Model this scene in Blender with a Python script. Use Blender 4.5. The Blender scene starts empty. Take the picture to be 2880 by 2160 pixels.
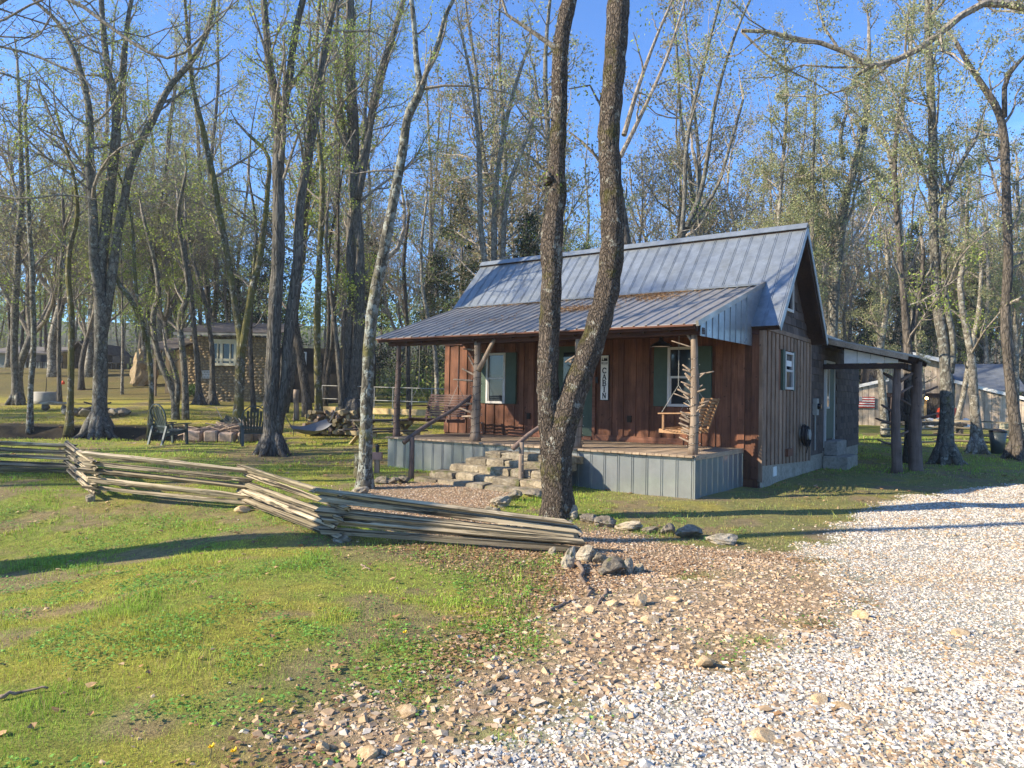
import bpy, bmesh, math, random
import numpy as np
from mathutils import Vector, Matrix, Euler
PI = math.pi
rng = np.random.default_rng(7)
random.seed(7)
scene = bpy.context.scene
COL = scene.collection

# ------------------------------------------------------------------ camera
EYE = 1.65
FPX, CX, CY = 2008.0, 1440.0, 1080.0           # focal length and centre of the 2880 x 2160 photograph
PITCH = math.atan(38 / FPX); ROLL = math.atan(.0169)
cam_d = bpy.data.cameras.new('camera'); cam_d.sensor_width = 36; cam_d.lens = 36 * FPX / 2880
cam_d.clip_end = 2000; cam_d.clip_start = .05
cam = bpy.data.objects.new('camera', cam_d); COL.objects.link(cam); scene.camera = cam
_W = Vector((0, math.cos(PITCH), math.sin(PITCH))); _r = Vector((1, 0, 0)); _u = _r.cross(_W)
_R = _r * math.cos(ROLL) + _u * math.sin(ROLL); _U = _u * math.cos(ROLL) - _r * math.sin(ROLL)
M = Matrix(((_R.x, _U.x, -_W.x, 0), (_R.y, _U.y, -_W.y, 0), (_R.z, _U.z, -_W.z, EYE), (0, 0, 0, 1)))
cam.matrix_world = M
# ------------------------------------------------------------------ light
SUN_EL = math.radians(28.5); SDX, SDY = -.966, -.259          # direction towards the sun
world = bpy.data.worlds.new('World'); scene.world = world; world.use_nodes = True
nt = world.node_tree; nt.nodes.clear()
out = nt.nodes.new('ShaderNodeOutputWorld'); bg = nt.nodes.new('ShaderNodeBackground')
sky = nt.nodes.new('ShaderNodeTexSky'); sky.sky_type = 'NISHITA'; sky.sun_disc = False
sky.sun_elevation = SUN_EL; sky.sun_rotation = math.atan2(SDX, SDY) % (2 * PI)
sky.air_density = 1.0; sky.dust_density = .1; sky.ozone_density = 3.5
bg.inputs['Strength'].default_value = .115
tcw = nt.nodes.new('ShaderNodeTexCoord'); mpw = nt.nodes.new('ShaderNodeMapping'); mpw.inputs['Scale'].default_value = (1.6, 1.6, 5)
nzw = nt.nodes.new('ShaderNodeTexNoise'); nzw.inputs['Scale'].default_value = 2.3; nzw.inputs['Detail'].default_value = 6
rpw = nt.nodes.new('ShaderNodeValToRGB'); rpw.color_ramp.elements[0].position = .62; rpw.color_ramp.elements[1].position = .82
mxw = nt.nodes.new('ShaderNodeMixRGB'); mxw.inputs[2].default_value = (6.2, 6.6, 7.4, 1)
mlw = nt.nodes.new('ShaderNodeMath'); mlw.operation = 'MULTIPLY'; mlw.inputs[1].default_value = .75
L = nt.links.new
L(tcw.outputs['Generated'], mpw.inputs[0]); L(mpw.outputs[0], nzw.inputs[0]); L(nzw.outputs[0], rpw.inputs[0])
L(rpw.outputs[0], mlw.inputs[0]); L(mlw.outputs[0], mxw.inputs[0]); L(sky.outputs[0], mxw.inputs[1])
tnw = nt.nodes.new('ShaderNodeMixRGB'); tnw.blend_type = 'MULTIPLY'; tnw.inputs[0].default_value = 1; tnw.inputs[2].default_value = (.64, .90, 1.24, 1); L(mxw.outputs[0], tnw.inputs[1]); L(tnw.outputs[0], bg.inputs[0]); L(bg.outputs[0], out.inputs[0])
sun_d = bpy.data.lights.new('sun', 'SUN'); sun_d.energy = 5.0; sun_d.angle = math.radians(.53); sun_d.color = (1, .885, .69)
sun = bpy.data.objects.new('sun', sun_d); COL.objects.link(sun)
_to = Vector((SDX * math.cos(SUN_EL), SDY * math.cos(SUN_EL), math.sin(SUN_EL)))
sun.rotation_euler = (-_to).to_track_quat('-Z', 'Y').to_euler(); sun.location = (-30, -10, 20)
scene.view_settings.view_transform = 'Standard'; scene.view_settings.look = 'None'
scene.view_settings.exposure = 1.12; scene.view_settings.gamma = 1; scene.view_settings.use_curve_mapping = False
scene.cycles.max_bounces = 6; scene.cycles.transparent_max_bounces = 6

# ------------------------------------------------------------------ terrain and picture rays
def sstep(t): t = np.clip(t, 0, 1); return t * t * (3 - 2 * t)
def vnoise(x, y, s, seed=0):
    x = np.asarray(x, float) / s + seed * 17.3; y = np.asarray(y, float) / s - seed * 9.1
    xi = np.floor(x); yi = np.floor(y); fx = sstep(x - xi); fy = sstep(y - yi)
    def h(a, b): v = np.sin(a * 127.1 + b * 311.7 + seed * 74.7) * 43758.5453; return v - np.floor(v)
    return (h(xi, yi) * (1 - fx) + h(xi + 1, yi) * fx) * (1 - fy) + (h(xi, yi + 1) * (1 - fx) + h(xi + 1, yi + 1) * fx) * fy
LP = np.array([(0, 0), (16, .05), (19.5, .18), (21.3, .2), (22.4, -.25), (23.6, -.2), (24.1, .4), (28, .75), (33, 1.1), (37, 1.5), (45, 3.0), (56, 3.2), (100, 5), (170, 16), (400, 40)])
MP = np.array([(0, 0), (16, .05), (19.5, .15), (24, .25), (28, .6), (33, 1.0), (39, 1.35), (50, 1.8), (60, 2.2), (100, 5), (170, 16), (400, 40)])
RP = np.array([(0, 0), (20, 0), (26, .2), (35, .5), (50, .8), (80, 2.2), (120, 6), (170, 14), (400, 40)])
def ground(x, y):
    x = np.asarray(x, float); y = np.asarray(y, float); yy = np.maximum(y, .5); r = x / yy
    l = np.interp(y, LP[:, 0], LP[:, 1]); m = np.interp(y, MP[:, 0], MP[:, 1]); R = np.interp(y, RP[:, 0], RP[:, 1])
    wl = sstep((-.40 - r) / .07); wl = np.where(y < 30, sstep((-.36 - r) / .06), wl); wr = sstep((r - .0) / .35)
    z = m * (1 - wl) * (1 - wr) + l * wl + R * wr * (1 - wl)
    z = z - .35 * sstep((-x - 2) / 4) * (1 - sstep((y - 8.2) / 3.2))
    return z + (vnoise(x, y, 1.7, 3) - .5) * .05 + (vnoise(x, y, .5, 5) - .5) * .025
def ray(px, py): return _W + _R * ((px - CX) / FPX) - _U * ((py - CY) / FPX)
def atY(px, py, Y): r = ray(px, py); t = Y / r.y; return Vector((r.x * t, Y, EYE + r.z * t))
def G(px, py):
    r = ray(px, py); ts = np.concatenate([np.arange(1, 30, .03), np.arange(30, 150, .2)])
    d = EYE + ts * r.z - ground(ts * r.x, ts * r.y); i = int(np.argmax(d < 0)); t = ts[i] if d[i] < 0 else 60
    return Vector((r.x * t, r.y * t, float(ground(r.x * t, r.y * t))))
# cabin frame: x along the front (to the right), y into the depth
OX, OY = 3.063, 11.899; CANG = math.atan2(-.578, .816)
CU = Vector((.816, -.578, 0)); CV = Vector((.578, .816, 0)); CO = Vector((OX, OY, 0))
def hitV(px, py, v0): r = ray(px, py); C = Vector((0, 0, EYE)); t = (v0 - CV.dot(C - CO)) / CV.dot(r); p = C + r * t; q = p - CO; return Vector((q.dot(CU), q.dot(CV), p.z))

# ------------------------------------------------------------------ mesh helpers
class MB:
    def __init__(s): s.v = []; s.f = []; s.c = []; s.n = 0
    def add(s, v, f, c=None):
        v = np.asarray(v, float).reshape(-1, 3); s.v.append(v); s.f.append((np.asarray(f, int) + s.n)); s.n += len(v)
        s.c.append(np.tile(np.asarray(c if c is not None else (1, 1, 1), float), (len(v), 1)) if c is None or np.ndim(c) == 1 else np.asarray(c, float))
    def box(s, lo, hi, c=None):
        x0, y0, z0 = lo; x1, y1, z1 = hi
        s.add([(x0,y0,z0),(x1,y0,z0),(x1,y1,z0),(x0,y1,z0),(x0,y0,z1),(x1,y0,z1),(x1,y1,z1),(x0,y1,z1)], BOXF, c)
    def bar(s, a, b, w, h, up=(0, 0, 1), c=None):      # box from a to b
        a = Vector(a); b = Vector(b); d = (b - a).normalized(); u = Vector(up); sd = d.cross(u)
        if sd.length < 1e-4: sd = d.cross(Vector((0, 1, 0)))
        sd.normalize(); u = sd.cross(d); vs = []
        for p in (a, b):
            for i, j in ((-1, -1), (1, -1), (1, 1), (-1, 1)): vs.append(tuple(p + sd * (i * w / 2) + u * (j * h / 2)))
        s.add(vs, [(3,2,1,0),(4,5,6,7),(0,1,5,4),(1,2,6,5),(2,3,7,6),(3,0,4,7)], c)
    def tube(s, P, R, n=6, c=None, lump=0.0, cap=True):
        P = np.asarray(P, float); R = np.asarray(R, float); k = len(P)
        T = np.gradient(P, axis=0); T /= np.linalg.norm(T, axis=1)[:, None] + 1e-9
        ref = np.array([.31, .95, .05]) if abs(T[0][2]) > .6 else np.array([0, 0, 1.])
        A = np.cross(T, ref); A /= np.linalg.norm(A, axis=1)[:, None] + 1e-9; B = np.cross(T, A)
        th = np.arange(n) * 2 * PI / n; rr = R[:, None] * np.ones((1, n))
        if lump: rr = rr * (1 + lump * rng.uniform(-1, 1, (k, n)))
        V = P[:, None, :] + rr[..., None] * (np.cos(th)[None, :, None] * A[:, None, :] + np.sin(th)[None, :, None] * B[:, None, :])
        i = np.arange(k - 1)[:, None] * n; j = np.arange(n)[None, :]; j2 = (j + 1) % n
        F = np.stack([i + j, i + j2, i + n + j2, i + n + j], -1).reshape(-1, 4)
        V = V.reshape(-1, 3)
        if cap:
            V = np.vstack([V, P[-1:], P[:1]]); e = k * n; jj = np.arange(n); j2 = (jj + 1) % n; b = (k - 1) * n
            F = np.vstack([F, np.stack([b + jj, b + j2, np.full(n, e), np.full(n, e)], -1), np.stack([j2, jj, np.full(n, e + 1), np.full(n, e + 1)], -1)])
        s.add(V, F, c)
    def mesh(s, name, mat=None, smooth=False):
        v = np.vstack(s.v); me = bpy.data.meshes.new(name)
        polys = []
        fl = np.concatenate([f if f.shape[1] == 4 else np.hstack([f, f[:, 2:3]]) for f in s.f])
        tri = fl[:, 2] == fl[:, 3]
        tot = np.where(tri, 3, 4); st = np.concatenate([[0], np.cumsum(tot)[:-1]])
        mask = np.ones(fl.shape, bool); mask[tri, 3] = False
        idx = fl[mask]
        me.vertices.add(len(v)); me.vertices.foreach_set('co', v.ravel().astype(np.float32))
        me.loops.add(len(idx)); me.loops.foreach_set('vertex_index', idx.astype(np.int32))
        me.polygons.add(len(fl)); me.polygons.foreach_set('loop_start', st.astype(np.int32)); me.polygons.foreach_set('loop_total', tot.astype(np.int32))
        me.polygons.foreach_set('use_smooth', np.full(len(fl), bool(smooth)))
        me.update(calc_edges=True)
        c = np.vstack(s.c)
        if c.min() < 1 or c.max() > 1:
            a = me.color_attributes.new('col', 'FLOAT_COLOR', 'POINT'); a.data.foreach_set('color', np.hstack([c, np.ones((len(c), 1))]).ravel().astype(np.float32))
        if mat: me.materials.append(mat)
        return me
    def build(s, name, mat, parent=None, smooth=False, loc=None):
        o = bpy.data.objects.new(name, s.mesh(name, mat, smooth)); COL.objects.link(o)
        if parent: o.parent = parent
        if loc is not None: o.location = loc
        return o
BOXF = [(3,2,1,0),(4,5,6,7),(0,1,5,4),(1,2,6,5),(2,3,7,6),(3,0,4,7)]
def tag(o, label=None, cat=None, group=None, kind=None):
    if label: o['label'] = label
    if cat: o['category'] = cat
    if group: o['group'] = group
    if kind: o['kind'] = kind
    return o
def thing(name, loc, label, cat, group=None, rz=0):
    o = bpy.data.objects.new(name, None); COL.objects.link(o); o.location = loc; o.rotation_euler = (0, 0, rz); o.empty_display_size = .2
    return tag(o, label, cat, group)
_bx = {}
def plank_mesh(sx, sy, sz, mat, ch=.004):
    k = (round(sx, 3), round(sy, 3), round(sz, 3), mat.name)
    if k in _bx: return _bx[k]
    bm = bmesh.new(); bmesh.ops.create_cube(bm, size=1); bmesh.ops.scale(bm, vec=(sx, sy, sz), verts=bm.verts)
    if ch and min(sx, sy, sz) > 2.2 * ch: bmesh.ops.bevel(bm, geom=bm.edges[:], offset=ch, segments=1, affect='EDGES')
    me = bpy.data.meshes.new('plank'); bm.to_mesh(me); bm.free(); me.materials.append(mat); _bx[k] = me; return me
def piece(name, lo, hi, mat, parent, ch=.004, rot=None):
    sx, sy, sz = [hi[i] - lo[i] for i in range(3)]
    o = bpy.data.objects.new(name, plank_mesh(sx, sy, sz, mat, ch)); COL.objects.link(o); o.parent = parent
    o.location = [(hi[i] + lo[i]) / 2 for i in range(3)]
    if rot: o.rotation_euler = rot
    return o
def share(name, me, parent, loc=(0, 0, 0), rot=(0, 0, 0), sc=(1, 1, 1)):
    o = bpy.data.objects.new(name, me); COL.objects.link(o); o.parent = parent; o.location = loc; o.rotation_euler = rot; o.scale = sc; return o
def kids(o): return [c for c in bpy.data.objects if c.parent == o]
def copy_tree(o, parent=None, deep=True):
    c = o.copy(); COL.objects.link(c); c.parent = parent
    for ch in KID.get(o.name, []): copy_tree(ch, c)
    return c
KID = {}
def remember(o):
    KID.clear()
    for c in bpy.data.objects:
        if c.parent: KID.setdefault(c.parent.name, []).append(c)
def rock_mesh(seed, sub=2, rough=.28, flat=.7, mat=None):
    r = np.random.default_rng(seed); bm = bmesh.new(); bmesh.ops.create_icosphere(bm, subdivisions=sub, radius=1)
    pl = [(Vector(r.normal(size=3)).normalized(), r.uniform(.5, .85)) for _ in range(9)]
    for v in bm.verts:
        p = v.co.copy(); 
        for n, d in pl:
            k = p.dot(n)
            if k > d: p -= n * (k - d)
        q = p * 3.1 + Vector((seed, seed * .7, 0)); from mathutils import noise as NZ
        p += p.normalized() * (NZ.noise(q) * rough * .6 + NZ.noise(q * 2.3) * rough * .35)
        v.co = (p.x, p.y * .85, p.z * flat)
    me = bpy.data.meshes.new('stone'); bm.to_mesh(me); bm.free()
    if mat: me.materials.append(mat)
    return me

# ------------------------------------------------------------------ materials
def newmat(name):
    m = bpy.data.materials.new(name); m.use_nodes = True; t = m.node_tree; b = t.nodes['Principled BSDF']; b.inputs['Roughness'].default_value = .8
    b.inputs['Specular IOR Level'].default_value = .25
    return m, t, b
def N(t, ty, **kw):
    n = t.nodes.new(ty)
    for k, v in kw.items():
        if k in n.inputs: n.inputs[k].default_value = v
        else: setattr(n, k, v)
    return n
def ramp(t, src, stops):
    r = t.nodes.new('ShaderNodeValToRGB'); e = r.color_ramp.elements
    while len(e) < len(stops): e.new(.5)
    for i, (p, c) in enumerate(stops): e[i].position = p; e[i].color = (*c, 1) if len(c) == 3 else c
    t.links.new(src, r.inputs[0]); return r.outputs[0]
def mul(t, a, b, fac=1.0, mode='MULTIPLY'):
    m = t.nodes.new('ShaderNodeMixRGB'); m.blend_type = mode; m.inputs[0].default_value = fac
    t.links.new(a, m.inputs[1]); t.links.new(b, m.inputs[2]); return m.outputs[0]
def g3(v): return (v, v, v)
def coords(t, space='Object', sc=(1, 1, 1), rnd=True):
    tc = t.nodes.new('ShaderNodeTexCoord'); mp = t.nodes.new('ShaderNodeMapping'); mp.inputs['Scale'].default_value = sc
    src = tc.outputs['Object'] if space == 'Object' else t.nodes.new('ShaderNodeNewGeometry').outputs['Position']
    if rnd:
        oi = t.nodes.new('ShaderNodeObjectInfo'); vm = t.nodes.new('ShaderNodeVectorMath'); vm.operation = 'MULTIPLY_ADD'
        cx = t.nodes.new('ShaderNodeCombineXYZ')
        for i in range(3): t.links.new(oi.outputs['Random'], cx.inputs[i])
        vm.inputs[1].default_value = (31, 57, 43); t.links.new(cx.outputs[0], vm.inputs[0]); t.links.new(src, vm.inputs[2]); src = vm.outputs[0]
    t.links.new(src, mp.inputs[0]); return mp.outputs[0]
def bump(t, b, h, s=.4, d=.01):
    n = t.nodes.new('ShaderNodeBump'); n.inputs['Strength'].default_value = s; n.inputs['Distance'].default_value = d
    t.links.new(h, n.inputs['Height']); t.links.new(n.outputs[0], b.inputs['Normal'])
def noise(t, vec, scale, detail=5, rough=.6, dist=0):
    n = t.nodes.new('ShaderNodeTexNoise'); n.inputs['Scale'].default_value = scale; n.inputs['Detail'].default_value = detail; n.inputs['Roughness'].default_value = rough; n.inputs['Distortion'].default_value = dist
    t.links.new(vec, n.inputs['Vector']); return n.outputs[0]
def wood(name, c0, c1, axis=2, rough=.8, var=.25, grain=26, space='Object', stain=None, crack=0):
    m, t, b = newmat(name); sc = [1, 1, 1]; sc[axis] = .06
    v = coords(t, space, tuple(sc)); n1 = noise(t, v, grain, 6, .65, .6); col = ramp(t, n1, [(.3, c0), (.7, c1)])
    v2 = coords(t, space); n2 = noise(t, v2, 2.2, 3); col = mul(t, col, ramp(t, n2, [(.3, g3(.68)), (.7, g3(1.15))]))
    n3 = noise(t, v2, 14, 2, .5); col = mul(t, col, ramp(t, n3, [(.27, g3(.35)), (.34, g3(1))]), .8)
    oi = t.nodes.new('ShaderNodeObjectInfo'); col = mul(t, col, ramp(t, oi.outputs['Random'], [(0, g3(1 - var)), (.5, g3(1)), (1, g3(1 + var))]))
    if crack:
        s2 = [1, 1, 1]; s2[axis] = .045; vc = coords(t, space, tuple(s2)); nc = noise(t, vc, crack, 3, .5, 1.2); rc_ = ramp(t, nc, [(.40, g3(.10)), (.49, g3(1))]); col = mul(t, col, rc_)
    if stain:
        n4 = noise(t, v2, 1.1, 5); mx = t.nodes.new('ShaderNodeMixRGB'); mx.inputs[2].default_value = (*stain, 1)
        t.links.new(ramp(t, n4, [(.5, g3(0)), (.68, g3(.8))]), mx.inputs[0]); t.links.new(col, mx.inputs[1]); col = mx.outputs[0]
    t.links.new(col, b.inputs['Base Color']); b.inputs['Roughness'].default_value = rough; bump(t, b, rc_ if crack else n1, .9 if crack else .5, .02 if crack else .004); return m
def plain(name, c, rough=.6, metal=0, var=.12, scale=6, bs=.15, spec=None):
    m, t, b = newmat(name); v = coords(t); n = noise(t, v, scale, 5)
    cc = ramp(t, n, [(.3, tuple(x * (1 - var) for x in c)), (.7, tuple(min(1, x * (1 + var)) for x in c))])
    t.links.new(cc, b.inputs['Base Color']); b.inputs['Roughness'].default_value = rough; b.inputs['Metallic'].default_value = metal
    if spec is not None: b.inputs['Specular IOR Level'].default_value = spec
    bump(t, b, noise(t, v, scale * 6, 3), bs, .004); return m
def stone(name, cols, scale=4, bs=.8, moss=0.0, rnd=True):
    m, t, b = newmat(name); v = coords(t, rnd=rnd); n = noise(t, v, scale, 8, .65)
    k = len(cols); col = ramp(t, n, [(.28 + .44 * i / (k - 1), c) for i, c in enumerate(cols)])
    n2 = noise(t, v, scale * 5, 5, .7); col = mul(t, col, ramp(t, n2, [(.3, g3(.55)), (.55, g3(1.1))]), .9)
    oi = t.nodes.new('ShaderNodeObjectInfo'); col = mul(t, col, ramp(t, oi.outputs['Random'], [(0, (.72, .70, .66)), (.5, (1, 1, 1)), (1, (1.18, 1.12, 1.0))]))
    if moss:
        n3 = noise(t, v, scale * .8, 6, .7); mx = t.nodes.new('ShaderNodeMixRGB'); mx.inputs[2].default_value = (.10, .105, .03, 1)
        t.links.new(ramp(t, n3, [(.62 - .2 * moss, g3(0)), (.72 - .2 * moss, g3(.85))]), mx.inputs[0]); t.links.new(col, mx.inputs[1]); col = mx.outputs[0]
    t.links.new(col, b.inputs['Base Color']); b.inputs['Roughness'].default_value = .9; bump(t, b, n2, bs, .02); return m
def bark(name, c0, c1, lichen=(.42, .44, .38), la=.3, moss=0.0, furrow=9, bs=1.0, zs=.22, cd=.4):
    c0, c1, lichen = [tuple(x * (.98 if 'twig' in name else .86 if 'ridged' in name else .72) for x in q) for q in (c0, c1, lichen)]
    m, t, b = newmat(name); v = coords(t, sc=(1, 1, zs)); n = noise(t, v, furrow * 2.2, 6, .62, .9)
    vo = t.nodes.new('ShaderNodeTexVoronoi'); vo.feature = 'DISTANCE_TO_EDGE'; vo.inputs['Scale'].default_value = furrow; 
    dn = t.nodes.new('ShaderNodeVectorMath'); dn.operation = 'MULTIPLY_ADD'; dn.inputs[1].default_value = (.12, .12, .12)
    ns = t.nodes.new('ShaderNodeTexNoise'); ns.inputs['Scale'].default_value = 9; t.links.new(v, ns.inputs[0]); t.links.new(ns.outputs['Color'], dn.inputs[0]); t.links.new(v, dn.inputs[2]); t.links.new(dn.outputs[0], vo.inputs['Vector'])
    hgt = t.nodes.new('ShaderNodeMath'); hgt.operation = 'MULTIPLY_ADD'; hgt.inputs[1].default_value = .7
    crack = ramp(t, vo.outputs[0], [(0, g3(0)), (.16, g3(1))]); t.links.new(crack, hgt.inputs[0]); t.links.new(n, hgt.inputs[2])
    col = ramp(t, n, [(.3, c0), (.68, c1)]); col = mul(t, col, ramp(t, vo.outputs[0], [(0, g3(cd)), (.13, g3(1))]))
    v2 = coords(t); big = noise(t, v2, 1.3, 4); col = mul(t, col, ramp(t, big, [(.35, g3(.78)), (.65, g3(1.15))]))
    n3 = noise(t, v2, 7.5, 7, .72); mx = t.nodes.new('ShaderNodeMixRGB'); mx.inputs[2].default_value = (*lichen, 1)
    t.links.new(ramp(t, n3, [(.68 - la * .35, g3(0)), (.72 - la * .35, g3(.85))]), mx.inputs[0]); t.links.new(col, mx.inputs[1]); col = mx.outputs[0]
    if moss:
        n4 = noise(t, v2, 2.1, 7, .7); mm = t.nodes.new('ShaderNodeMixRGB'); mm.inputs[2].default_value = (.115, .105, .025, 1)
        t.links.new(ramp(t, n4, [(.66 - .3 * moss, g3(0)), (.76 - .3 * moss, g3(.8))]), mm.inputs[0]); t.links.new(col, mm.inputs[1]); col = mm.outputs[0]
    t.links.new(col, b.inputs['Base Color']); b.inputs['Roughness'].default_value = .92; bump(t, b, hgt.outputs[0], bs, .03); return m
def attrmat(name, rough=.85, trans=0.0, scale=40, var=.2):
    m, t, b = newmat(name); a = t.nodes.new('ShaderNodeAttribute'); a.attribute_name = 'col'
    v = coords(t, 'World', rnd=False); n = noise(t, v, scale, 3); col = mul(t, a.outputs['Color'], ramp(t, n, [(.3, g3(1 - var)), (.7, g3(1 + var))]))
    t.links.new(col, b.inputs['Base Color']); b.inputs['Roughness'].default_value = rough
    if trans:
        tr = t.nodes.new('ShaderNodeBsdfTranslucent'); t.links.new(col, tr.inputs[0]); ms = t.nodes.new('ShaderNodeMixShader'); ms.inputs[0].default_value = trans
        t.links.new(b.outputs[0], ms.inputs[1]); t.links.new(tr.outputs[0], ms.inputs[2]); t.links.new(ms.outputs[0], t.nodes['Material Output'].inputs[0])
    return m
M_cedar = wood('red_cedar_siding', (.095, .038, .022), (.205, .088, .049), 2, .75, .28)
M_cedar_grey = wood('weathered_cedar_siding', (.19, .12, .082), (.34, .235, .16), 2, .85, .18)
M_cedar_h = wood('red_cedar_horizontal', (.11, .045, .028), (.21, .095, .058), 0, .75, .2)
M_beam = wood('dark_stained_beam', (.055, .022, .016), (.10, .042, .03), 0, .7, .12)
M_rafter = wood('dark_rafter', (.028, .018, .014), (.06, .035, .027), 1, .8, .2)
M_deck = wood('weathered_deck', (.24, .17, .115), (.42, .32, .22), 1, .85, .2)
M_rail = wood('split_rail_wood', (.21, .16, .10), (.60, .50, .34), 0, .9, .3, 34, stain=(.16, .14, .085), crack=26)
M_log = wood('peeled_log', (.17, .12, .085), (.37, .29, .22), 2, .85, .1, 18)
M_log_dark = wood('dark_peeled_log', (.11, .075, .06), (.22, .155, .125), 2, .85, .1, 18)
M_swing = wood('swing_oak', (.26, .14, .07), (.42, .25, .13), 0, .7, .15)
M_swing_dk = wood('swing_dark', (.10, .055, .045), (.19, .11, .085), 0, .7, .15)
M_table = wood('table_wood', (.24, .18, .09), (.44, .35, .20), 0, .85, .15)
M_table_dk = wood('table_top_weathered', (.07, .06, .05), (.14, .125, .105), 0, .85, .15)
M_barn = wood('barn_plank', (.36, .27, .19), (.66, .54, .41), 2, .9, .2, 14)
M_fresh = wood('new_lumber', (.42, .29, .13), (.58, .43, .22), 0, .8, .1)
M_stick = wood('stick', (.17, .115, .08), (.36, .27, .2), 0, .9, .3, 30)
M_roof = None
def metal(name, c, rough, met, streak, axis):
    m, t, b = newmat(name); sc = [1, 1, 1]; sc[axis] = .12; v = coords(t, 'Object', tuple(sc)); n = noise(t, v, 5, 6, .65)
    col = ramp(t, n, [(.3, tuple(x * (1 - streak) for x in c)), (.7, tuple(x * (1 + streak) for x in c))])
    v2 = coords(t); n2 = noise(t, v2, 2.4, 6, .7); col = mul(t, col, ramp(t, n2, [(.3, (.78, .77, .74)), (.6, (1, 1, 1))]))
    t.links.new(col, b.inputs['Base Color']); b.inputs['Metallic'].default_value = met
    t.links.new(ramp(t, n2, [(.3, g3(rough + .15)), (.7, g3(rough - .05))]), b.inputs['Roughness']); bump(t, b, n2, .12, .01); return m
M_roof = metal('galvanised_roof', (.27, .30, .33), .32, .5, .2, 1)
M_roof2 = metal('corrugated_roof', (.33, .31, .29), .35, .5, .24, 1)
M_skirt = metal('galvanised_skirt', (.43, .455, .465), .1, .62, .1, 2)
M_barnroof = metal('barn_roof', (.20, .22, .25), .5, .4, .1, 1)
M_shingle = wood('brown_shingle', (.055, .04, .034), (.13, .10, .085), 2, .9, .3, 30)
M_green = plain('dark_green_paint', (.055, .085, .062), .6, 0, .12)
M_white = plain('off_white_trim', (.52, .50, .47), .55, 0, .1)
M_white2 = plain('white_paint_and_lit_metal', (.72, .70, .66), .55, 0, .08)
M_cream = plain('cream_frame', (.62, .56, .40), .6, 0, .08)
M_black = plain('black_metal', (.02, .02, .022), .45, 0, .2)
M_dark = plain('dark_cover_and_wall_shade', (.03, .025, .02), .9, 0, .3)  # black of the outlet covers, and shade painted onto the house side wall
M_conc = stone('concrete', [(.20, .18, .155), (.33, .305, .27)], 2.2, .35)
M_lime = stone('limestone_step', [(.11, .09, .065), (.26, .22, .16), (.40, .35, .265)], 3.6, 1.2, .3)
M_rock = stone('field_stone', [(.17, .14, .10), (.36, .31, .235), (.52, .47, .37)], 1.6, .9, .35)
M_rockd = stone('dark_field_stone', [(.12, .10, .075), (.23, .195, .15), (.32, .285, .225)], 1.6, .9, .35)
M_tan = stone('tan_rubble', [(.36, .23, .12), (.52, .37, .21), (.66, .52, .35)], 1.2, .5)
M_cobble = stone('brown_cobble', [(.22, .155, .09), (.33, .25, .15), (.42, .34, .22)], 1.8, .7)
M_chair = plain('green_grey_plastic', (.045, .062, .062), .45, 0, .1, 3, .05, .5)
M_chair2 = plain('pale_grey_plastic', (.34, .36, .38), .45, 0, .1, 3, .05, .5)
M_rope = plain('grey_hammock_net', (.2, .2, .2), .95, 0, .2, 40, .5)
M_red = plain('red_paint', (.42, .035, .03), .6, 0, .15)
M_blue = plain('blue_paint', (.03, .07, .17), .6, 0, .15)
M_orange = plain('orange_plastic', (.75, .09, .03), .5, 0, .08)
M_slate = stone('slate_roof_brown', [(.075, .065, .06), (.16, .14, .125)], 3, .5)
M_pot = plain('grey_stone_pot', (.3, .29, .26), .8, 0, .15)
M_grout = plain('brown_mortar', (.21, .16, .10), .95, 0, .2, 8, .6)
def glassmat(name, c=(.012, .017, .024)):
    m, t, b = newmat(name); b.inputs['Base Color'].default_value = (*c, 1); b.inputs['Roughness'].default_value = .06; b.inputs['Specular IOR Level'].default_value = .6
    v = coords(t); bump(t, b, noise(t, v, 1.6, 2), .06, .05); return m
M_glass = glassmat('window_glass')
M_bark_main = bark('ridged_bark', (.085, .065, .05), (.30, .235, .18), (.50, .48, .40), .30, .42, 32, 1.3, .34, .42)
M_bark_oak = bark('furrowed_oak_bark', (.105, .092, .075), (.30, .27, .225), (.38, .37, .31), .2, .15, 15, .9, .16)
M_bark_grey = bark('grey_bark', (.145, .13, .105), (.26, .24, .195), (.36, .37, .32), .34, .22, 7, .5, .5)
M_bark_lichen = bark('lichen_bark', (.12, .105, .08), (.24, .22, .17), (.40, .42, .37), .50, .35, 9, .6, .5)
M_bark_moss = bark('mossy_bark', (.12, .10, .065), (.26, .22, .14), (.5, .5, .42), .4, .75, 9, .6, .4)
M_bark_pale = bark('pale_bark', (.21, .18, .14), (.38, .34, .27), (.52, .5, .43), .4, .1, 5, .4, .7)
M_bark_dark = bark('dark_bark', (.09, .075, .06), (.22, .185, .15), (.28, .28, .25), .2, .1, 9, .7, .3)
M_twig = bark('twig_bark', (.19, .155, .12), (.38, .33, .265), (.4, .4, .36), .2, 0, 12, .2, .5)
M_twig_pale = bark('pale_twig_bark', (.30, .25, .20), (.50, .43, .35), (.5, .5, .45), .2, 0, 12, .2, .5)
M_leaf = attrmat('spring_leaf', .6, .45)
M_needle = attrmat('cedar_foliage', .8, .2)
M_grass = attrmat('grass_blade', .65, .3)
M_gravelstone = attrmat('gravel_stone', .85, 0, 60, .12)
M_dry = attrmat('dry_leaf', .8, .2)
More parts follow.
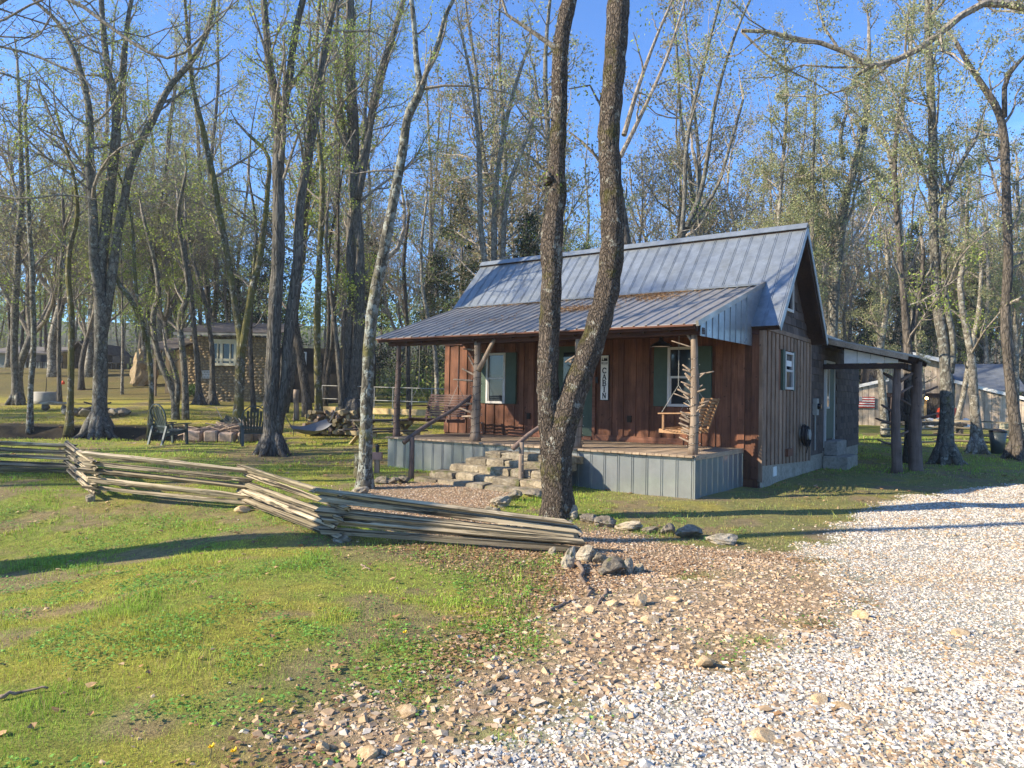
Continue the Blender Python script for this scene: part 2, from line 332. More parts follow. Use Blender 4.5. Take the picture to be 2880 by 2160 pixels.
# ================================================================== GROUND
def wp(pts): return np.array([(lambda g: (g.x, g.y))(G(*p)) for p in pts])
P_white = np.vstack([wp([(1300,2170),(1370,2110),(1440,2075),(1752,1966),(2026,1908),(2156,1856),(2286,1771),(2416,1715),(2384,1647),(2351,1608),(2240,1556),(2351,1511),(2416,1459),(2514,1413),(2700,1378),(2880,1366)]), [(13.5, 14.2), (16, 13), (9, 0), (.1, .6), (-.3, 2.2)]])
P_tan = wp([(820,2190),(911,2083),(1107,1986),(1302,1921),(1440,1850),(1505,1765),(1600,1690),(1804,1640),(2000,1600),(2200,1575),(2351,1608),(2416,1725),(2286,1790),(2026,1930),(1752,1990),(1440,2100),(1200,2200)])
P_pea = wp([(1060,1364),(1190,1350),(1500,1384),(1400,1410),(1400,1452),(1500,1480),(1600,1500),(1700,1480),(1850,1528),(2100,1550),(2240,1556),(2260,1590),(2000,1610),(1850,1640),(1660,1690),(1600,1640),(1560,1560),(1400,1550),(1100,1500),(960,1440),(985,1390)])
P_soil = [wp([(1130,1540),(1300,1540),(1560,1555),(1640,1680),(1520,1760),(1430,1860),(1330,1910),(1200,1880),(1350,1780),(1450,1650)]),
          wp([(640,1850),(900,1830),(1080,1900),(1000,1990),(800,2120),(500,2170),(760,1990)]),
          wp([(250,1405),(690,1432),(940,1520),(1560,1545),(1540,1575),(940,1570),(660,1470),(230,1440)]),
          wp([(640,1265),(860,1265),(900,1290),(760,1310),(620,1290)])]
def sdist(x, y, P):
    x = np.asarray(x); y = np.asarray(y); d = np.full(x.shape, 1e9); ins = np.zeros(x.shape, bool)
    for i in range(len(P)):
        ax, ay = P[i]; bx, by = P[(i + 1) % len(P)]; dx, dy = bx - ax, by - ay
        t = np.clip(((x - ax) * dx + (y - ay) * dy) / (dx * dx + dy * dy + 1e-9), 0, 1)
        d = np.minimum(d, np.hypot(x - ax - t * dx, y - ay - t * dy))
        c = ((ay > y) != (by > y)) & (x < (bx - ax) * (y - ay) / (by - ay + 1e-12) + ax); ins ^= c
    return np.where(ins, -d, d)
def soft(x, y, P, w): return sstep(.5 - (sdist(x, y, P) + (vnoise(x, y, .35, 11) - .5) * w * 1.6) / w * .5)
def masks(x, y):
    wh = soft(x, y, P_white, .22); tan = soft(x, y, P_tan, .3) ; pea = soft(x, y, P_pea, .15)
    so = np.zeros_like(wh)
    for p in P_soil: so = np.maximum(so, soft(x, y, p, .45) * .85)
    n = vnoise(x, y, .7, 21) * .6 + vnoise(x, y, .23, 22) * .4; near = (y < 9)
    so = np.maximum(so, sstep((n - .57) / .10) * .85)
    r = x / np.maximum(y, .5)
    litter = sstep((y - 33) / 3) * sstep((-.38 - r) / .05) * (1 - sstep((y - 47) / 2))          # brown leaf bank, its shade put into the dark colour
    ditch = sstep((-.36 - r) / .06) * sstep((y - 21.2) / .5) * (1 - sstep((y - 24.6) / .5))
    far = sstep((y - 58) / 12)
    moss = sstep((vnoise(x, y, 1.1, 31) * .6 + vnoise(x, y, .3, 32) * .4 - .5) / .2)
    yel = sstep((y - 17) / 8) * (1 - sstep((r - .1) / .1))
    return wh, tan, pea, so, litter, np.maximum(ditch, 0), far, moss, yel
def axis_pts(lo, hi, fine_lo, fine_hi, f, g):
    a = list(np.arange(fine_lo, fine_hi + 1e-6, f)); s = f; p = fine_hi
    while p < hi: s *= g; p += s; a.append(p)
    s = f; p = fine_lo; b = []
    while p > lo: s *= g; p -= s; b.append(p)
    return np.array(b[::-1] + a)
gx = axis_pts(-260, 260, -9, 9, .12, 1.06); gy = axis_pts(-60, 420, 2, 15, .12, 1.045)
XX, YY = np.meshgrid(gx, gy); ZZ = ground(XX, YY)
wh, tan_, pea, so, lit, dit, far, moss, yel = masks(XX, YY)
ZZ = ZZ + wh * .015 + tan_ * .02
def lay(c, m, col): return c * (1 - m[..., None]) + np.array(col) * m[..., None]
c = np.zeros(XX.shape + (3,)) + np.array((.25, .27, .05))
c = lay(c, sstep((XX - .8) / 1.5) * (1 - sstep((YY - 15) / 4)) * .6, (.22, .18, .09)); c = lay(c, moss * .6, (.34, .29, .05)); c = lay(c, yel * .75, (.42, .35, .06)); c = lay(c, so * .85, (.27, .19, .12)); c = lay(c, dit, (.045, .035, .022))
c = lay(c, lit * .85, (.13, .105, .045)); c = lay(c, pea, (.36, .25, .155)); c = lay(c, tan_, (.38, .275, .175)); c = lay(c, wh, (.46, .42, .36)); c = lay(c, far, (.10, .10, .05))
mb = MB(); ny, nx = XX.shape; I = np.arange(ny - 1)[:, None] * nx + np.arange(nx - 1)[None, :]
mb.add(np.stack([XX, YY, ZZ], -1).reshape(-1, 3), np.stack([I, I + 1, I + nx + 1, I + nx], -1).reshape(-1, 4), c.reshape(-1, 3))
m, t, b = newmat('ground_cover'); a = N(t, 'ShaderNodeAttribute', attribute_name='col'); v = coords(t, 'World', rnd=False)
n1 = noise(t, v, 9, 8, .7); n2 = noise(t, v, 55, 5, .7); n3 = noise(t, v, 1.2, 5)
col = mul(t, a.outputs['Color'], ramp(t, n1, [(.3, (.62, .6, .6)), (.7, (1.3, 1.3, 1.25))])); col = mul(t, col, ramp(t, n2, [(.3, g3(.55)), (.65, g3(1.35))])); col = mul(t, col, ramp(t, n3, [(.35, (.88, .95, .9)), (.65, (1.12, 1.05, 1.0))]))
vo = t.nodes.new('ShaderNodeTexVoronoi'); vo.inputs['Scale'].default_value = 42; t.links.new(v, vo.inputs['Vector']); col = mul(t, col, ramp(t, vo.outputs['Distance'], [(0, g3(1.12)), (.6, g3(.7))]), .6)
t.links.new(col, b.inputs['Base Color']); b.inputs['Roughness'].default_value = .95; bump(t, b, n2, .8, .03)
g_o = mb.build('ground', m, None, True); tag(g_o, kind='structure')
def onground(xy): return ground(xy[:, 0], xy[:, 1])

# ---- loose stones as one mesh each kind
def ico(sub):
    bm = bmesh.new(); bmesh.ops.create_icosphere(bm, subdivisions=sub, radius=1); v = np.array([x.co[:] for x in bm.verts]); f = np.array([[l.index for l in x.verts] for x in bm.faces]); bm.free(); return v, f
IV, IF = ico(1)
OV = np.array([(1,0,0),(0,1,0),(-1,0,0),(0,-1,0),(0,0,1),(0,0,-1)], float); OF = np.array([(0,1,4),(1,2,4),(2,3,4),(3,0,4),(1,0,5),(2,1,5),(3,2,5),(0,3,5)])
def RAISE(xy): return soft(xy[:, 0], xy[:, 1], P_white, .22) * .015 + soft(xy[:, 0], xy[:, 1], P_tan, .3) * .02
CBV = np.array([(x, y, z) for z in (-1, 1) for y in (-1, 1) for x in (-1, 1)], float) * .68; CBF = np.array([(0,2,3,1),(4,5,7,6),(0,1,5,4),(1,3,7,5),(3,2,6,7),(2,0,4,6)])
def scatter_stones(mb, xy, size, cols, lo=False, sink=.25, zoff=0):
    V, F = (OV, OF) if lo else (CBV, CBF); n = len(xy)
    if n == 0: return
    jit = rng.uniform(.55, 1.28, (n, len(V), 1)); ax = rng.uniform(.5, 1.35, (n, 1, 3)) * np.array([1, .9, .5])
    q = rng.normal(size=(n, 4)); q /= np.linalg.norm(q, axis=1)[:, None]; a, b_, c_, d = q.T
    Rm = np.stack([1-2*(c_*c_+d*d), 2*(b_*c_-a*d), 2*(b_*d+a*c_), 2*(b_*c_+a*d), 1-2*(b_*b_+d*d), 2*(c_*d-a*b_), 2*(b_*d-a*c_), 2*(c_*d+a*b_), 1-2*(b_*b_+c_*c_)], -1).reshape(n, 3, 3)
    th = rng.uniform(0, 2 * PI, n); Rz = np.zeros((n, 3, 3)); Rz[:, 0, 0] = Rz[:, 1, 1] = np.cos(th); Rz[:, 0, 1] = -np.sin(th); Rz[:, 1, 0] = np.sin(th); Rz[:, 2, 2] = 1
    P = np.einsum('nij,nvj->nvi', Rm, V[None] * jit) ; P = np.einsum('nij,nvj->nvi', Rz, P * ax) * size[:, None, None]
    z = onground(xy) + size * (.55 - sink) + zoff + RAISE(xy)
    P += np.stack([xy[:, 0], xy[:, 1], z], -1)[:, None, :]
    mb.add(P.reshape(-1, 3), (F[None] + (np.arange(n) * len(V))[:, None, None]).reshape(-1, F.shape[1]), np.repeat(cols, len(V), 0))
def pts(n, x0, x1, y0, y1): return np.stack([rng.uniform(x0, x1, n), rng.uniform(y0, y1, n)], -1)
PALW = np.array([(.60,.57,.52),(.53,.505,.46),(.44,.435,.42),(.53,.49,.42),(.40,.385,.36),(.45,.39,.31),(.42,.30,.19),(.36,.25,.16),(.34,.31,.28)]); PRW = [.2,.2,.16,.12,.09,.08,.07,.05,.03]
PALT = np.array([(.47,.32,.18),(.40,.275,.165),(.51,.385,.25),(.40,.29,.19),(.52,.43,.32),(.31,.22,.145),(.58,.50,.40)]); PRT = [.2,.2,.18,.14,.12,.1,.06]
def pal(P, pr, n): return P[rng.choice(len(P), n, p=np.array(pr) / sum(pr))] * rng.uniform(.85, 1.1, (n, 1))
mb = MB()
for (y0, y1, dens, s0, s1, lo) in ((2.4, 4.6, 3300, .008, .0175, False), (4.6, 8, 1900, .009, .019, True), (8, 16, 850, .012, .025, True)):
    x0, x1 = -2, 13; xy = pts(int((x1 - x0) * (y1 - y0) * dens), x0, x1, y0, y1); xy = xy[np.abs(xy[:, 0]) < xy[:, 1] * .82 + .5]
    w = soft(xy[:, 0], xy[:, 1], P_white, .3); xy = xy[rng.random(len(xy)) < w]; n = len(xy)
    tw = vnoise(xy[:, 0], xy[:, 1], .5, 44) ; cols = pal(PALW, PRW, n) * np.array([1.04, 1.0, .94]); tm = rng.random(n) < np.clip(tw - .42, 0, 1) * 1.2; cols[tm] = pal(PALT, PRT, tm.sum())
    sz = rng.uniform(s0, s1, n) * (1 + (rng.random(n) < .02) * .7); scatter_stones(mb, xy, sz, cols, lo, .42)
tag(mb.build('white_gravel', M_gravelstone), kind='stuff')
mb = MB()
for (y0, y1, dens, s0, s1) in ((2.6, 5.5, 2200, .005, .034), (5.5, 9.5, 1300, .006, .032)):
    xy = pts(int(9 * (y1 - y0) * dens), -3, 6, y0, y1); w = soft(xy[:, 0], xy[:, 1], P_tan, .5); xy = xy[rng.random(len(xy)) < w * .9]; n = len(xy)
    scatter_stones(mb, xy, s0 + (s1 - s0) * rng.random(n) ** 4, pal(PALT, PRT, n), False, .5)
tag(mb.build('tan_rubble', M_gravelstone), kind='stuff')
mb = MB()
PALP = np.array([(.46,.31,.19),(.38,.25,.155),(.52,.38,.25),(.32,.21,.13),(.57,.47,.35)])
xy = pts(110000, -4.5, 6, 6, 14); w = soft(xy[:, 0], xy[:, 1], P_pea, .2); xy = xy[rng.random(len(xy)) < w * .8]; n = len(xy); scatter_stones(mb, xy, rng.uniform(.008, .019, n), pal(PALP, [1]*5, n), True)
xy = pts(9000, -8, 6, 3, 14); w, tt, pp, *_ = masks(xy[:, 0], xy[:, 1]); d = np.minimum(sdist(xy[:, 0], xy[:, 1], P_tan), sdist(xy[:, 0], xy[:, 1], P_pea)); d = np.minimum(d, sdist(xy[:, 0], xy[:, 1], P_white)); xy = xy[rng.random(len(xy)) < np.exp(-np.maximum(d, 0) / .45) * .7]; n = len(xy); scatter_stones(mb, xy, rng.uniform(.008, .024, n), pal(PALT, PRT, n), True)
tag(mb.build('path_gravel', M_gravelstone), kind='stuff')

# ---- grass, clover, dry leaves
def inhouse(x, y):
    qx = (x - OX) * .816 + (y - OY) * -.578; qy = (x - OX) * .578 + (y - OY) * .816
    return (qx > -7.7) & (qx < .36) & (qy > -.02) & (qy < 13)
def blades(mb, xy, h, w, cols):
    n = len(xy); z = onground(xy) - .004; th = rng.uniform(0, 2 * PI, n); ln = rng.uniform(.1, .9, n); dx = np.cos(th); dy = np.sin(th); lx = rng.normal(size=n) * h * ln * .6; ly = rng.normal(size=n) * h * ln * .6
    A = np.stack([xy[:, 0] - dx * w, xy[:, 1] - dy * w, z], -1); B = np.stack([xy[:, 0] + dx * w, xy[:, 1] + dy * w, z], -1); C = np.stack([xy[:, 0] + lx, xy[:, 1] + ly, z + h], -1)
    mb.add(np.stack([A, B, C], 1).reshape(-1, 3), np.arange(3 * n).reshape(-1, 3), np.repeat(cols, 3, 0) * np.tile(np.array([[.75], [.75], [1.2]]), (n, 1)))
mb = MB()
for (y0, y1, dens, h0, h1, w0) in ((2.6, 5.5, 9000, .012, .038, .0022), (5.5, 9, 4600, .012, .038, .0035), (9, 16, 1100, .02, .05, .006), (16, 30, 260, .02, .06, .012)):
    hx = y1 * .80; xy = pts(int(2 * hx * (y1 - y0) * dens * .8), -hx, hx, y0, y1); xy = xy[np.abs(xy[:, 0]) < xy[:, 1] * .8 + .3]
    x, y = xy.T; w, tt, pp, sl, li, di, fa, mo, ye = masks(x, y); tuft = .35 + .65 * vnoise(x, y, .12, 51) ; p = (1 - w) * (1 - tt) * (1 - pp) * (1 - sl * .93) * (1 - li * .7) * (1 - di) * tuft * (1 - inhouse(x, y)) * (.35 + .65 * sstep((vnoise(x, y, .45, 52) * .6 + vnoise(x, y, 1.6, 53) * .4 - .25) / .3))
    p *= 1 - .75 * sstep((x - 1.5) / 2) * (y < 16)
    k = rng.random(len(x)) < p; xy = xy[k]; x, y = xy.T; n = len(x); mo = mo[k]; ye = ye[k]; sl = sl[k]
    g = np.array([(.30, .46, .055)]) * (1 - .5 * mo[:, None]) + np.array([(.62, .56, .10)]) * .5 * mo[:, None]; g = g * (1 - ye[:, None] * .6) + np.array([(.40, .34, .07)]) * ye[:, None] * .6
    rs_x = sstep((x - .8) / 1.5)[:, None] * (y < 17)[:, None]; g = g * (1 - .55 * rs_x) + np.array([(.26, .22, .10)]) * .55 * rs_x; dry = rng.random(n) < .12 + .25 * (x > 1.5); g[dry] = (.34, .27, .13); g *= rng.uniform(.55, 1.45, (n, 1)) * (1 + .25 * (vnoise(x, y, .8, 57)[:, None] - .5))
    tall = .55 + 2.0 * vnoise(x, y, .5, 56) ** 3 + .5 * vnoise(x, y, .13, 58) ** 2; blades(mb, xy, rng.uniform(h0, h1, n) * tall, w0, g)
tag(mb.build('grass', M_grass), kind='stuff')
mb = MB(); xy = pts(90000, -8, 3, 2.8, 10.5); x, y = xy.T; w, tt, pp, sl, *_ = masks(x, y); cl = sstep((vnoise(x, y, .3, 61) * .6 + vnoise(x, y, .9, 62) * .4 - .56) / .08); p = (1 - w) * (1 - tt * .95) * (1 - pp * .97) * cl * (1 - sl * .5)
xy = xy[(rng.random(len(x)) < p) & (np.abs(x) < y * .8 + .2)]; n = len(xy); s = rng.uniform(.006, .014, n); th = rng.uniform(0, 2 * PI, n); zz = onground(xy) + rng.uniform(.012, .045, n)
V = []; 
for k in range(4):
    a = th + k * PI / 2; V.append(np.stack([xy[:, 0] + np.cos(a) * s, xy[:, 1] + np.sin(a) * s, zz + rng.uniform(-.5, .5, n) * s], -1))
cols = np.array([(.17, .34, .06)]) * rng.uniform(.6, 1.4, (n, 1)); mb.add(np.stack(V, 1).reshape(-1, 3), np.arange(4 * n).reshape(-1, 4), np.repeat(cols, 4, 0)); 
tag(mb.build('clover', M_grass), kind='stuff')
def litter(mb, xy, s0, s1, zoff=.006, zf=None):
    n = len(xy); s = rng.uniform(s0, s1, n); th = rng.uniform(0, 2 * PI, n); z = (onground(xy) if zf is None else zf) + zoff; V = []
    for k, rr in enumerate((1, .55, 1.05, .6, .9)):
        a = th + k * 2 * PI / 5; V.append(np.stack([xy[:, 0] + np.cos(a) * s * rr, xy[:, 1] + np.sin(a) * s * rr, z + rng.uniform(0, .8, n) * s], -1))
    V = np.stack(V, 1).reshape(-1, 3); i = np.arange(n)[:, None] * 5; F = np.concatenate([i + np.array([[0, 1, 2]]), i + np.array([[0, 2, 3]]), i + np.array([[0, 3, 4]])])
    cols = np.array([(.36,.20,.09),(.45,.28,.14),(.27,.16,.09),(.55,.38,.22)])[rng.integers(0, 4, n)] * rng.uniform(.6, 1.2, (n, 1)); mb.add(V, F, np.repeat(cols, 5, 0))
mb = MB(); xy = pts(700, -8, 3, 3, 11); litter(mb, xy, .015, .04)
xy = pts(60000, -3, 4, 3, 9); x, y = xy.T; d = sdist(x, y, P_soil[0]); d2 = np.abs(sdist(x, y, P_tan)) ; xy = xy[rng.random(len(x)) < np.maximum(np.exp(-np.maximum(d, 0) / .2), np.exp(-d2 / .2)) * .85]; litter(mb, xy, .008, .022)
xy = pts(1500, -20, 12, 12, 30); xy = xy[~inhouse(xy[:, 0], xy[:, 1])]; litter(mb, xy, .03, .06)
tag(mb.build('fallen_leaves', M_dry), kind='stuff')
# yellow dandelions
for i, (px, py) in enumerate([(731,2008),(592,2137),(655,2155),(1138,1803)]):
    p = G(px, py); mb = MB(); mb.tube([(0, 0, 0), (0, .004, .02), (0, .005, .045)], [.0015] * 3, 5, cap=False)
    st = thing('dandelion', p, '', 'flower', 'yellow dandelions in the lawn'); st['label'] = ['yellow dandelion beside the bare soil patch, the nearest bright one', 'yellow dandelion in the grass at the bottom edge, left of the gravel', 'lowest yellow dandelion, cut by the bottom edge of the view', 'farthest yellow dandelion, in thin grass left of the tan stones'][i]
    mb.build('stem', M_green, st); h = MB()
    for k in range(14): a = k * 2.4; h.bar((0, .005, .045), (math.cos(a) * .014, .005 + math.sin(a) * .014, .05 + .006 * (k % 3)), .005, .0015)
    M_yel = bpy.data.materials.get('dandelion_yellow') or plain('dandelion_yellow', (.85, .55, .02), .6, 0, .05); h.build('bloom', M_yel, st)
# ---- border stones: each a thing
RM = [rock_mesh(s, 3, .3, .75, M_rock) for s in (11, 12, 13)] + [rock_mesh(s, 3, .34, .7, M_rockd) for s in (21, 22)] + [rock_mesh(s, 2, .10, .6, M_tan) for s in (31, 32, 33)]
stones = [ # px, py(base), width px, height px, kind, label
 (955,1528,54,24,0,'pale flat stone under the fence corner, right one of the pair'),(925,1508,38,22,1,'small grey stone propping the lowest rails at the near fence corner'),
 (676,1444,52,22,7,'tan wedge stone under the middle fence corner'),(250,1412,34,22,1,'grey stone under the left fence corner'),(1552,1562,26,24,0,'small pale stone under the free rail ends'),
 (1600,1602,42,66,0,'upright yellowish stone, leftmost of the cluster by the rail ends'),(1646,1582,62,50,0,'tall pale stone at the back of the cluster by the rail ends'),(1690,1588,46,38,2,'tilted yellowish slab stone in the cluster by the rail ends'),
 (1722,1622,86,52,3,'large dark grey round stone in the cluster by the rail ends'),(1772,1618,34,48,1,'thin upright stone right of the large grey stone'),(1797,1612,32,28,0,'small pale stone at the right end of the cluster'),
 (1606,1462,44,42,0,'pale hollow stone against the right foot of the double trunk'),(1660,1472,52,28,4,'brown stone right of the hollow pale stone'),(1704,1484,60,34,4,'dark rounded stone in the path border'),(1768,1494,84,26,0,'long pale flat stone in the path border'),
 (1832,1502,52,18,1,'low flat stone left of the small dark upright stone'),(1880,1506,42,36,3,'small dark upright stone in the path border'),(1940,1516,84,40,3,'largest dark block at the end of the path border'),(2040,1534,90,34,0,'pale mossy stone at the right tip of the path border'),
 (1392,1468,38,40,1,'left grey stone of the ring at the double trunk'),(1420,1482,52,36,0,'pale split stone in the ring at the double trunk'),(1446,1492,26,26,1,'small stone between the split stone and the dark boulder'),(1476,1496,50,40,3,'dark boulder in the ring at the double trunk'),
 (1410,1428,64,30,1,'low grey stone above the split stone'),(1446,1410,46,32,3,'dark stone in front of the right railing post'),(1502,1402,50,26,3,'dark stone behind the double trunk'),(1376,1446,30,22,1,'little grey stone at the left end of the trunk ring'),
 (1074,1362,44,22,4,'mossy stone at the left start of the gravel path'),(1104,1362,34,20,3,'dark stone second from the left at the path start'),(1132,1360,40,22,3,'dark stone beside the left railing post'),
 (1012,1392,50,22,1,'pale stone in front of the lichen covered tree'),
 (1804,1714,42,50,7,'blocky tan stone standing beside the fallen stick'),(1663,1734,32,34,6,'tan stone left of the blocky one'),(1580,1826,44,30,5,'orange tan stone left of the rubble'),(1985,1890,62,48,5,'orange broken stone with a dark hollow in the rubble'),
 (1146,2034,70,40,6,'large cream stone alone on the bare soil'),(1372,1968,52,30,0,'cream white stone at the rubble edge'),(1030,2150,80,42,6,'cream stone at the bottom edge of the view'),(905,2134,42,42,5,'tan stone left of the bottom cream stone'),(1405,1922,44,32,5,'tan stone above the cream white stone'),
 (1725,1712,46,26,6,'flat cream stone near the blocky tan stone'),(1830,1762,70,24,7,'long flat tan stone in the rubble'),(2160,2100,90,34,7,'big tan stone lying in the white gravel at the bottom'),(2310,1990,60,28,7,'tan stone in the white gravel, left of three'),(2380,2010,70,22,6,'flat tan stone in the white gravel, middle of three'),
 (2205,2110,50,22,5,'small brown stone beside the big one in the gravel'),(1630,1760,36,22,7,'small tan stone near the roots'),(1900,1700,50,22,6,'pale slab in the back of the rubble'),(2060,1660,44,18,5,'tan stone at the back edge of the rubble'),(2430,1750,50,34,6,'pink tan stone at the gravel edge'),(2570,1960,50,26,5,'tan stone in the gravel on the right'),(2710,1800,60,24,7,'flat tan stone far right in the gravel'),
]
for i, (px, py, w, h, k, lab) in enumerate(stones):
    p = G(px, py); s = p.y / FPX; o = bpy.data.objects.new('border_stone' if k < 5 else 'tan_stone', RM[k]); COL.objects.link(o)
    o.location = p + Vector((0, w * s * .3, h * s * .38)); o.scale = (w * s * .56, w * s * .5, h * s * .78); o.rotation_euler = (rng.uniform(-.15, .15), rng.uniform(-.2, .2), rng.uniform(-.6, .6))
    tag(o, lab, 'stone', 'stones bordering the path and fence' if k < 5 else 'larger tan stones in the rubble and gravel')
# sticks and roots on the ground
def ground_stick(name, pp, r, lab, lift=.01, mat=M_stick):
    P = [G(*q) for q in pp]; base = P[0].copy(); P = [p - base + Vector((0, 0, lift + r)) for p in P]; mb = MB(); n = len(P)
    PP = []; 
    for i in range(n - 1):
        for k in range(4): q = P[i].lerp(P[i + 1], k / 4); PP.append(q + Vector(rng.normal(size=3) * r * .5))
    PP.append(P[-1]); R = np.linspace(r, r * .45, len(PP)); mb.tube(PP, R, 7, lump=.15); o = mb.build(name, mat, None, True, base); tag(o, lab, 'stick', 'sticks lying on the ground'); return o
ground_stick('fallen_stick', [(1818,1660),(1900,1668),(1990,1678),(2070,1705)], .011, 'long thin grey stick lying across the tan rubble')
ground_stick('fallen_stick', [(1632,1590),(1640,1630),(1655,1665),(1650,1690)], .024, 'thick forked grey root below the stone cluster', 0, M_stick)
ground_stick('fallen_stick', [(1710,1670),(1690,1690),(1680,1710)], .02, 'short thick stub right of the grey root', 0)
ground_stick('fallen_stick', [(1545,1724),(1590,1705),(1618,1690)], .011, 'dark stick between the lawn and the rubble')
ground_stick('fallen_stick', [(1015,1595),(1028,1600),(1042,1608)], .010, 'short pale stick in the clover')
ground_stick('fallen_stick', [(0,1975),(60,1960),(135,1952)], .012, 'pale stick at the left edge of the lawn')
# ================================================================== CABIN
cabin = thing('cabin', CO, 'rustic cabin with red cedar board siding, grey metal roof and long front porch', 'cabin', None, CANG)
W_V, U_L, U_R = 2.55, -7.66, .33
BV = 6.45                                                  # back of the main part
# wall cores
mb = MB(); mb.box((U_L, W_V, -.3), (U_R, W_V + .1, 3.1)); mb.box((U_L, W_V + .1, -.3), (U_L + .1, BV, 3.1)); mb.box((U_L + .1, BV - .1, -.3), (U_R, BV, 3.1)); mb.box((U_R - .1, W_V + .1, -.3), (U_R - .002, BV - .1, 3.1))
mb.build('wall', M_cedar, cabin); mb = MB(); mb.add([(U_R - .1, W_V, 3.1), (U_R - .1, BV, 3.1), (U_R - .1, 4.5, 5.3), (U_R - .002, W_V, 3.1), (U_R - .002, BV, 3.1), (U_R - .002, 4.5, 5.3)], [(0,2,1,1),(3,4,5,5),(0,1,4,3),(1,2,5,4),(2,0,3,5)])
mb.add([(U_L + .1, W_V, 3.1), (U_L + .1, BV, 3.1), (U_L + .1, 4.5, 5.3), (U_L, W_V, 3.1), (U_L, BV, 3.1), (U_L, 4.5, 5.3)], [(0,1,2,2),(3,5,4,4),(0,3,4,1),(1,4,5,2),(2,5,3,0)])
mb.build('gable_wall', M_shingle, cabin)
# openings on the front wall: (u0,u1,z0,z1)
WINS = [(-6.30, -5.72, 1.50, 2.73), (-1.56, -.94, 1.52, 2.75)]; SH = .31
DOOR = (-4.26, -3.33, .82, 2.84)
def spans(u0, u1, zl, zh, opens):
    s = [(zl, zh)]
    for a, b, c, d in opens:
        if u1 > a and u0 < b:
            n = []
            for l, h in s:
                if c > l: n.append((l, min(h, c)))
                if d < h: n.append((max(l, d), h))
            s = [(l, h) for l, h in n if h - l > .03]
    return s
opF = [(a - SH, b + SH, c - .01, d + .01) for a, b, c, d in WINS] + [(DOOR[0] - .07, DOOR[1] + .07, .7, DOOR[3] + .07)]
u = U_L; k = 0
while u < U_R - .05:
    w = .155 + .02 * math.sin(k * 2.1); g = .135
    for l, h in spans(u, u + w, .14 if u > 0 else .735, 3.08, opF): piece('board', (u, W_V - .045, l), (min(u + w, U_R), W_V - .022, h), M_cedar, cabin)
    for l, h in spans(u + w - .02, min(u + w + g + .02, U_R), .14 if u > -.3 else .735, 3.08, opF): piece('board', (u + w - .02, W_V - .021, l), (min(u + w + g + .02, U_R), W_V - .001, h), M_cedar, cabin)
    u += w + g; k += 1
u0 = DOOR[1] + .08
for a, b in ((-5.6, DOOR[0] - .08), (DOOR[1] + .08, -1.2)): piece('kick_board', (a, W_V - .07, .737), (b, W_V - .046, .865), M_cedar_h, cabin)
piece('corner_board', (U_R - .02, W_V - .05, .1), (U_R + .05, W_V - .0, 3.10), M_cedar_grey, cabin)
def cab_window(u0, u1, z0, z1, v):
    fr = MB(); w = .055
    fr.box((u0, v - .075, z0), (u0 + w, v + .0, z1)); fr.box((u1 - w, v - .075, z0), (u1, v + .0, z1)); fr.box((u0 + w, v - .075, z1 - w), (u1 - w, v, z1)); fr.box((u0 + w, v - .09, z0), (u1 - w, v, z0 + w))
    f = fr.build('window', M_white, cabin); zm = (z0 + z1) / 2 - .01
    s = MB(); s.box((u0 + w, v - .06, zm - .02), (u1 - w, v - .015, zm + .025)); s.box((u0 + w, v - .055, z0 + w), (u0 + w + .025, v - .015, zm - .02)); s.box((u1 - w - .025, v - .055, z0 + w), (u1 - w, v - .015, zm - .02)); s.build('sash', M_white, f)
    for a, b in ((z0 + w, zm - .02), (zm + .025, z1 - w)): q = MB(); q.box((u0 + w + .001, v - .035, a), (u1 - w - .001, v - .025, b)); q.build('pane', M_glass, f)
    for a, b in ((u0 - SH, u0), (u1, u1 + SH)):
        q = MB(); q.box((a + .004, v - .062, z0), (b - .004, v - .002, z1)); sh = q.build('shutter', M_green, f)
    return f
for a, b, c_, d in WINS: cab_window(a, b, c_, d, W_V)
mb = MB(); mb.box((DOOR[0], W_V - .03, DOOR[2]), (DOOR[1], W_V - .002, DOOR[3])); dr = mb.build('door', M_green, cabin)
mb = MB()
for a, b, z0, z1 in ((-4.14, -3.83, .98, 1.6), (-3.76, -3.45, .98, 1.6)): mb.box((a, W_V - .036, z0), (b, W_V - .0305, z1))
mb.build('door_panel', M_green, dr); mb = MB(); mb.box((-4.1, W_V - .036, 1.8), (-3.5, W_V - .031, 2.7)); mb.build('door_pane', M_glass, dr)
mb = MB(); mb.tube([(-4.17, W_V - .03, 1.72), (-4.17, W_V - .09, 1.72), (-4.1, W_V - .09, 1.72)], [.015, .018, .015], 8); mb.build('handle', M_black, dr)
mb = MB(); mb.box((DOOR[0] - .07, W_V - .06, .735), (DOOR[0], W_V - .0, DOOR[3] + .07)); mb.box((DOOR[1], W_V - .06, .735), (DOOR[1] + .07, W_V - 0, DOOR[3] + .07)); mb.box((DOOR[0], W_V - .06, DOOR[3]), (DOOR[1], W_V, DOOR[3] + .07)); mb.box((DOOR[0], W_V - .09, .737), (DOOR[1], W_V - .031, .81)); mb.build('door_frame', M_cedar_h, cabin)
for (u_, z_) in ((-5.021, 1.22), (-2.416, 1.23)):
    mb = MB(); mb.box((u_ - .045, W_V - .085, z_ - .07), (u_ + .045, W_V - .046, z_ + .07)); mb.build('outlet_cover', M_dark, cabin)
mb = MB(); mb.box((-3.255, W_V - .07, 2.0), (-3.2, W_V - .046, 2.14)); mb.build('doorbell', M_black, cabin)
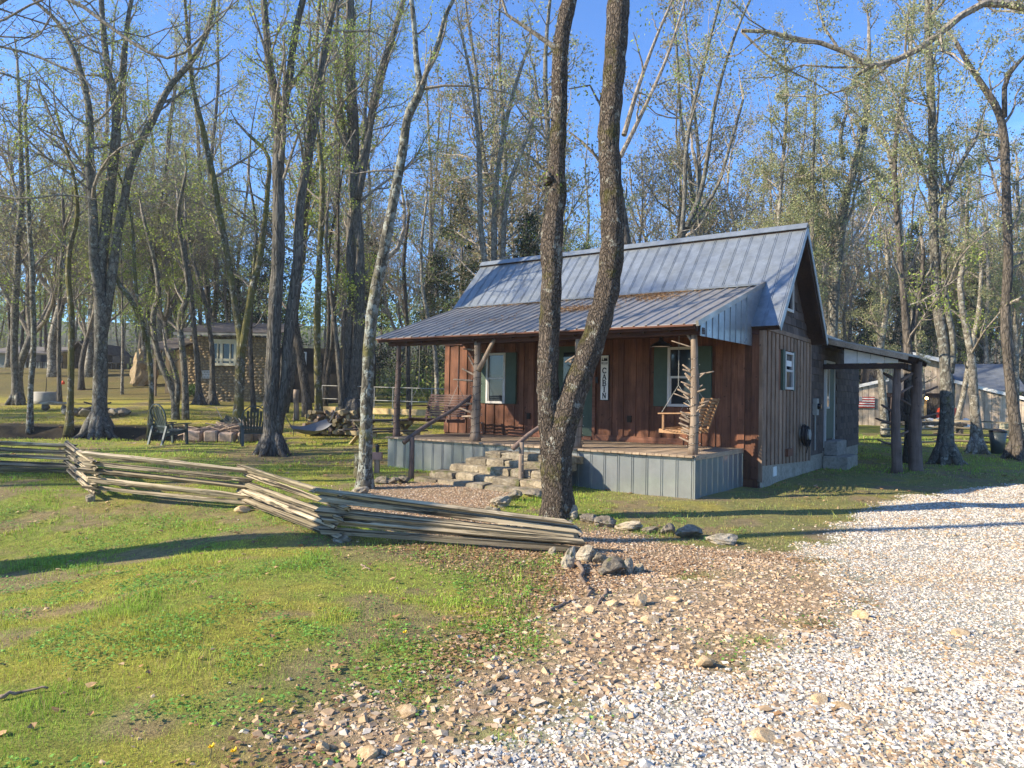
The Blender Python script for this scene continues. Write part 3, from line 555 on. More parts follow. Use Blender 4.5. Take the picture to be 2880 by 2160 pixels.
# ---- porch deck and skirt
DL = -7.12
nb = 52; pw = -DL / nb
for i in range(nb):
    o = piece('deck_board', (0, 0, 0), (pw - .007, 2.60, .038), M_deck, cabin); o.location = (DL + pw * (i + .5), W_V - .05 - 1.30 + rng.uniform(-.004, .004), .716 + rng.uniform(-.002, .002))
mb = MB(); mb.box((DL + .02, .03, .62), (-.02, .07, .695)); mb.box((DL + .02, .07, .55), (DL + .06, W_V - .06, .695)); mb.box((-.06, .07, .55), (-.02, W_V - .06, .695)); mb.build('deck_joist', M_rafter, cabin)
piece('deck_trim', (-.0, -.02, .655), (.03, W_V - .05, .735), M_deck, cabin)
def rib_panel(w, h, ribs, mat, th=.012):                  # sheet in x,z with vertical ribs facing -y
    key = ('rib', round(w, 3), round(h, 3), mat.name)
    if key in _bx: return _bx[key]
    mb = MB(); xs = [(-w / 2, 0)]
    for r in ribs: xs += [(r - .007, 0), (r - .004, -th), (r + .004, -th), (r + .007, 0)]
    xs += [(w / 2, 0)]; xs = sorted(xs, key=lambda q: q[0]); n = len(xs)
    V = [(x, y, z) for z in (0, h) for x, y in xs] + [(x, y + .006, z) for z in (0, h) for x, y in xs]
    F = []
    for i in range(n - 1): F += [(i, i + 1, n + i + 1, n + i), (2*n + i + 1, 2*n + i, 3*n + i, 3*n + i + 1), (i + 1, i, 2*n + i, 2*n + i + 1), (n + i, n + i + 1, 3*n + i + 1, 3*n + i)]
    F += [(0, n, 3*n, 2*n), (n - 1, 2*n + n - 1, 3*n + n - 1, n + n - 1)]
    mb.add(V, F); _bx[key] = mb.mesh('panel', mat); return _bx[key]
npn = 26; w = -DL / npn
for i in range(npn):
    rb = [w / 2 - .02] if i % 2 else [w / 2 - .02, w / 2 - .055]
    share('skirt_panel', rib_panel(w + (i % 2) * .0005, .80, rb, M_skirt), cabin, (DL + w * (i + .5), -.012 + .001 * (i % 2), -.115 + rng.uniform(-.003, .003)))
for i in range(9): share('skirt_panel', rib_panel(.28, .80, [.11], M_skirt), cabin, (.006, .155 + .28 * i, -.13), (0, 0, PI / 2)); 
for i in range(9): share('skirt_panel', rib_panel(.28, .80, [.11], M_skirt), cabin, (DL - .006, .155 + .28 * i, -.13), (0, 0, -PI / 2))
mb = MB(); mb.box((-.004, -.035, -.1), (.022, -.013, .69)); mb.build('skirt_corner', M_skirt, cabin)
# ---- porch posts of peeled log
posts = []
def log_post(pu, pv, z0, z1, r, seed, stubs, mat, name='post', top_dark=True, parent=cabin, knobby=.07):
    rg = np.random.default_rng(seed); mb = MB(); n = 16; zz = np.linspace(z0, z1, n); P = [(pu + .02 * math.sin(z * 2.2 + seed), pv + .015 * math.cos(z * 2.7 + seed), z) for z in zz]
    R = r * (1.18 - .42 * (zz - z0) / (z1 - z0)) * (1 + .05 * np.sin(zz * 9 + seed)); R[0] *= 1.1; mb.tube(P, R, 12, lump=knobby)
    for (z, ang, ln, up, rr) in stubs:
        a = math.radians(ang); x, y = pu + math.cos(a) * r * .6, pv + math.sin(a) * r * .6
        e = Vector((math.cos(a) * ln, math.sin(a) * ln, up)); k = 5; Q = [(x + e.x * t, y + e.y * t, z + e.z * t) for t in np.linspace(0, 1, k)]; mb.tube(Q, [rr * (1.2 - .45 * t) for t in np.linspace(0, 1, k)], 7, lump=.1)
    o = mb.build(name, mat, parent, True); posts.append((pu, pv, z0, z1, r)); return o
rp = random.Random(3)
log_post(-7.0, .14, .735, 2.78, .066, 1, [(1.9, 150, .12, .1, .015), (2.3, 10, .14, .12, .015), (1.4, -60, .08, .08, .012)], M_log_dark)
log_post(-4.76, .16, .735, 2.8, .088, 2, [(2.2, -12, .48, .62, .05), (2.62, 160, .5, .05, .018), (2.1, 170, .42, .14, .022), (1.98, 190, .5, .03, .02), (1.5, 200, .3, .02, .02), (2.2, 150, .5, .35, .02), (1.25, 165, .45, -.02, .022), (1.3, 185, .42, .13, .022)], M_log)
log_post(-2.35, .16, .735, 2.8, .085, 3, [(2.3, 175, .2, .08, .03), (1.9, 20, .1, .05, .02), (2.45, 200, .2, -.12, .02)], M_log)
st = []
for k in range(30):
    z = .95 + 1.25 * (k / 30) + rp.uniform(-.03, .03); st.append((z, rp.choice([-20, 10, 150, 175, 200, 340]) + rp.uniform(-25, 25), rp.uniform(.1, .32) * (1 if z > 1.6 else .7), rp.uniform(.04, .14), rp.uniform(.011, .021)))
log_post(-.09, .16, .735, 2.82, .070, 4, st + [(2.55, 190, .35, .12, .012), (2.65, 170, .16, .2, .025)], M_log)
# beams, rafters, ceiling
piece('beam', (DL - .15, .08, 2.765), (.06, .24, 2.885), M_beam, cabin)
piece('wall_plate', (U_L, W_V - .075, 2.95), (.3, W_V - .047, 3.07), M_beam, cabin)
sl = (4.02 - 2.93) / 3.35; a_ = math.atan(sl)
def pz(v): return 2.93 + (v + .10) * sl
piece('fascia', (-7.45, -.085, 2.835), (.0, -.06, 2.915), M_beam, cabin)
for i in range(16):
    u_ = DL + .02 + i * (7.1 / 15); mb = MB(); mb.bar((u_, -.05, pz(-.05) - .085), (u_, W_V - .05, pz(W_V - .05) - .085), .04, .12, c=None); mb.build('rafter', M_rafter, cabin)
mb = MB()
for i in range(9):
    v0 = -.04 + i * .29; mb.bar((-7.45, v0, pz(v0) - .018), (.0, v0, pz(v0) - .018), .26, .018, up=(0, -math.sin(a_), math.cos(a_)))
mb.build('ceiling_boards', M_cedar_h, cabin)
# corrugated porch roof panels (slightly fanned like in reality: left edge leans out to the ridge side)
NP = 33; L_ = math.hypot(3.35, 3.35 * sl)
for i in range(NP):
    e0 = -7.55 + 7.58 * i / NP; e1 = -7.55 + 7.58 * (i + 1) / NP; t0 = -7.85 + 8.0 * i / NP; t1 = -7.85 + 8.0 * (i + 1) / NP; mb = MB(); V = []; pf = [(0, 0), (.04, .022), (.16, .022), (.2, 0), (1, 0)]
    for kk, vv in enumerate(np.linspace(-.10, 3.25, 7)):
        tt = (vv + .1) / 3.35
        for f, h in pf: uu = (e0 + (e1 - e0) * f) * (1 - tt) + (t0 + (t1 - t0) * f) * tt; V.append((uu, vv - math.sin(a_) * h, pz(vv) + math.cos(a_) * h + .004 * math.sin(i * 1.7 + kk * 2.3)))
    nn = 5; F = []
    for kk in range(6):
        for q in range(4): F.append((kk*nn + q, kk*nn + q + 1, (kk+1)*nn + q + 1, (kk+1)*nn + q))
    m0 = len(V); V += [(x, y, z - .008) for x, y, z in V]; F += [tuple(m0 + q for q in reversed(f)) for f in F]; F += [(q, m0 + q, m0 + q + 1, q + 1) for q in range(4)]; mb.add(V, F); mb.build('porch_roof_panel', M_roof2, cabin)
# flashing strip where the porch roof meets the main roof
mb = MB(); mb.bar((-7.9, 3.2, pz(3.2) + .035), (.17, 3.2, pz(3.2) + .035), .2, .012, up=(0, -math.sin(a_), math.cos(a_))); mb.bar((-7.9, 3.32, pz(3.32) + .06), (.17, 3.32, pz(3.32) + .06), .12, .012, up=(0, -.6, .8)); mb.build('flashing', M_roof, cabin)
# right end of the porch roof: ribbed metal gusset and smooth blue-grey panel
n = 8
for i in range(n):
    v0 = .04 + i * (2.16 / n); v1 = v0 + 2.16 / n - .006; mb = MB(); x = .06 + .10 * (i / n); zb0 = 2.735; 
    A = [(x, v0, zb0), (x, v1, zb0), (x, v1, pz(v1) - .015), (x, v0, pz(v0) - .015)]; V = A + [(x - .012, y, z) for _, y, z in A]; mb.add(V, [(0,1,2,3),(7,6,5,4),(0,4,5,1),(1,5,6,2),(2,6,7,3),(3,7,4,0)])
    mb.box((x - .001, v1 - .02, zb0), (x + .014, v1, pz(v1) - .03)); mb.build('gusset_panel', M_roof, cabin)
mb = MB(); x = .165; A = [(x, 2.2, 2.735), (x, 2.5, 2.735), (x + .01, 2.5, 3.12), (x + .02, 3.3, 4.06), (x, 2.2, pz(2.2))]; V = A + [(a - .02, b_, c_) for a, b_, c_ in A]; mb.add(V, [(0,1,2,2),(0,2,4,4),(2,3,4,4),(5,7,6,6),(5,9,7,7),(7,9,8,8),(0,5,6,1),(1,6,7,2),(2,7,8,3),(3,8,9,4),(4,9,5,0)]); mb.build('end_flashing', M_roof, cabin)
mb = MB(); mb.bar((.05, -.1, pz(-.1) + .0), (.175, 3.3, pz(3.3) + .02), .05, .09, up=(0, -math.sin(a_), math.cos(a_))); mb.build('rake_trim', M_roof2, cabin)
# ---- main roof
UE, UL2 = .71, -8.02; EV, RV, BVV = 2.40, 4.47, 6.52; EZ, RZ = 3.10, 5.40; rs = (RZ - EZ) / (RV - EV); ra = math.atan(rs); LR = math.hypot(RZ - EZ, RV - EV)
nr = 32; w = (UE - UL2) / nr
for i in range(nr):
    rb = [w / 2 - .02] if i % 2 else [w / 2 - .02, w / 2 - .055]
    share('roof_panel', rib_panel(w + (i % 2) * .0005, LR, rb, M_roof, .010), cabin, (UL2 + w * (i + .5), EV, EZ + .001 * (i % 2)), (-(PI / 2 - ra), 0, 0))
mb = MB(); nrm = Vector((0, -math.sin(ra), math.cos(ra)))
mb.bar(Vector((UL2 + .01, EV, EZ)).lerp(Vector((UL2 + .01, RV, RZ)), .5) - nrm * .07, Vector((UE - .01, EV, EZ)).lerp(Vector((UE - .01, RV, RZ)), .5) - nrm * .07, LR - .02, .10, up=tuple(nrm)); mb.build('roof_deck', M_rafter, cabin)
nb_ = Vector((0, math.sin(ra), math.cos(ra))); mb = MB()
mb.bar(Vector((UL2, (RV + BVV) / 2, (EZ + RZ) / 2)) - nb_ * .01, Vector((UE, (RV + BVV) / 2, (EZ + RZ) / 2)) - nb_ * .01, LR, .02, up=tuple(nb_)); mb.build('rear_roof', M_roof, cabin)
mb = MB(); mb.bar(Vector((UL2 + .01, (RV + BVV) / 2, (EZ + RZ) / 2)) - nb_ * .075, Vector((UE - .01, (RV + BVV) / 2, (EZ + RZ) / 2)) - nb_ * .075, LR, .10, up=tuple(nb_)); mb.build('rear_roof_deck', M_rafter, cabin)
for sgn, (v0, z0) in ((-1, (EV, EZ)), (1, (BVV, EZ))):
    mb = MB(); mb.bar((UE + .012, v0, z0 - .06), (UE + .012, RV, RZ - .06), .02, .13, up=(0, 0, 1)); mb.build('rake_fascia', M_roof, cabin)
    for u_ in (UE - .06,): mb = MB(); mb.bar((u_, v0 - sgn * .25, z0 - .19 + .25 * rs), (u_, RV, RZ - .19), .09, .1); mb.build('rake_rafter', M_rafter, cabin)
mb = MB(); mb.bar((UL2 - .01, RV - .075, RZ - .045), (UE + .02, RV - .075, RZ - .045), .17, .012, up=tuple(nrm)); mb.bar((UL2 - .01, RV + .075, RZ - .045), (UE + .02, RV + .075, RZ - .045), .17, .012, up=tuple(nb_)); rc = mb.build('ridge_cap', M_roof, cabin)
rc.location = (0, 0, .05)
# ---- right gable end: board and batten
GZ0 = lambda v: .41 - .14 * (v - W_V) / 3.9
sw = (4.10, 4.76, 1.92, 2.72)
opS = [(sw[0] - .16, sw[1] + .16, sw[2] - .02, sw[3] + .03)]
v = W_V + .06; k = 0
piece('wall_board', (U_R + .0005, W_V, .4), (U_R + .004, BV, 3.06), M_cedar, cabin, 0)
while v < BV - .1:
    for l, h in spans(v, v + .185, GZ0(v), 3.05, opS): piece('board', (U_R + .005, v, l), (U_R + .038, v + .185, h), M_cedar_grey, cabin)
    for l, h in spans(v + .205, v + .275, GZ0(v), 3.05, opS): piece('board', (U_R + .005, v + .205, l), (U_R + .016, v + .275, h), M_cedar, cabin)
    v += .29; k += 1
piece('trim_board', (U_R + .005, W_V - .05, 3.055), (U_R + .055, BV + .02, 3.145), M_cedar_grey, cabin)
piece('corner_board', (U_R + .005, BV - .07, .28), (U_R + .05, BV + .02, 3.05), M_cedar_grey, cabin)
mb = MB(); mb.box((U_R - .05, W_V, -.4), (U_R + .002, 12.88, .42)); mb.build('foundation', M_conc, cabin)
# side window
def side_window(v0, v1, z0, z1, band=True):
    x = U_R; mb = MB(); w = .05
    mb.box((x, v0, z0), (x + .07, v0 + w, z1)); mb.box((x, v1 - w, z0), (x + .07, v1, z1)); mb.box((x, v0 + w, z1 - w), (x + .07, v1 - w, z1)); mb.box((x, v0 + w, z0), (x + .085, v1 - w, z0 + w)); f = mb.build('window', M_white, cabin)
    zm = (z0 + z1) / 2; mb = MB(); mb.box((x + .01, v0 + w, zm - .02), (x + .055, v1 - w, zm + .025)); mb.build('sash', M_white, f)
    for a, b in ((z0 + w, zm - .02), (zm + .025, z1 - w)): q = MB(); q.box((x + .022, v0 + w + .001, a), (x + .03, v1 - w - .001, b)); q.build('pane', M_glass, f)
    if band: q = MB(); q.box((x + .0305, v0 + w + .01, z1 - .30), (x + .034, v1 - w - .01, z1 - .18)); q.build('blind', M_white2, f)
    for a, b in ((v0 - .16, v0), (v1, v1 + .16)): q = MB(); q.box((x + .005, a, z0 - .02), (x + .055, b, z1 + .03)); q.build('shutter', M_green, f)
side_window(*sw)
mb = MB(); x = U_R; mb.box((x, 4.0, 3.60), (x + .05, 4.80, 3.66)); mb.box((x, 4.75, 3.66), (x + .05, 4.80, 4.62)); mb.box((x, 4.0, 3.66), (x + .05, 4.05, 4.6)); mb.box((x, 4.05, 4.55), (x + .05, 4.75, 4.62)); f = mb.build('window', M_white, cabin)
mb = MB(); mb.box((x + .015, 4.05, 3.66), (x + .02, 4.75, 4.55)); mb.build('pane', M_glass, f)
# gable and wing shingles
def shingle_rows(v0, v1, z0, z1, hfun=None, op=None):
    r = 0; z = z0
    while z < z1:
        off = (r % 2) * .24 + rng.uniform(0, .06); v = v0 - off
        while v < v1:
            a, b = max(v, v0), min(v + .47, v1)
            if b - a > .04:
                ok = True
                if hfun: ok = (z + .02 < hfun(a)) or (z + .02 < hfun(b))
                if ok:
                    for l, h in spans(a, b, z, z + .20, op or []):
                        if hfun:
                            h = min(h, min(hfun(a), hfun(b)) + .02)
                        if h - l > .03: piece('shingle', (U_R, a, l), (U_R + .018 + .006 * (r % 2), b - .006, h - .004), M_shingle, cabin, .003, (0, -.09, 0))
            v += .476
        z += .178; r += 1
gh = lambda v: RZ - .16 - abs(v - RV) * rs
shingle_rows(W_V, BV, 3.15, 5.2, gh, [(4.0, 4.8, 3.6, 4.62)])
# ---- rear wing
mb = MB(); mb.box((-5.2, BV, -.6), (U_R - .002, 12.9, 3.25)); mb.build('wing_wall', M_shingle, cabin)
DO = (8.12, 9.12, .72, 2.68)
shingle_rows(BV + .02, 12.9, .38, 3.2, None, [(DO[0] - .06, DO[1] + .06, .3, DO[3] + .06)])
mb = MB(); mb.box((-5.6, BV + .1, 3.255), (U_R + .25, 13.2, 3.32)); mb.build('wing_roof', M_roof, cabin)
mb = MB(); mb.box((U_R, DO[0], DO[2]), (U_R + .03, DO[1], DO[3])); d2 = mb.build('door', M_green, cabin)
mb = MB(); mb.box((U_R + .031, DO[0] + .12, 1.55), (U_R + .036, DO[0] + .38, 2.55)); mb.build('door_pane', M_glass, d2)
mb = MB(); mb.box((U_R + .031, DO[0] + .08, 1.5), (U_R + .045, DO[0] + .12, 2.6)); mb.box((U_R + .031, DO[0] + .38, 1.5), (U_R + .045, DO[0] + .42, 2.6)); mb.box((U_R + .031, DO[0] + .12, 1.5), (U_R + .045, DO[0] + .38, 1.55)); mb.box((U_R + .031, DO[0] + .12, 2.55), (U_R + .045, DO[0] + .38, 2.6)); mb.build('pane_frame', M_white, d2)
mb = MB(); mb.box((U_R, DO[0] - .06, .5), (U_R + .05, DO[0], DO[3] + .06)); mb.box((U_R, DO[1], .5), (U_R + .05, DO[1] + .06, DO[3] + .06)); mb.box((U_R, DO[0], DO[3]), (U_R + .05, DO[1], DO[3] + .06)); mb.build('door_frame', M_white, cabin)
piece('door_step', (U_R + .01, 7.9, -.2), (U_R + .6, 9.3, .30), M_conc, cabin, .02); piece('door_step', (U_R + .01, 8.05, .301), (U_R + .34, 9.2, .68), M_conc, cabin, .02)
mb = MB(); mb.box((U_R + .02, 6.74, 1.35), (U_R + .12, 6.95, 1.75)); mt = mb.build('electric_meter', M_pot, cabin); q = MB(); q.tube([(U_R + .12, 6.845, 1.56), (U_R + .2, 6.845, 1.56)], [.075, .06], 14); q.build('dial', M_glass, mt); q = MB(); q.tube([(U_R + .06, 6.84, .5), (U_R + .06, 6.84, 1.35)], [.02, .02], 8); q.build('conduit', M_pot, mt)
mb = MB(); mb.box((U_R + .003, 3.42, .14), (U_R + .02, 3.66, .33)); mb.build('foundation_vent', M_white2, cabin)
mb = MB(); mb.box((U_R + .036, 4.22, .50), (U_R + .10, 4.60, .66)); mb.build('faucet_box', M_cedar, cabin)
# ---- side porch roof over the wing door
sp = (2.76 - 3.27) / (2.5 - .42)
def sz(u): return 3.27 + (u - .42) * sp
mb = MB(); mb.bar((.34, 8.95, sz(.34)), (2.5, 8.95, sz(2.5)), 2.7, .05); mb.build('side_porch_roof', M_roof2, cabin)
mb = MB(); mb.bar((.45, 7.585, sz(.45) - .07), (2.28, 7.585, sz(2.28) - .07), .03, .12); mb.build('side_porch_fascia', M_deck, cabin)
for i in range(5): mb = MB(); v_ = 7.75 + i * .6; mb.bar((.36, v_, sz(.36) - .09), (2.42, v_, sz(2.42) - .09), .04, .11); mb.build('side_porch_rafter', M_rafter, cabin)
piece('side_porch_beam', (.36, 7.82, 2.50), (2.2, 7.92, 2.63), M_rafter, cabin); piece('side_porch_beam', (2.12, 7.925, 2.48), (2.24, 10.2, 2.62), M_rafter, cabin)
for i in range(4):
    a, b = .85 + i * .3, .85 + (i + 1) * .3 - .01; A = [(a, 7.80, 2.64), (b, 7.80, 2.64), (b, 7.80, sz(b) - .16), (a, 7.80, sz(a) - .16)]; V = A + [(x, y + .01, z) for x, y, z in A]; mb = MB(); mb.add(V, [(0,1,2,3),(7,6,5,4),(0,4,5,1),(1,5,6,2),(2,6,7,3),(3,7,4,0)]); mb.build('side_porch_panel', M_white2, cabin)  # metal infill coloured white to carry its sunlit look
log_post(1.99, 8.0, -.05, 2.6, .105, 8, [(2.25, 150, .3, .16, .04), (2.2, 10, .28, .2, .045), (1.45, 170, .28, .18, .03), (1.15, 175, .4, .14, .03), (.65, 180, .35, .12, .025), (1.9, 30, .3, .2, .03), (.9, 20, .2, .1, .03)], M_log_dark, 'side_porch_post')
log_post(2.32, 8.8, -.1, 2.7, .14, 9, [(1.9, 20, .4, .2, .03), (1.3, 0, .4, .15, .03), (1.6, 200, .3, .2, .03)], M_log_dark, 'side_porch_post')
# dead leaves on the porch roof
mb = MB()
def roofl(n, uc, vc, su, sv, sx, zofs=.012, zf=pz):
    uu = rng.normal(uc, su, n); vv = rng.normal(vc, sv, n) + (uu - uc) * sx; k = (vv > 0) & (vv < 3.2) & (uu < 0); uu, vv = uu[k], vv[k]; xy = np.stack([uu, vv], -1); litter(mb, xy, .012, .03, zofs + .01, zf(vv))
roofl(900, -3.4, 1.9, .45, .18, -.1); roofl(1300, -2.4, 3.05, .6, .12, 0); roofl(500, -1.9, 2.6, .35, .2, -.2); roofl(300, -5.8, 3.0, .8, .08, 0); roofl(120, -5.3, 1.2, .5, .3, 0)
o = mb.build('dead_leaves', M_dry, cabin); tag(o, kind='stuff')
# ================================================================== things on and about the porch
def cthing(name, u, v, z, label, cat, group=None, rz=0): return thing(name, CO + CU * u + CV * v + Vector((0, 0, z)), label, cat, group, CANG + rz)
# hanging lamp
lp = cthing('pendant_lamp', -1.15, 1.2, 2.66, 'black barn style lamp hanging from the porch ceiling above the right window', 'lamp')
mb = MB(); a = [(.205, 0), (.20, .015), (.15, .06), (.07, .10), (.04, .13), (.035, .19)]; th = np.arange(20) * 2 * PI / 20; V = np.array([(r * math.cos(t_), r * math.sin(t_), z) for r, z in a for t_ in th]); F = [(i * 20 + j, i * 20 + (j + 1) % 20, (i + 1) * 20 + (j + 1) % 20, (i + 1) * 20 + j) for i in range(len(a) - 1) for j in range(20)]; mb.add(V, F); mb.build('shade', M_black, lp, True)
mb = MB(); mb.tube([(0, 0, .012), (0, 0, .02)], [.185, .06], 20); mb.build('shade_lining', M_white2, lp); mb = MB(); mb.tube([(0, 0, .18), (0, 0, pz(1.2) - 2.66 - .02)], [.02, .02], 8); mb.build('stem', M_black, lp)
# CABIN sign
sg = cthing('cabin_sign', -3.02, W_V - .05, 1.62, 'tall narrow white sign lettered RELAX and CABIN on the front wall', 'sign')
mb = MB(); mb.box((-.105, -.03, 0), (.105, -.0, 1.0)); mb.build('sign_frame', M_black, sg); mb = MB(); mb.box((-.09, -.034, .015), (.09, -.0305, .985)); mb.build('sign_face', M_white2, sg)
mb = MB()
def stroke(pts, w, y=-.037):
    for (a, b) in zip(pts[:-1], pts[1:]): mb.bar((a[0], y, a[1]), (b[0], y, b[1]), .003, w, up=(-(b[1] - a[1]), 0, b[0] - a[0]) if True else (0, 0, 1))
def glyph(ch, cx, z0, w, h, t):
    X = lambda x: cx + (x - .5) * w; Z = lambda z: z0 + z * h
    def s(pp, tt=t): stroke([(X(a), Z(b)) for a, b in pp], tt)
    se = t * .45
    if ch == 'C': s([(.88, .75), (.75, .93), (.5, 1), (.25, .9), (.1, .65), (.08, .5), (.1, .35), (.25, .1), (.5, 0), (.75, .06), (.9, .22)]); s([(.9, .68), (.9, 1)], se)
    if ch == 'A': s([(.12, 0), (.47, 1)], t * .6); s([(.47, 1), (.85, 0)]); s([(.25, .35), (.72, .35)], se); s([(0, 0), (.28, 0)], se); s([(.68, 0), (1, 0)], se)
    if ch == 'B': s([(.22, 0), (.22, 1)]); s([(.05, 1), (.6, 1), (.78, .88), (.78, .64), (.6, .53), (.22, .53)], t * .8); s([(.6, .53), (.88, .4), (.88, .14), (.65, 0), (.05, 0)], t * .8)
    if ch == 'I': s([(.5, 0), (.5, 1)]); s([(.25, 0), (.75, 0)], se); s([(.25, 1), (.75, 1)], se)
    if ch == 'N': s([(.18, 0), (.18, 1)], t * .6); s([(.18, 1), (.82, 0)]); s([(.82, 0), (.82, 1)], t * .6); s([(0, 0), (.36, 0)], se); s([(0, 1), (.25, 1)], se); s([(.65, 1), (1, 1)], se)
    if ch == 'R': s([(.2, 0), (.2, 1)]); s([(.2, 1), (.75, .95), (.8, .7), (.6, .5), (.2, .5)]); s([(.5, .5), (.9, 0)])
    if ch == 'E': s([(.2, 0), (.2, 1)]); s([(.2, 1), (.85, 1)]); s([(.2, .5), (.7, .5)]); s([(.2, 0), (.85, 0)])
    if ch == 'L': s([(.2, 0), (.2, 1)]); s([(.2, 0), (.85, 0)])
    if ch == 'X': s([(.1, 0), (.9, 1)]); s([(.1, 1), (.9, 0)])
for i, ch in enumerate('CABIN'): glyph(ch, 0, .60 - i * .138, .105, .112, .024)
for i, ch in enumerate('RELAX'): glyph(ch, -.062 + i * .031, .80, .022, .04, .008)
mb.build('lettering', M_black, sg)
mb = MB(); mb.add([(-.075, -.037, .865), (.075, -.037, .865), (.075, -.037, .885), (-.075, -.037, .885)], [(0, 1, 2, 3)]); mb.add([(-.02, -.0375, .885), (.04, -.0375, .885), (.04, -.0375, .915), (.01, -.0375, .94), (-.02, -.0375, .915)], [(0, 1, 2, 3), (3, 4, 0, 0)])
for cx, h, w_ in ((-.055, .08, .03), (.06, .1, .032), (.045, .07, .026)): mb.add([(cx - w_ / 2, -.0372, .875), (cx + w_ / 2, -.0372, .875), (cx, -.0372, .875 + h)], [(0, 1, 2)])
for k in range(8): mb.box((-.07 + k * .018, -.037, .785), (-.07 + k * .018 + .011, -.0345, .789))
mb.build('woodland_emblem', M_black, sg)
# porch swings
def chain(mb, a, b, r=.006):
    a = Vector(a); b = Vector(b); n = max(2, int((b - a).length / .035)); d = (b - a) / n
    for i in range(n): p = a + d * i; q = p + d * 1.15; s_ = Vector((.006, 0, 0)) if i % 2 else Vector((0, .006, 0)); mb.bar(p + s_, q + s_, .004, .004); mb.bar(p - s_, q - s_, .004, .004)
def swing(u, v, z, rz, mat, label, wd=1.3):
    s = cthing('porch_swing', u, v, z, label, 'porch swing', 'slatted porch swings hanging by chains', rz); h = wd / 2
    # local: x along the seat, -y is front
    for i in range(9): y = -.26 + i * .058; mb = MB(); zc = .03 - .05 * math.sin(PI * (i / 8) * .9); mb.box((-h, y, zc), (h, y + .042, zc + .018)); mb.build('seat_slat', mat, s)
    for i in range(9): t_ = i / 8; y = .27 + .17 * t_ - .03 * math.sin(PI * t_); z_ = .10 + .47 * t_; mb = MB(); mb.bar((-h, y, z_), (h, y, z_), .018, .042, up=(0, .3, 1)); mb.build('back_slat', mat, s)
    for x in (-h + .03, -.02, h - .03):
        mb = MB(); mb.bar((x, -.33, .0), (x, .28, -.02), .035, .07); mb.bar((x, .27, .02), (x, .47, .60), .035, .055, up=(1, 0, 0)); mb.build('side_frame', mat, s)
    for x in (-h + .01, h - .01):
        mb = MB(); mb.bar((x, -.25, .03), (x, -.25, .30), .045, .035, up=(0, 1, 0)); mb.build('arm_post', mat, s); mb = MB(); mb.bar((x, -.34, .31), (x, .36, .33), .075, .022); mb.build('armrest', mat, s)
        mb = MB(); top = pz(v) - z - .1; yk = .02; chain(mb, (x, -.28, .33), (x, yk, .82)); chain(mb, (x, .33, .35), (x, yk, .82)); chain(mb, (x, yk, .82), (x, yk, top)); mb.build('chain', M_pot, s)
    return s
swing(-.62, 1.15, 1.10, -PI / 2 + .1, M_swing, 'light brown slatted porch swing behind the spiky corner post', 1.15)
swing(-6.62, 1.05, 1.10, -.05, M_swing_dk, 'dark brown slatted porch swing at the left end of the porch', 1.28)
# stone steps
steps = cthing('stone_steps', -3.6, -.8, 0, 'broad rough limestone block steps leading up to the porch', 'steps')
blk = []
def step_block(x0, x1, y0, y1, z0, z1, seed):
    r = np.random.default_rng(seed); bm = bmesh.new(); bmesh.ops.create_cube(bm, size=1); bmesh.ops.subdivide_edges(bm, edges=bm.edges[:], cuts=3, use_grid_fill=True)
    from mathutils import noise as NZ
    for v_ in bm.verts:
        p = v_.co; q = Vector((p.x * (x1 - x0) * 7 + seed, p.y * 3, p.z * 3)); e = (abs(p.x) > .49) + (abs(p.y) > .49) + (abs(p.z) > .49); k = 1 - .035 * (e - 1)
        v_.co = Vector((p.x * (x1 - x0) * k, p.y * (y1 - y0) * k, p.z * (z1 - z0) * (1 - .06 * (e - 1)))) + NZ.noise_vector(q) * .022
    me = bpy.data.meshes.new('step_stone'); bm.to_mesh(me); bm.free(); me.materials.append(M_lime)
    share('step_stone', me, steps, ((x0 + x1) / 2, (y0 + y1) / 2, (z0 + z1) / 2))
hh = [.0, .115, .24, .365, .49, .61]; rr = random.Random(5)
for r in range(5):
    yf = -.72 + .26 * r; xl = -1.35 + .22 * r; xr = 1.52; x = xl; yb = .76; k = 0
    while x < xr - .15:
        w_ = rr.uniform(.38, .72); x1 = min(x + w_, xr)
        if xr - x1 < .2: x1 = xr
        step_block(x, x1 - .008, yf + rr.uniform(-.035, .035), yf + .46, hh[r] - .03 - (.1 if r == 0 else 0), hh[r + 1] + rr.uniform(-.01, .012), r * 10 + k + 1); x = x1; k += 1
# hand rails of peeled branches
def handrail(pu, pv, ru, rv, rz_, label, knob):
    p0 = CO + CU * pu + CV * pv; h = cthing('log_handrail', pu, pv, 0, label, 'handrail', 'rough branch handrails beside the stone steps')
    mb = MB(); mb.tube([(0, 0, -.15), (.01, 0, .2), (0, .01, .5), (.01, 0, .86)], [.058, .052, .048, .045], 10, lump=.09)
    for z_ in (.3, .45, .62): mb.tube([(0, 0, z_), (.07, -.03, z_ + .03)], [.014, .008], 6)
    mb.build('post', M_log_dark if not knob else M_log, h, True)
    mb = MB(); e = Vector((ru - pu, rv - pv, rz_)); s0 = Vector((0, -.0, .82)) - (e - Vector((0, 0, .82))).normalized() * .14; P = [s0.lerp(e, t_) + Vector((0, 0, .03 * math.sin(t_ * 6))) + Vector((-.05, -.02, .0)) for t_ in np.linspace(0, 1, 9)]; mb.tube(P, np.linspace(.045, .033, 9), 9, lump=.08)
    mb.build('rail', M_log_dark, h, True)
handrail(-5.1, -1.4, -4.76, .05, 1.66, 'left rough branch handrail running from a thin post up to the forked porch post', 0)
handrail(-2.8, -1.03, -2.38, .05, 1.55, 'right rough branch handrail rising from its post towards the post behind the double trunk', 1)
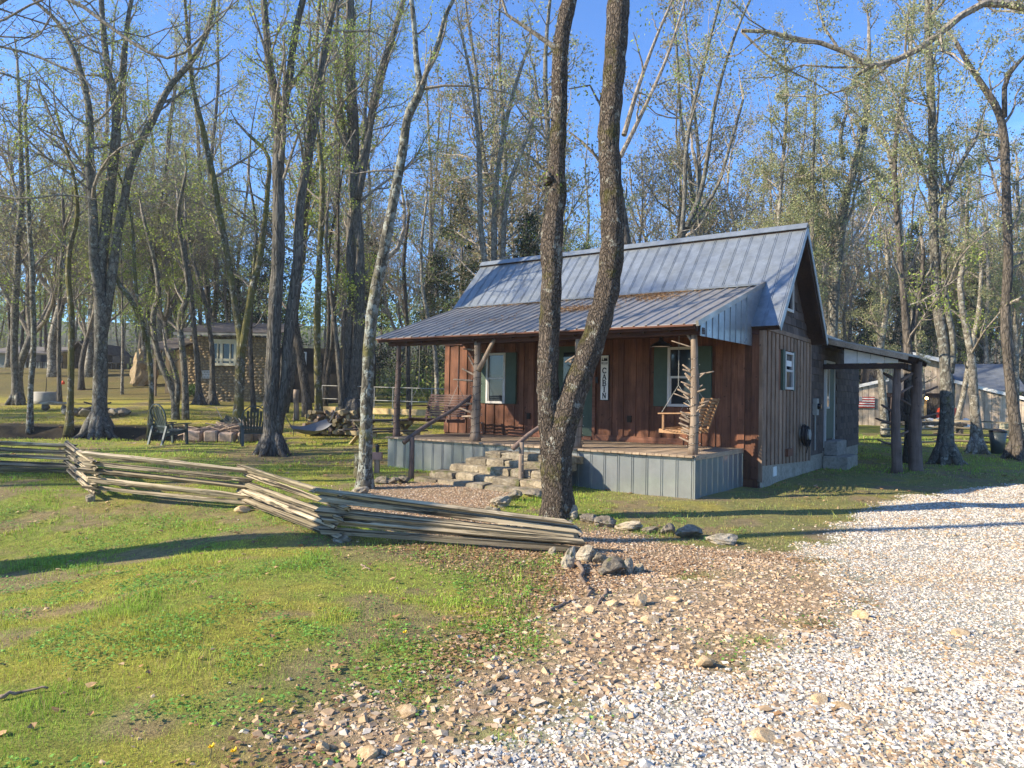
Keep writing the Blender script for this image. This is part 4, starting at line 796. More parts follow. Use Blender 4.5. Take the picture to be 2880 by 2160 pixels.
# string lights wound round the posts
M_bulb = plain('tiny_bulb', (.75, .72, .62), .3, 0, .02)
def string_lights(pu, pv, z0, z1, r, label, turns, hang=0):
    s = cthing('string_lights', pu, pv, z0, label, 'string lights', 'light strings wound round the porch posts'); mb = MB(); n = turns * 10; P = []
    for i in range(n + 1): t_ = i / n; a = t_ * turns * 2 * PI; k = r * (1.24 - .42 * t_) + .01; P.append((math.cos(a) * k, math.sin(a) * k, .05 + t_ * (z1 - z0 - .1) + .02 * math.sin(a * 1.7)))
    mb.tube(P, [.0045] * len(P), 4, cap=False); mb.build('wire', M_black, s); q = MB()
    for i in range(0, n, 2):
        x, y, z_ = P[i]; d = Vector((x, y, 0)).normalized() * .018; c_ = Vector((x, y, z_)) + d; q.add(OV * .0075 + np.array(c_[:]), OF)
    tag(q.build('bulbs', M_bulb, s), kind='stuff')
string_lights(-7.0, .14, .735, 2.5, .070, 'string of tiny lights wound round the left corner porch post', 11)
string_lights(-4.76, .16, .735, 2.75, .094, 'string of tiny lights round the forked porch post left of the steps', 12)
string_lights(-2.35, .16, .735, 2.4, .09, 'string of tiny lights round the porch post behind the double trunk', 9)
string_lights(-.09, .16, .735, 2.45, .074, 'string of tiny lights round the spiky right corner post', 10)
# hose on the gable wall
hs = cthing('garden_hose', U_R + .05, 5.50, .93, 'black coiled garden hose on a hanger on the side wall', 'hose')
mb = MB()
for k in range(7):
    rr_ = .20 + .015 * (k % 3); P = [(.05 + .02 * k, math.cos(a) * rr_ * (1 + .05 * math.sin(k)), math.sin(a) * rr_ * 1.05 - .01 * k) for a in np.linspace(0, 2 * PI, 25)]; mb.tube(P, [.013] * 25, 6, cap=False)
mb.tube([(.12, 0, -.2), (.13, .05, -.32), (.1, .1, -.42)], [.013] * 3, 6); mb.build('coil', M_black, hs, True); mb = MB(); mb.tube([(-.01, 0, 0), (.2, 0, 0)], [.12, .12], 14); mb.build('hanger', M_pot, hs)
# small lantern on block in front of skirt
def solar_lantern(p, label, blocky):
    s = thing('solar_lantern', p, label, 'lantern', 'small black lanterns on stone blocks'); mb = MB(); mb.box((-.07, -.05, 0), (.07, .05, .09 if blocky else .16)); b0 = mb.build('block', M_blk, s); z = .09 if blocky else .16
    mb = MB(); mb.tube([(0, 0, z), (0, 0, z + .02)], [.04, .04], 10); mb.tube([(0, 0, z + .13), (0, 0, z + .15), (0, 0, z + .17)], [.05, .045, .01], 10)
    for a in (0, 1.57, 3.14, 4.71): mb.tube([(.034 * math.cos(a), .034 * math.sin(a), z + .02), (.034 * math.cos(a), .034 * math.sin(a), z + .13)], [.004, .004], 4)
    mb.build('cap', M_black, s); mb = MB(); mb.tube([(0, 0, z + .021), (0, 0, z + .129)], [.03, .03], 10); mb.build('lens', M_white2, s)
M_blk = plain('pink_block', (.34, .21, .17), .85, 0, .15)
p = CO + CU * -2.25 + CV * -.62; p.z = float(ground(p.x, p.y)); solar_lantern(p, 'small black lantern on a reddish block beside the double trunk, by the porch skirt', False)
p = G(1058, 1372); p.z += .45; 
# ================================================================== SPLIT RAIL FENCES
def rail_mesh(L_, w, h, seed, mat=None):
    r = np.random.default_rng(seed); mb = MB(); k = 22; xs = np.linspace(-L_ / 2, L_ / 2, k); n = 5; base = r.uniform(.6, 1.35, n); V = []
    for i, x in enumerate(xs):
        tp = 1 - .25 * (i / (k - 1)) * r.uniform(.8, 1); wob = (math.sin(x * 2.2 + seed) * .012, math.sin(x * 2.9 + seed * 2) * .008)
        for j in range(n): a = j * 2 * PI / n + seed + .12 * math.sin(x * 1.3); rr = base[j] * (1 + r.uniform(-.1, .1)) * tp; V.append((x + (r.uniform(-.03, .03) if i in (0, k - 1) else 0), math.cos(a) * w / 2 * rr + wob[0], math.sin(a) * h / 2 * rr + wob[1]))
    F = [(i * n + j, i * n + (j + 1) % n, (i + 1) * n + (j + 1) % n, (i + 1) * n + j) for i in range(k - 1) for j in range(n)]
    V += [tuple(np.mean(V[:n], 0)), tuple(np.mean(V[-n:], 0))]; e = k * n; F += [((j + 1) % n, j, e, e) for j in range(n)] + [((k - 1) * n + j, (k - 1) * n + (j + 1) % n, e + 1, e + 1) for j in range(n)]
    mb.add(V, F); return mb.mesh('rail', mat or M_rail)
def put_rail(me, a, b, parent, roll=0):
    a = Vector(a); b = Vector(b); d = b - a; o = share('rail', me, parent); o.location = (a + b) / 2; o.scale = (d.length, 1, 1)
    o.rotation_euler = (Matrix.Rotation(0, 3, 'X') @ d.to_track_quat('X', 'Z').to_matrix() @ Matrix.Rotation(roll, 3, 'X')).to_euler(); return o
RAILS = [rail_mesh(1.0, .125, .088, s) for s in range(8)]
def gz(x, y): return float(ground(x, y))
A_ = G(190, 1338); B_ = G(262, 1400); C_ = G(697, 1434); D_ = G(945, 1522); E_ = G(1588, 1556); Z_ = Vector((A_.x - 3.0, A_.y + .1, 0)); Z_.z = gz(Z_.x, Z_.y)
fence = thing('split_rail_fence', B_, 'weathered zigzag split rail fence crossing the lawn in front of the cabin', 'fence')
def seg(p, q, zs0, zs1, ov0, ov1, jit=.02, off=(0, 0), seed=0):
    r = np.random.default_rng(seed + 5); d = (q - p); d.z = 0; d.normalize(); s = Vector((-d.y, d.x, 0))
    for i, (z0, z1) in enumerate(zip(zs0, zs1)):
        a = p - d * (ov0 + r.uniform(-.08, .08)); b = q + d * (ov1 + r.uniform(-.08, .08)); o = s * r.uniform(-.03, .03)
        a = a + o + Vector((0, 0, z0 + r.uniform(-jit, jit) * .4)) - B_; b = b + s * r.uniform(-.03, .03) + Vector((0, 0, z1 + r.uniform(-jit, jit) * .4)) - B_
        put_rail(RAILS[(i * 3 + seed) % 8], a, b, fence, r.uniform(-.6, .6))
H1 = [.09, .215, .34, .465, .575]; H2 = [.15, .275, .40, .52, .63]
seg(Z_, A_, [.1, .22, .36, .5, .62], [.07, .19, .31, .44, .56], .1, .15, seed=1)
seg(A_, B_, [.13, .25, .37, .5, .62], [.10, .22, .34, .45, .56], .28, .16, seed=2)
seg(B_, C_, [.17, .30, .41, .54, .655], [.08, .20, .31, .43, .54], .15, .12, seed=3)
seg(C_, D_, [.14, .255, .37, .48, .595], [.07, .175, .28, .385, .49], .20, .14, seed=4)
RAILS_T = RAILS; RAILS = [rail_mesh(1.0, .14, .088, s + 20) for s in range(8)]
seg(D_, E_, [.12, .23, .34, .45, .56], [.05, .12, .185, .25, .31], .22, .1, seed=6)
RAILS = RAILS_T
# far split rail fence at the right, seen between the trunks
def far_fence(pts_, label, n=4, r=.1, hgt=.95):
    g0 = pts_[0].copy(); f = thing('split_rail_fence', g0, label, 'fence')
    for k in range(len(pts_) - 1):
        p, q = pts_[k], pts_[k + 1]
        for i in range(n): z = .12 + hgt * i / n + (k % 2) * .06; d = (q - p).normalized() * .25; put_rail(RAILS[(i + k) % 8], p - d - g0 + Vector((0, 0, z)), q + d - g0 + Vector((0, 0, z)), f)
def zig(x0, y0, x1, y1, n, amp):
    P = []
    for i in range(n + 1):
        t_ = i / n; x = x0 + (x1 - x0) * t_; y = y0 + (y1 - y0) * t_ + (amp if i % 2 else -amp); P.append(Vector((x, y, gz(x, y))))
    return P
far_fence(zig(13.2, 25.5, 27, 24.0, 6, .45), 'low split rail fence beyond the trees on the right, in front of the plank barn')
# ================================================================== ADIRONDACK CHAIRS
def chair(p, rz, label, mat, sc=1.0):
    c = thing('adirondack_chair', p, label, 'chair', 'plastic garden chairs by the fire ring', rz); c.scale = (sc, sc, sc)
    n = 7
    for i in range(n):                                     # back slats, rounded top, front is -y
        x = (i - 3) * .082; h = 1.06 - .30 * (abs(i - 3) / 3.3) ** 2.2; mb = MB(); P = [(x * .82, .20, .34), (x * .95, .30, .62), (x * 1.05, .39, h * .86), (x * 1.02, .43, h)]
        for a, b in zip(P[:-1], P[1:]): mb.bar(a, b, .058, .018, up=(0, -.9, .3))
        mb.build('back_slat', mat, c)
    mb = MB(); P = [(-.33, .36, .52)] + [(math.cos(a) * .33, .38 + .06 * math.sin(a), .76 + math.sin(a) * .34) for a in np.linspace(PI, 0, 12)] + [(.33, .36, .52)]
    for a, b in zip(P[:-1], P[1:]): mb.bar(a, b, .03, .035, up=(0, 1, 0))
    mb.bar((-.3, .26, .50), (.3, .26, .50), .03, .06); mb.bar((-.27, .2, .36), (.27, .2, .36), .03, .06); mb.build('back_frame', mat, c)
    for i in range(6): y = -.30 + i * .09; mb = MB(); mb.box((-.27, y, .40 - .016 * i), (.27, y + .078, .42 - .016 * i)); mb.build('seat_slat', mat, c)
    for s in (-1, 1):
        mb = MB(); mb.bar((s * .33, -.38, .585), (s * .33, .36, .555), .11, .025); mb.build('armrest', mat, c)
        mb = MB(); mb.bar((s * .31, -.30, 0), (s * .31, -.26, .58), .075, .045, up=(0, 1, 0)); mb.build('leg', mat, c)
        mb = MB(); mb.bar((s * .29, .44, 0), (s * .30, .30, .56), .07, .045, up=(0, 1, 0)); mb.build('leg', mat, c)
        mb = MB(); mb.bar((s * .285, -.30, .38), (s * .285, .32, .28), .03, .09); mb.build('side_rail', mat, c)
    return c
chair(G(478, 1250), 2.62, 'dark green grey adirondack chair left of the fire ring, its back to us', M_chair, 1.02)
chair(G(712, 1252), -2.75, 'dark adirondack chair right of the fire ring, close beside the big oak', M_chair, 1.02)
# fire ring
M_pinklog = stone('weathered_block', [(.20, .145, .11), (.36, .27, .21), (.45, .36, .29)], 2.4, .7)
fr = thing('fire_ring', G(640, 1243), 'ring of square blocks with dry sticks piled inside, between the two chairs', 'fire pit')
blocks = [(-1.0, 0, .52, 0), (-.42, -.12, .38, .05), (.05, -.14, .44, -.05), (.52, 0, .4, .3), (-1.25, .5, .42, 1.4), (.75, .5, .42, 1.5), (-.9, 1.0, .42, .1), (-.3, 1.1, .42, 0), (.3, 1.05, .42, -.1)]
for i, (x, y, l, a) in enumerate(blocks):
    me = rock_mesh(60 + i % 4, 2, .05, .75, M_rock); o = piece('ring_log', (x - l / 2, y - .15, 0), (x + l / 2, y + .15, .31 + .03 * math.sin(i * 2)), M_pinklog, fr, .04, (.05 * math.sin(i), .04 * math.cos(i * 3), a))
mb = MB(); r = np.random.default_rng(9)
for i in range(70):
    x, y = r.uniform(-1.3, .7), r.uniform(.0, .9); L2 = r.uniform(.4, 1.3); a = r.normal(0, .5) ; z = .28 + r.uniform(0, .25) * (1 - abs(x + .2) / 1.6); d = Vector((math.cos(a), math.sin(a), r.uniform(-.2, .3))) * L2 / 2; c0 = Vector((x, y, z))
    mb.tube([c0 - d, c0 + Vector(r.normal(size=3) * .03), c0 + d], [.018, .014, .006], 5)
o = mb.build('stick_pile', M_stick, fr); tag(o, kind='stuff')
mb = MB()
for i in range(40): a = r.uniform(0, 6.28); x, y = r.uniform(-.3, .6), r.uniform(.6, 1.3); d = Vector((math.cos(a), math.sin(a), r.uniform(0, .8))) * .35; c0 = Vector((x, y, .45)); mb.tube([c0 - d, c0 + d], [.022, .01], 5)
o = mb.build('twig_heap', M_twig, fr); tag(o, kind='stuff')
# ================================================================== PICNIC TABLE
def picnic(p, rz, label, L_=1.9):
    c = thing('picnic_table', p, label, 'picnic table', None, rz); h = L_ / 2
    for i in range(5): y = -.35 + i * .145; piece('table_board', (-h, y, .72), (h, y + .135, .758), M_table_dk, c)
    for s in (-1, 1):
        for k in (0, 1): y0 = s * .62 + (-.14 if s < 0 else 0) + k * .145 * 1 - (0 if s < 0 else .07); piece('bench_board', (-h, y0, .42), (h, y0 + .135, .458), M_table_dk, c)
    for x in (-h + .28, h - .28):
        for s in (-1, 1): mb = MB(); mb.bar((x + .02 * s, -s * .30, .70), (x + .02 * s, s * .62, 0), .04, .14, up=(1, 0, 0)); mb.build('leg', M_table, c)
        mb = MB(); mb.box((x - .07, -.78, .30), (x - .03, .78, .42)); mb.build('bench_support', M_table, c); mb = MB(); mb.box((x - .07, -.35, .61), (x - .03, .35, .72)); mb.build('top_support', M_table, c)
        mb = MB(); mb.bar((x, 0, .40), (x + (.4 if x < 0 else -.4), 0, .70), .04, .09, up=(0, 1, 0)); mb.build('brace', M_table, c)
    return c
picnic(G(1012, 1256) + Vector((.55, .75, 0)), .80, 'weathered picnic table behind the lichen covered tree, left of the porch', 2.1)
# firewood
fw = thing('firewood_pile', G(925, 1226), 'stack of split firewood held by thin metal stakes, left of the picnic table', 'firewood')
r = np.random.default_rng(14); LOGS = []
for s in range(5):
    mb = MB(); rr_ = np.random.default_rng(s + 70); n = 6 if s % 2 else 9; a0 = rr_.uniform(.75, 1.1, n); V = []
    for x in (-.5, -.2, .15, .5):
        for j in range(n): a = j * 2 * PI / n; V.append((x, math.cos(a) * a0[j], math.sin(a) * a0[j]))
    V += [(-.5, 0, 0), (.5, 0, 0)]; F = [(i * n + j, i * n + (j + 1) % n, (i + 1) * n + (j + 1) % n, (i + 1) * n + j) for i in range(3) for j in range(n)] + [((j + 1) % n, j, 4 * n, 4 * n) for j in range(n)] + [(3 * n + j, 3 * n + (j + 1) % n, 4 * n + 1, 4 * n + 1) for j in range(n)]
    mb.add(V, F); LOGS.append(mb.mesh('log', M_stick if s % 2 else M_table))
for row in range(6):
    for i in range(9 - row // 2):
        x = -.75 + i * .22 + (row % 2) * .1 + r.uniform(-.03, .03); share('log', LOGS[r.integers(5)], fw, (x + .1, r.uniform(-.1, .1), .10 + row * .135), (r.uniform(0, 3), r.uniform(-.12, .12), PI / 2 + r.uniform(-.5, .5)), (r.uniform(.5, .8), .085, .075))
for i in range(22): x = r.uniform(-.9, 1.5); share('log', LOGS[r.integers(5)], fw, (x, r.uniform(-.3, .4), r.uniform(.12, .3) + max(0, .55 - abs(x - .3) * .5)), (r.uniform(0, 3), r.uniform(-.5, .5), r.uniform(0, 3)), (r.uniform(.35, .65), .06, .05))
for x in (-1.05, -.65): mb = MB(); mb.tube([(x, -.45, -.05), (x, -.45, 1.1)], [.013, .013], 6); mb.build('stake', M_black, fw)
# hammocks
def hammock(a, b, sag, wd, label, mat, tilt=0):
    h = thing('hammock', a, label, 'hammock', 'hammocks slung between trees'); mb = MB(); d = b - a; s = Vector((-d.y, d.x, 0)).normalized(); V = []; n = 16; k = 7
    for i in range(n + 1):
        t_ = i / n; c0 = d * t_; c0.z -= sag * math.sin(PI * t_); w = wd * (math.sin(PI * (.06 + .88 * t_)) ** .6)
        for j in range(k): q = (j / (k - 1) - .5); p = c0 + s * w * q; p.z += .28 * w * (abs(q) * 2) ** 2 - .1 * w + tilt * q; V.append(tuple(p))
    F = [(i * k + j, i * k + j + 1, (i + 1) * k + j + 1, (i + 1) * k + j) for i in range(n) for j in range(k - 1)]; m0 = len(V); V += [(x, y, z - .006) for x, y, z in V]; F += [tuple(m0 + q for q in reversed(f)) for f in F]; mb.add(V, F); mb.build('net', mat, h, True)
    for (e, q) in ((Vector((0, 0, 0)), -d * .22 + Vector((0, 0, .45))), (d, d * .22 + Vector((0, 0, .45)))): mb = MB(); mb.tube([e, e + q], [.012, .012], 5); mb.build('rope', M_rope, h)
ha = atY(822, 1204, 20.5); hb = atY(926, 1188, 22.0)
hammock(ha, hb, .2, .6, 'pale grey net hammock between the big oak and the firewood', M_rope, .12)
hammock(atY(625, 1178, 25), atY(720, 1168, 24.4), .35, .9, 'dark olive hammock behind the right garden chair', plain('olive_canvas', (.10, .10, .07), .9), .12)
# stumps and small lawn things
def stump(px, py, w, h, label, mat, name='tree_stump', cat='stump'):
    p = G(px, py); s = p.y / FPX; mb = MB(); R = w * s / 2; H = h * s; zz = np.linspace(-.05, H, 7); mb.tube([(.02 * math.sin(z * 5), 0, z) for z in zz], [R * (1.25 - .3 * min(1, (z + .05) / .25)) for z in zz], 12, lump=.08); o = mb.build(name, mat, None, True, p); tag(o, label, cat); return o
stump(1008, 1342, 30, 66, 'mossy cut stump hugging the left side of the lichen covered tree', M_bark_moss)
stump(832, 1182, 16, 86, 'tall broken pinkish trunk stub left of the leaning dark tree', M_log)
stump(2556, 1300, 18, 80, 'pale short log post among the dark trunks at the right', M_log)
p = G(1060, 1330); s = thing('birdhouse_lantern', p, 'pinkish block with a dark solar light behind the lichen covered tree', 'lantern'); mb = MB(); mb.box((-.05, -.05, 0), (.05, .05, .28)); mb.build('post', M_log, s); mb = MB(); mb.box((-.10, -.08, .28), (.10, .08, .42)); mb.build('block', M_blk, s); mb = MB(); mb.tube([(0, 0, .42), (0, 0, .55), (0, 0, .60)], [.03, .045, .01], 8); mb.build('solar_cap', M_black, s)
# wire railing walkway beyond the picnic table
wr = thing('cable_railing', G(900, 1160), 'long low walkway edge with cable railing behind the porch', 'railing')
pa = atY(905, 1150, 29); pb = atY(1330, 1166, 25.5); o0 = wr.location.copy()
mb = MB(); mb.bar(pa - o0, pb - o0, .06, .22); mb.build('edge_board', M_fresh, wr)
for q in (.42, .95): mb = MB(); mb.tube([pa - o0 + Vector((0, 0, q)), pb - o0 + Vector((0, 0, q * .93))], [.017, .017], 5); mb.build('cable', M_pot, wr)
for i in range(9): c0 = (pa - o0).lerp(pb - o0, i / 8); mb = MB(); mb.bar(c0 - Vector((0, 0, .7)), c0 + Vector((0, 0, .95)), .035, .035); mb.build('post', M_pot, wr)
# grinding stones / planter / bench stones on the left lawn
p = G(128, 1134); s = thing('stone_planter', p, 'round grey stone planter on the far left lawn', 'planter'); mb = MB(); mb.tube([(0, 0, -.05), (0, 0, .12), (0, 0, .45), (0, 0, .5)], [.52, .45, .5, .42], 14); mb.build('basin', M_pot, s, True); mb = MB(); mb.tube([(0, 0, .5), (.02, 0, .9), (0, .02, 1.15)], [.02, .015, .01], 5); mb.build('spike', M_black, s)
def slab_bench(px, py, label, w=1.4):
    p = G(px, py); b = thing('stone_bench', p, label, 'bench', 'low stone slab benches on the left lawn')
    share('slab', rock_mesh(81, 3, .1, .25, M_rock), b, (0, 0, .32), (0, 0, .1), (w / 2, .35, .35)); share('support', rock_mesh(82, 2, .1, .8, M_rockd), b, (-w * .28, 0, .12), (0, 0, 0), (.2, .22, .22)); share('support', rock_mesh(83, 2, .1, .8, M_rockd), b, (w * .28, 0, .12), (0, 0, 0), (.2, .22, .22))
slab_bench(155, 1156, 'low stone slab bench in front of the grey planter')
fr2 = thing('campfire_circle', G(272, 1168), 'low ring of grey rocks behind the big forked tree on the left lawn', 'fire pit')
for i in range(12): a = i * 2 * PI / 12; share('ring_stone', rock_mesh(84 + i % 3, 2, .3, .7, M_rock if i % 2 else M_rockd), fr2, (math.cos(a) * .95, math.sin(a) * .7, .12), (0, 0, a), (.3, .24, .26))
for i in range(8): a = i * .9; mb = MB(); mb.tube([(math.cos(a) * .6, math.sin(a) * .5, .2), (-math.cos(a) * .5, -math.sin(a) * .4, .5)], [.04, .03], 6); mb.build('log', M_bark_dark, fr2)
lt = G(172, 1132); sh_ = thing('leaning_rake', lt, 'thin red brown pole leaning on a trunk with an orange tag, far left', 'pole'); mb = MB(); mb.tube([(-.45, 0, 0), (.0, 0, 1.05)], [.015, .015], 5); mb.build('pole', M_log_dark, sh_); mb = MB(); mb.tube([(.15, -.14, .82), (.15, -.14, .9), (.15, -.14, .98)], [.05, .075, .03], 8); mb.build('orange_tag', M_orange, sh_)

# ================================================================== STONE HOUSE AT THE LEFT
hp = G(560, 1122); HY = hp.y
def XY(px, Y): return (px - CX) / FPX * Y
def Zp(px, py, Y): return atY(px, py, Y).z
hz = hp.z - .3
house = thing('stone_house', (XY(600, HY), HY, hz), 'low brown cobblestone house with cream window frames behind the trees on the left', 'house')
hx = lambda px: XY(px, HY) - XY(600, HY)
zz_ = lambda py: Zp(600, py, HY) - hz
x0, x1, xm = hx(508), hx(662), hx(555); zt = zz_(946)
def cobble_wall(parent, x0, x1, z0, z1, y, opens, seed, size=.19):
    mb = MB(); mb.box((x0, y + .03, z0), (x1, y + .3, z1)); mb.build('wall', M_grout, parent); r = np.random.default_rng(seed)
    me = [rock_mesh(90 + k, 1, .2, .8, M_cobble) for k in range(4)]; cnt = 0; mbs = []
    z = z0; row = 0
    while z < z1 - .04:
        h = r.uniform(.11, .17); x = x0 + r.uniform(-.1, 0)
        while x < x1:
            w = r.uniform(.14, .34); cx, cz = x + w / 2, z + h / 2
            if cx > x0 and cx < x1 and not any(a < cx < b and c_ < cz < d for a, b, c_, d in opens): mbs.append((cx, cz, w, h))
            x += w + .015
        z += h + .012
    return mbs, me
cw, cme = cobble_wall(house, xm, x1 + 1.6, -.3, zt, 0, [(hx(600), hx(662), zz_(1028), zz_(955)), (hx(568), hx(592), zz_(1065), zz_(1042))], 3)
cw2, _ = cobble_wall(house, x0, xm, -.3, zt + .0, .9, [(hx(526), hx(552), zz_(992), zz_(960))], 4)
allc = [(a, b, w, h, 0) for a, b, w, h in cw] + [(a, b, w, h, .9) for a, b, w, h in cw2]; allc.sort(key=lambda q: -q[2] * q[3])
for (a, b, w, h, yy) in allc[:290]: share('cobble', cme[int(a * 97) % 4], house, (a, yy + .02, b), (0, 0, 0), (w * .54, .07, h * .68))
mb = MB(); 
for (a, b, w, h, yy) in allc[290:]: mb.add(IV * np.array([w * .52, .06, h * .55]) + np.array([a, yy + .02, b]), IF)
if mb.n: tag(mb.build('small_cobbles', M_cobble, house), kind='stuff')
mb = MB(); mb.box((xm - .0, .3, -.3), (xm + .3, .9, zt)); mb.build('return_wall', M_grout, house)
def frame_window(parent, x0, x1, z0, z1, y, mull, mat, w=.09, tz=None):
    mb = MB(); mb.box((x0, y - .12, z0), (x0 + w, y + .02, z1)); mb.box((x1 - w, y - .12, z0), (x1, y + .02, z1)); mb.box((x0 + w, y - .13, z1 - w), (x1 - w, y + .02, z1)); mb.box((x0 + w, y - .13, z0), (x1 - w, y + .02, z0 + w)); f = mb.build('window', mat, parent)
    for m_, ww in mull: q = MB(); q.box((m_ - ww / 2, y - .11, z0 + w), (m_ + ww / 2, y + .0, z1 - w)); q.build('mullion', mat, f)
    if tz:
        for t_ in tz: q = MB(); q.box((x0 + w, y - .10, t_ - w / 2), (x1 - w, y + .005, t_ + w / 2)); q.build('transom', mat, f)
    q = MB(); q.box((x0 + w, y - .03, z0 + w), (x1 - w, y - .01, z1 - w)); q.build('pane', M_glass, f)
frame_window(house, hx(591), hx(665), zz_(1028), zz_(954), 0, [((hx(591) + hx(665)) / 2 - .1, .13), (hx(612), .06), (hx(647), .06)], M_cream, .13, [zz_(1012), zz_(963)])
frame_window(house, hx(526), hx(551), zz_(992), zz_(961), .9, [((hx(526) + hx(551)) / 2, .05)], M_white2, .06, [zz_(976)])
mb = MB()
for k in range(7): x = hx(568) + k * .075; mb.bar((x, -.02, zz_(1065)), (x + .12, -.02, zz_(1042)), .02, .03, up=(0, 1, 0)); mb.bar((x + .12, -.03, zz_(1065)), (x, -.03, zz_(1042)), .02, .03, up=(0, 1, 0))
mb.build('lattice_vent', M_white2, house)
mb = MB(); mb.bar((x0 - .2, -.5, zt + .08), (x1 + 2.2, -.5, zt + .11), .06, .13); mb.build('fascia', M_pot, house)
for i in range(10):
    mb = MB(); y0, y1 = -.55 + i * .45, -.55 + (i + 1) * .45 + .05; mb.bar((x0 - .3, (y0 + y1) / 2, zt + .22 + i * .09), (x1 + 2.4, (y0 + y1) / 2, zt + .22 + i * .09), y1 - y0, .03, up=(0, -.2, 1)); mb.build('roof_course', M_slate, house)
mb = MB(); mb.bar((hx(440), .2, zz_(966)), (hx(520), .2, zz_(972)), 3, .1, up=(-.1, -.25, 1)); mb.build('wing_roof', M_slate, house)
mb = MB(); mb.box((hx(440), .9, -.3), (x0, 4, zz_(970))); mb.build('wing_wall', M_grout, house); mb = MB(); mb.bar((hx(448), .0, zz_(1000)), (hx(466), -.3, zz_(976)), .08, .08); mb.bar((hx(444), -.3, -.3), (hx(444), -.3, zz_(972)), .14, .14); mb.build('porch_post', M_log, house)
mb = MB(); mb.box((x1 + 1.6, .35, -.3), (x1 + 6.2, 5, zt - .5)); mb.build('side_wall', M_dark, house); frame_window(house, hx(846), hx(856), zz_(1030), zz_(985), .3, [], M_white2, .05)  # side wall coloured near black in place of the shade on it
# pale outdoor oven / rounded chimney
mb = MB(); ov = thing('stone_oven', (XY(400, HY + 3), HY + 3, gz(XY(400, HY + 3), HY + 3)), 'rounded pale masonry oven standing left of the cobblestone house', 'oven')
share('dome', rock_mesh(95, 3, .3, 1, M_cobble), ov, (0, 0, .7), (0, .2, 0), (.8, .6, 1.0)); share('chimney', rock_mesh(96, 3, .2, 1, M_cobble), ov, (-.2, 0, 1.5), (0, .1, 0), (.3, .3, .6))
# sheds far left
def shed(px0, px1, pyb, pyt, pyr, Y, label, wallm, roofm, gable=False, name='shed', boards=0):
    xa, xb = XY(px0, Y), XY(px1, Y); zb = gz((xa + xb) / 2, Y) - .3; s = thing(name, ((xa + xb) / 2, Y, zb), label, 'shed'); w = (xb - xa) / 2; c0 = (px0 + px1) / 2; zt = Zp(c0, pyt, Y) - zb; zr = Zp(c0, pyr, Y) - zb
    mb = MB(); mb.box((-w, 0, -.5), (w, 5, zt)); mb.build('wall', wallm, s)
    if gable:
        mb = MB(); mb.add([(-w, 0, zt), (w, 0, zt), (0, 0, zr), (-w, 5, zt), (w, 5, zt), (0, 5, zr)], [(0,1,2,2),(4,3,5,5),(0,2,5,3),(1,4,5,2)]); mb.build('gable', wallm, s)
        for q in (-1, 1): mb = MB(); mb.bar((q * (w + .3), 2.4, zt - .12), (0, 2.4, zr + .06), 5.6, .08, up=(0, 0, 1)); mb.build('roof', roofm, s)
    else:
        mb = MB(); mb.bar((0, -.4, zt + .02), (0, 3.2, zr), 2 * w + .6, .08); mb.build('roof', roofm, s)
    if boards:
        n = int((zt + .3) / .28)
        for i in range(n): piece('log_course', (-w - .03, -.06, i * .28 - .1), (w + .03, -.005, i * .28 + .12), M_barn, s)
    return s
shed(-40, 142, 1025, 995, 968, 52, 'long pale building with grey roof at the far left edge', plain('pale_blue_wall', (.17, .19, .185), .8), plain('grey_shed_roof', (.17, .155, .145), .8))
shed(142, 172, 1020, 992, 982, 49, 'small log shed with brown roof right of the long pale building', M_barn, M_slate, False, 'log_shed', 1)
shed(206, 246, 1032, 988, 963, 50, 'dark gabled shed on the terrace behind the big forked tree', M_bark_dark, M_slate, True)
rt = random.Random(8)
for i in range(9):                                         # patio furniture on the terrace
    px = [58, 78, 100, 118, 136, 155, 318, 345, 372][i]; Y = 46.5; x = XY(px, Y); s = thing('patio_chair', (x, Y, gz(x, Y)), '', 'chair', 'dark patio chairs on the terrace'); s['label'] = ['leftmost dark patio chair on the terrace by the sheds', 'second patio chair from the left on the terrace', 'third patio chair from the left on the terrace', 'fourth patio chair, before the end of the long pale building', 'patio chair left of the log shed on the terrace', 'patio chair in front of the log shed', 'left one of three patio chairs by the masonry oven', 'middle one of three patio chairs by the masonry oven', 'patio chair closest to the masonry oven'][i]
    s['group'] = 'patio chairs by the sheds' if i < 6 else 'patio chairs by the masonry oven'
    mb = MB(); mb.box((-.3, -.25, .4), (.3, .3, .46)); mb.build('seat', M_black, s); mb = MB(); mb.box((-.25, .3, .46), (.25, .34, .9)); mb.build('backrest', M_black, s)
    for sx in (-1, 1):
        for sy in (-1, 1): mb = MB(); mb.bar((sx * .27, sy * .25, 0), (sx * .27, sy * .25, .4), .04, .04); mb.build('leg', M_black, s)
# ================================================================== BARN AT THE RIGHT
BY = 36.0
bx = lambda px: XY(px, BY); bz = lambda py, px=2600: Zp(px, py, BY)
bgz = bz(1213) ; BR = math.radians(-20); barn = thing('plank_barn', (bx(2600), BY, bgz), 'wide plank barn with sloping side wings and grey metal roof at the right', 'barn', None, BR)
def rotb(v): q = Matrix.Rotation(BR, 3, 'Z') @ (Vector(v) - barn.location) + barn.location; return q
X = lambda px: bx(px) - bx(2600); Z = lambda py, px=2600: bz(py, px) - bgz
def plank_wall(parent, xa, xb, zb, ztf, y, w=.30):
    n = max(1, int(round((xb - xa) / w))); ww = (xb - xa) / n
    for i in range(n): a = xa + i * ww; zt_ = ztf(a + ww / 2); piece('plank', (a, y, zb), (a + ww - .015, y + .03, zt_), M_barn, parent, .003)
lx0, lx1 = X(2380), X(2510); lz = lambda x: Z(1088) + (x - lx0) / (lx1 - lx0) * (Z(1066) - Z(1088))
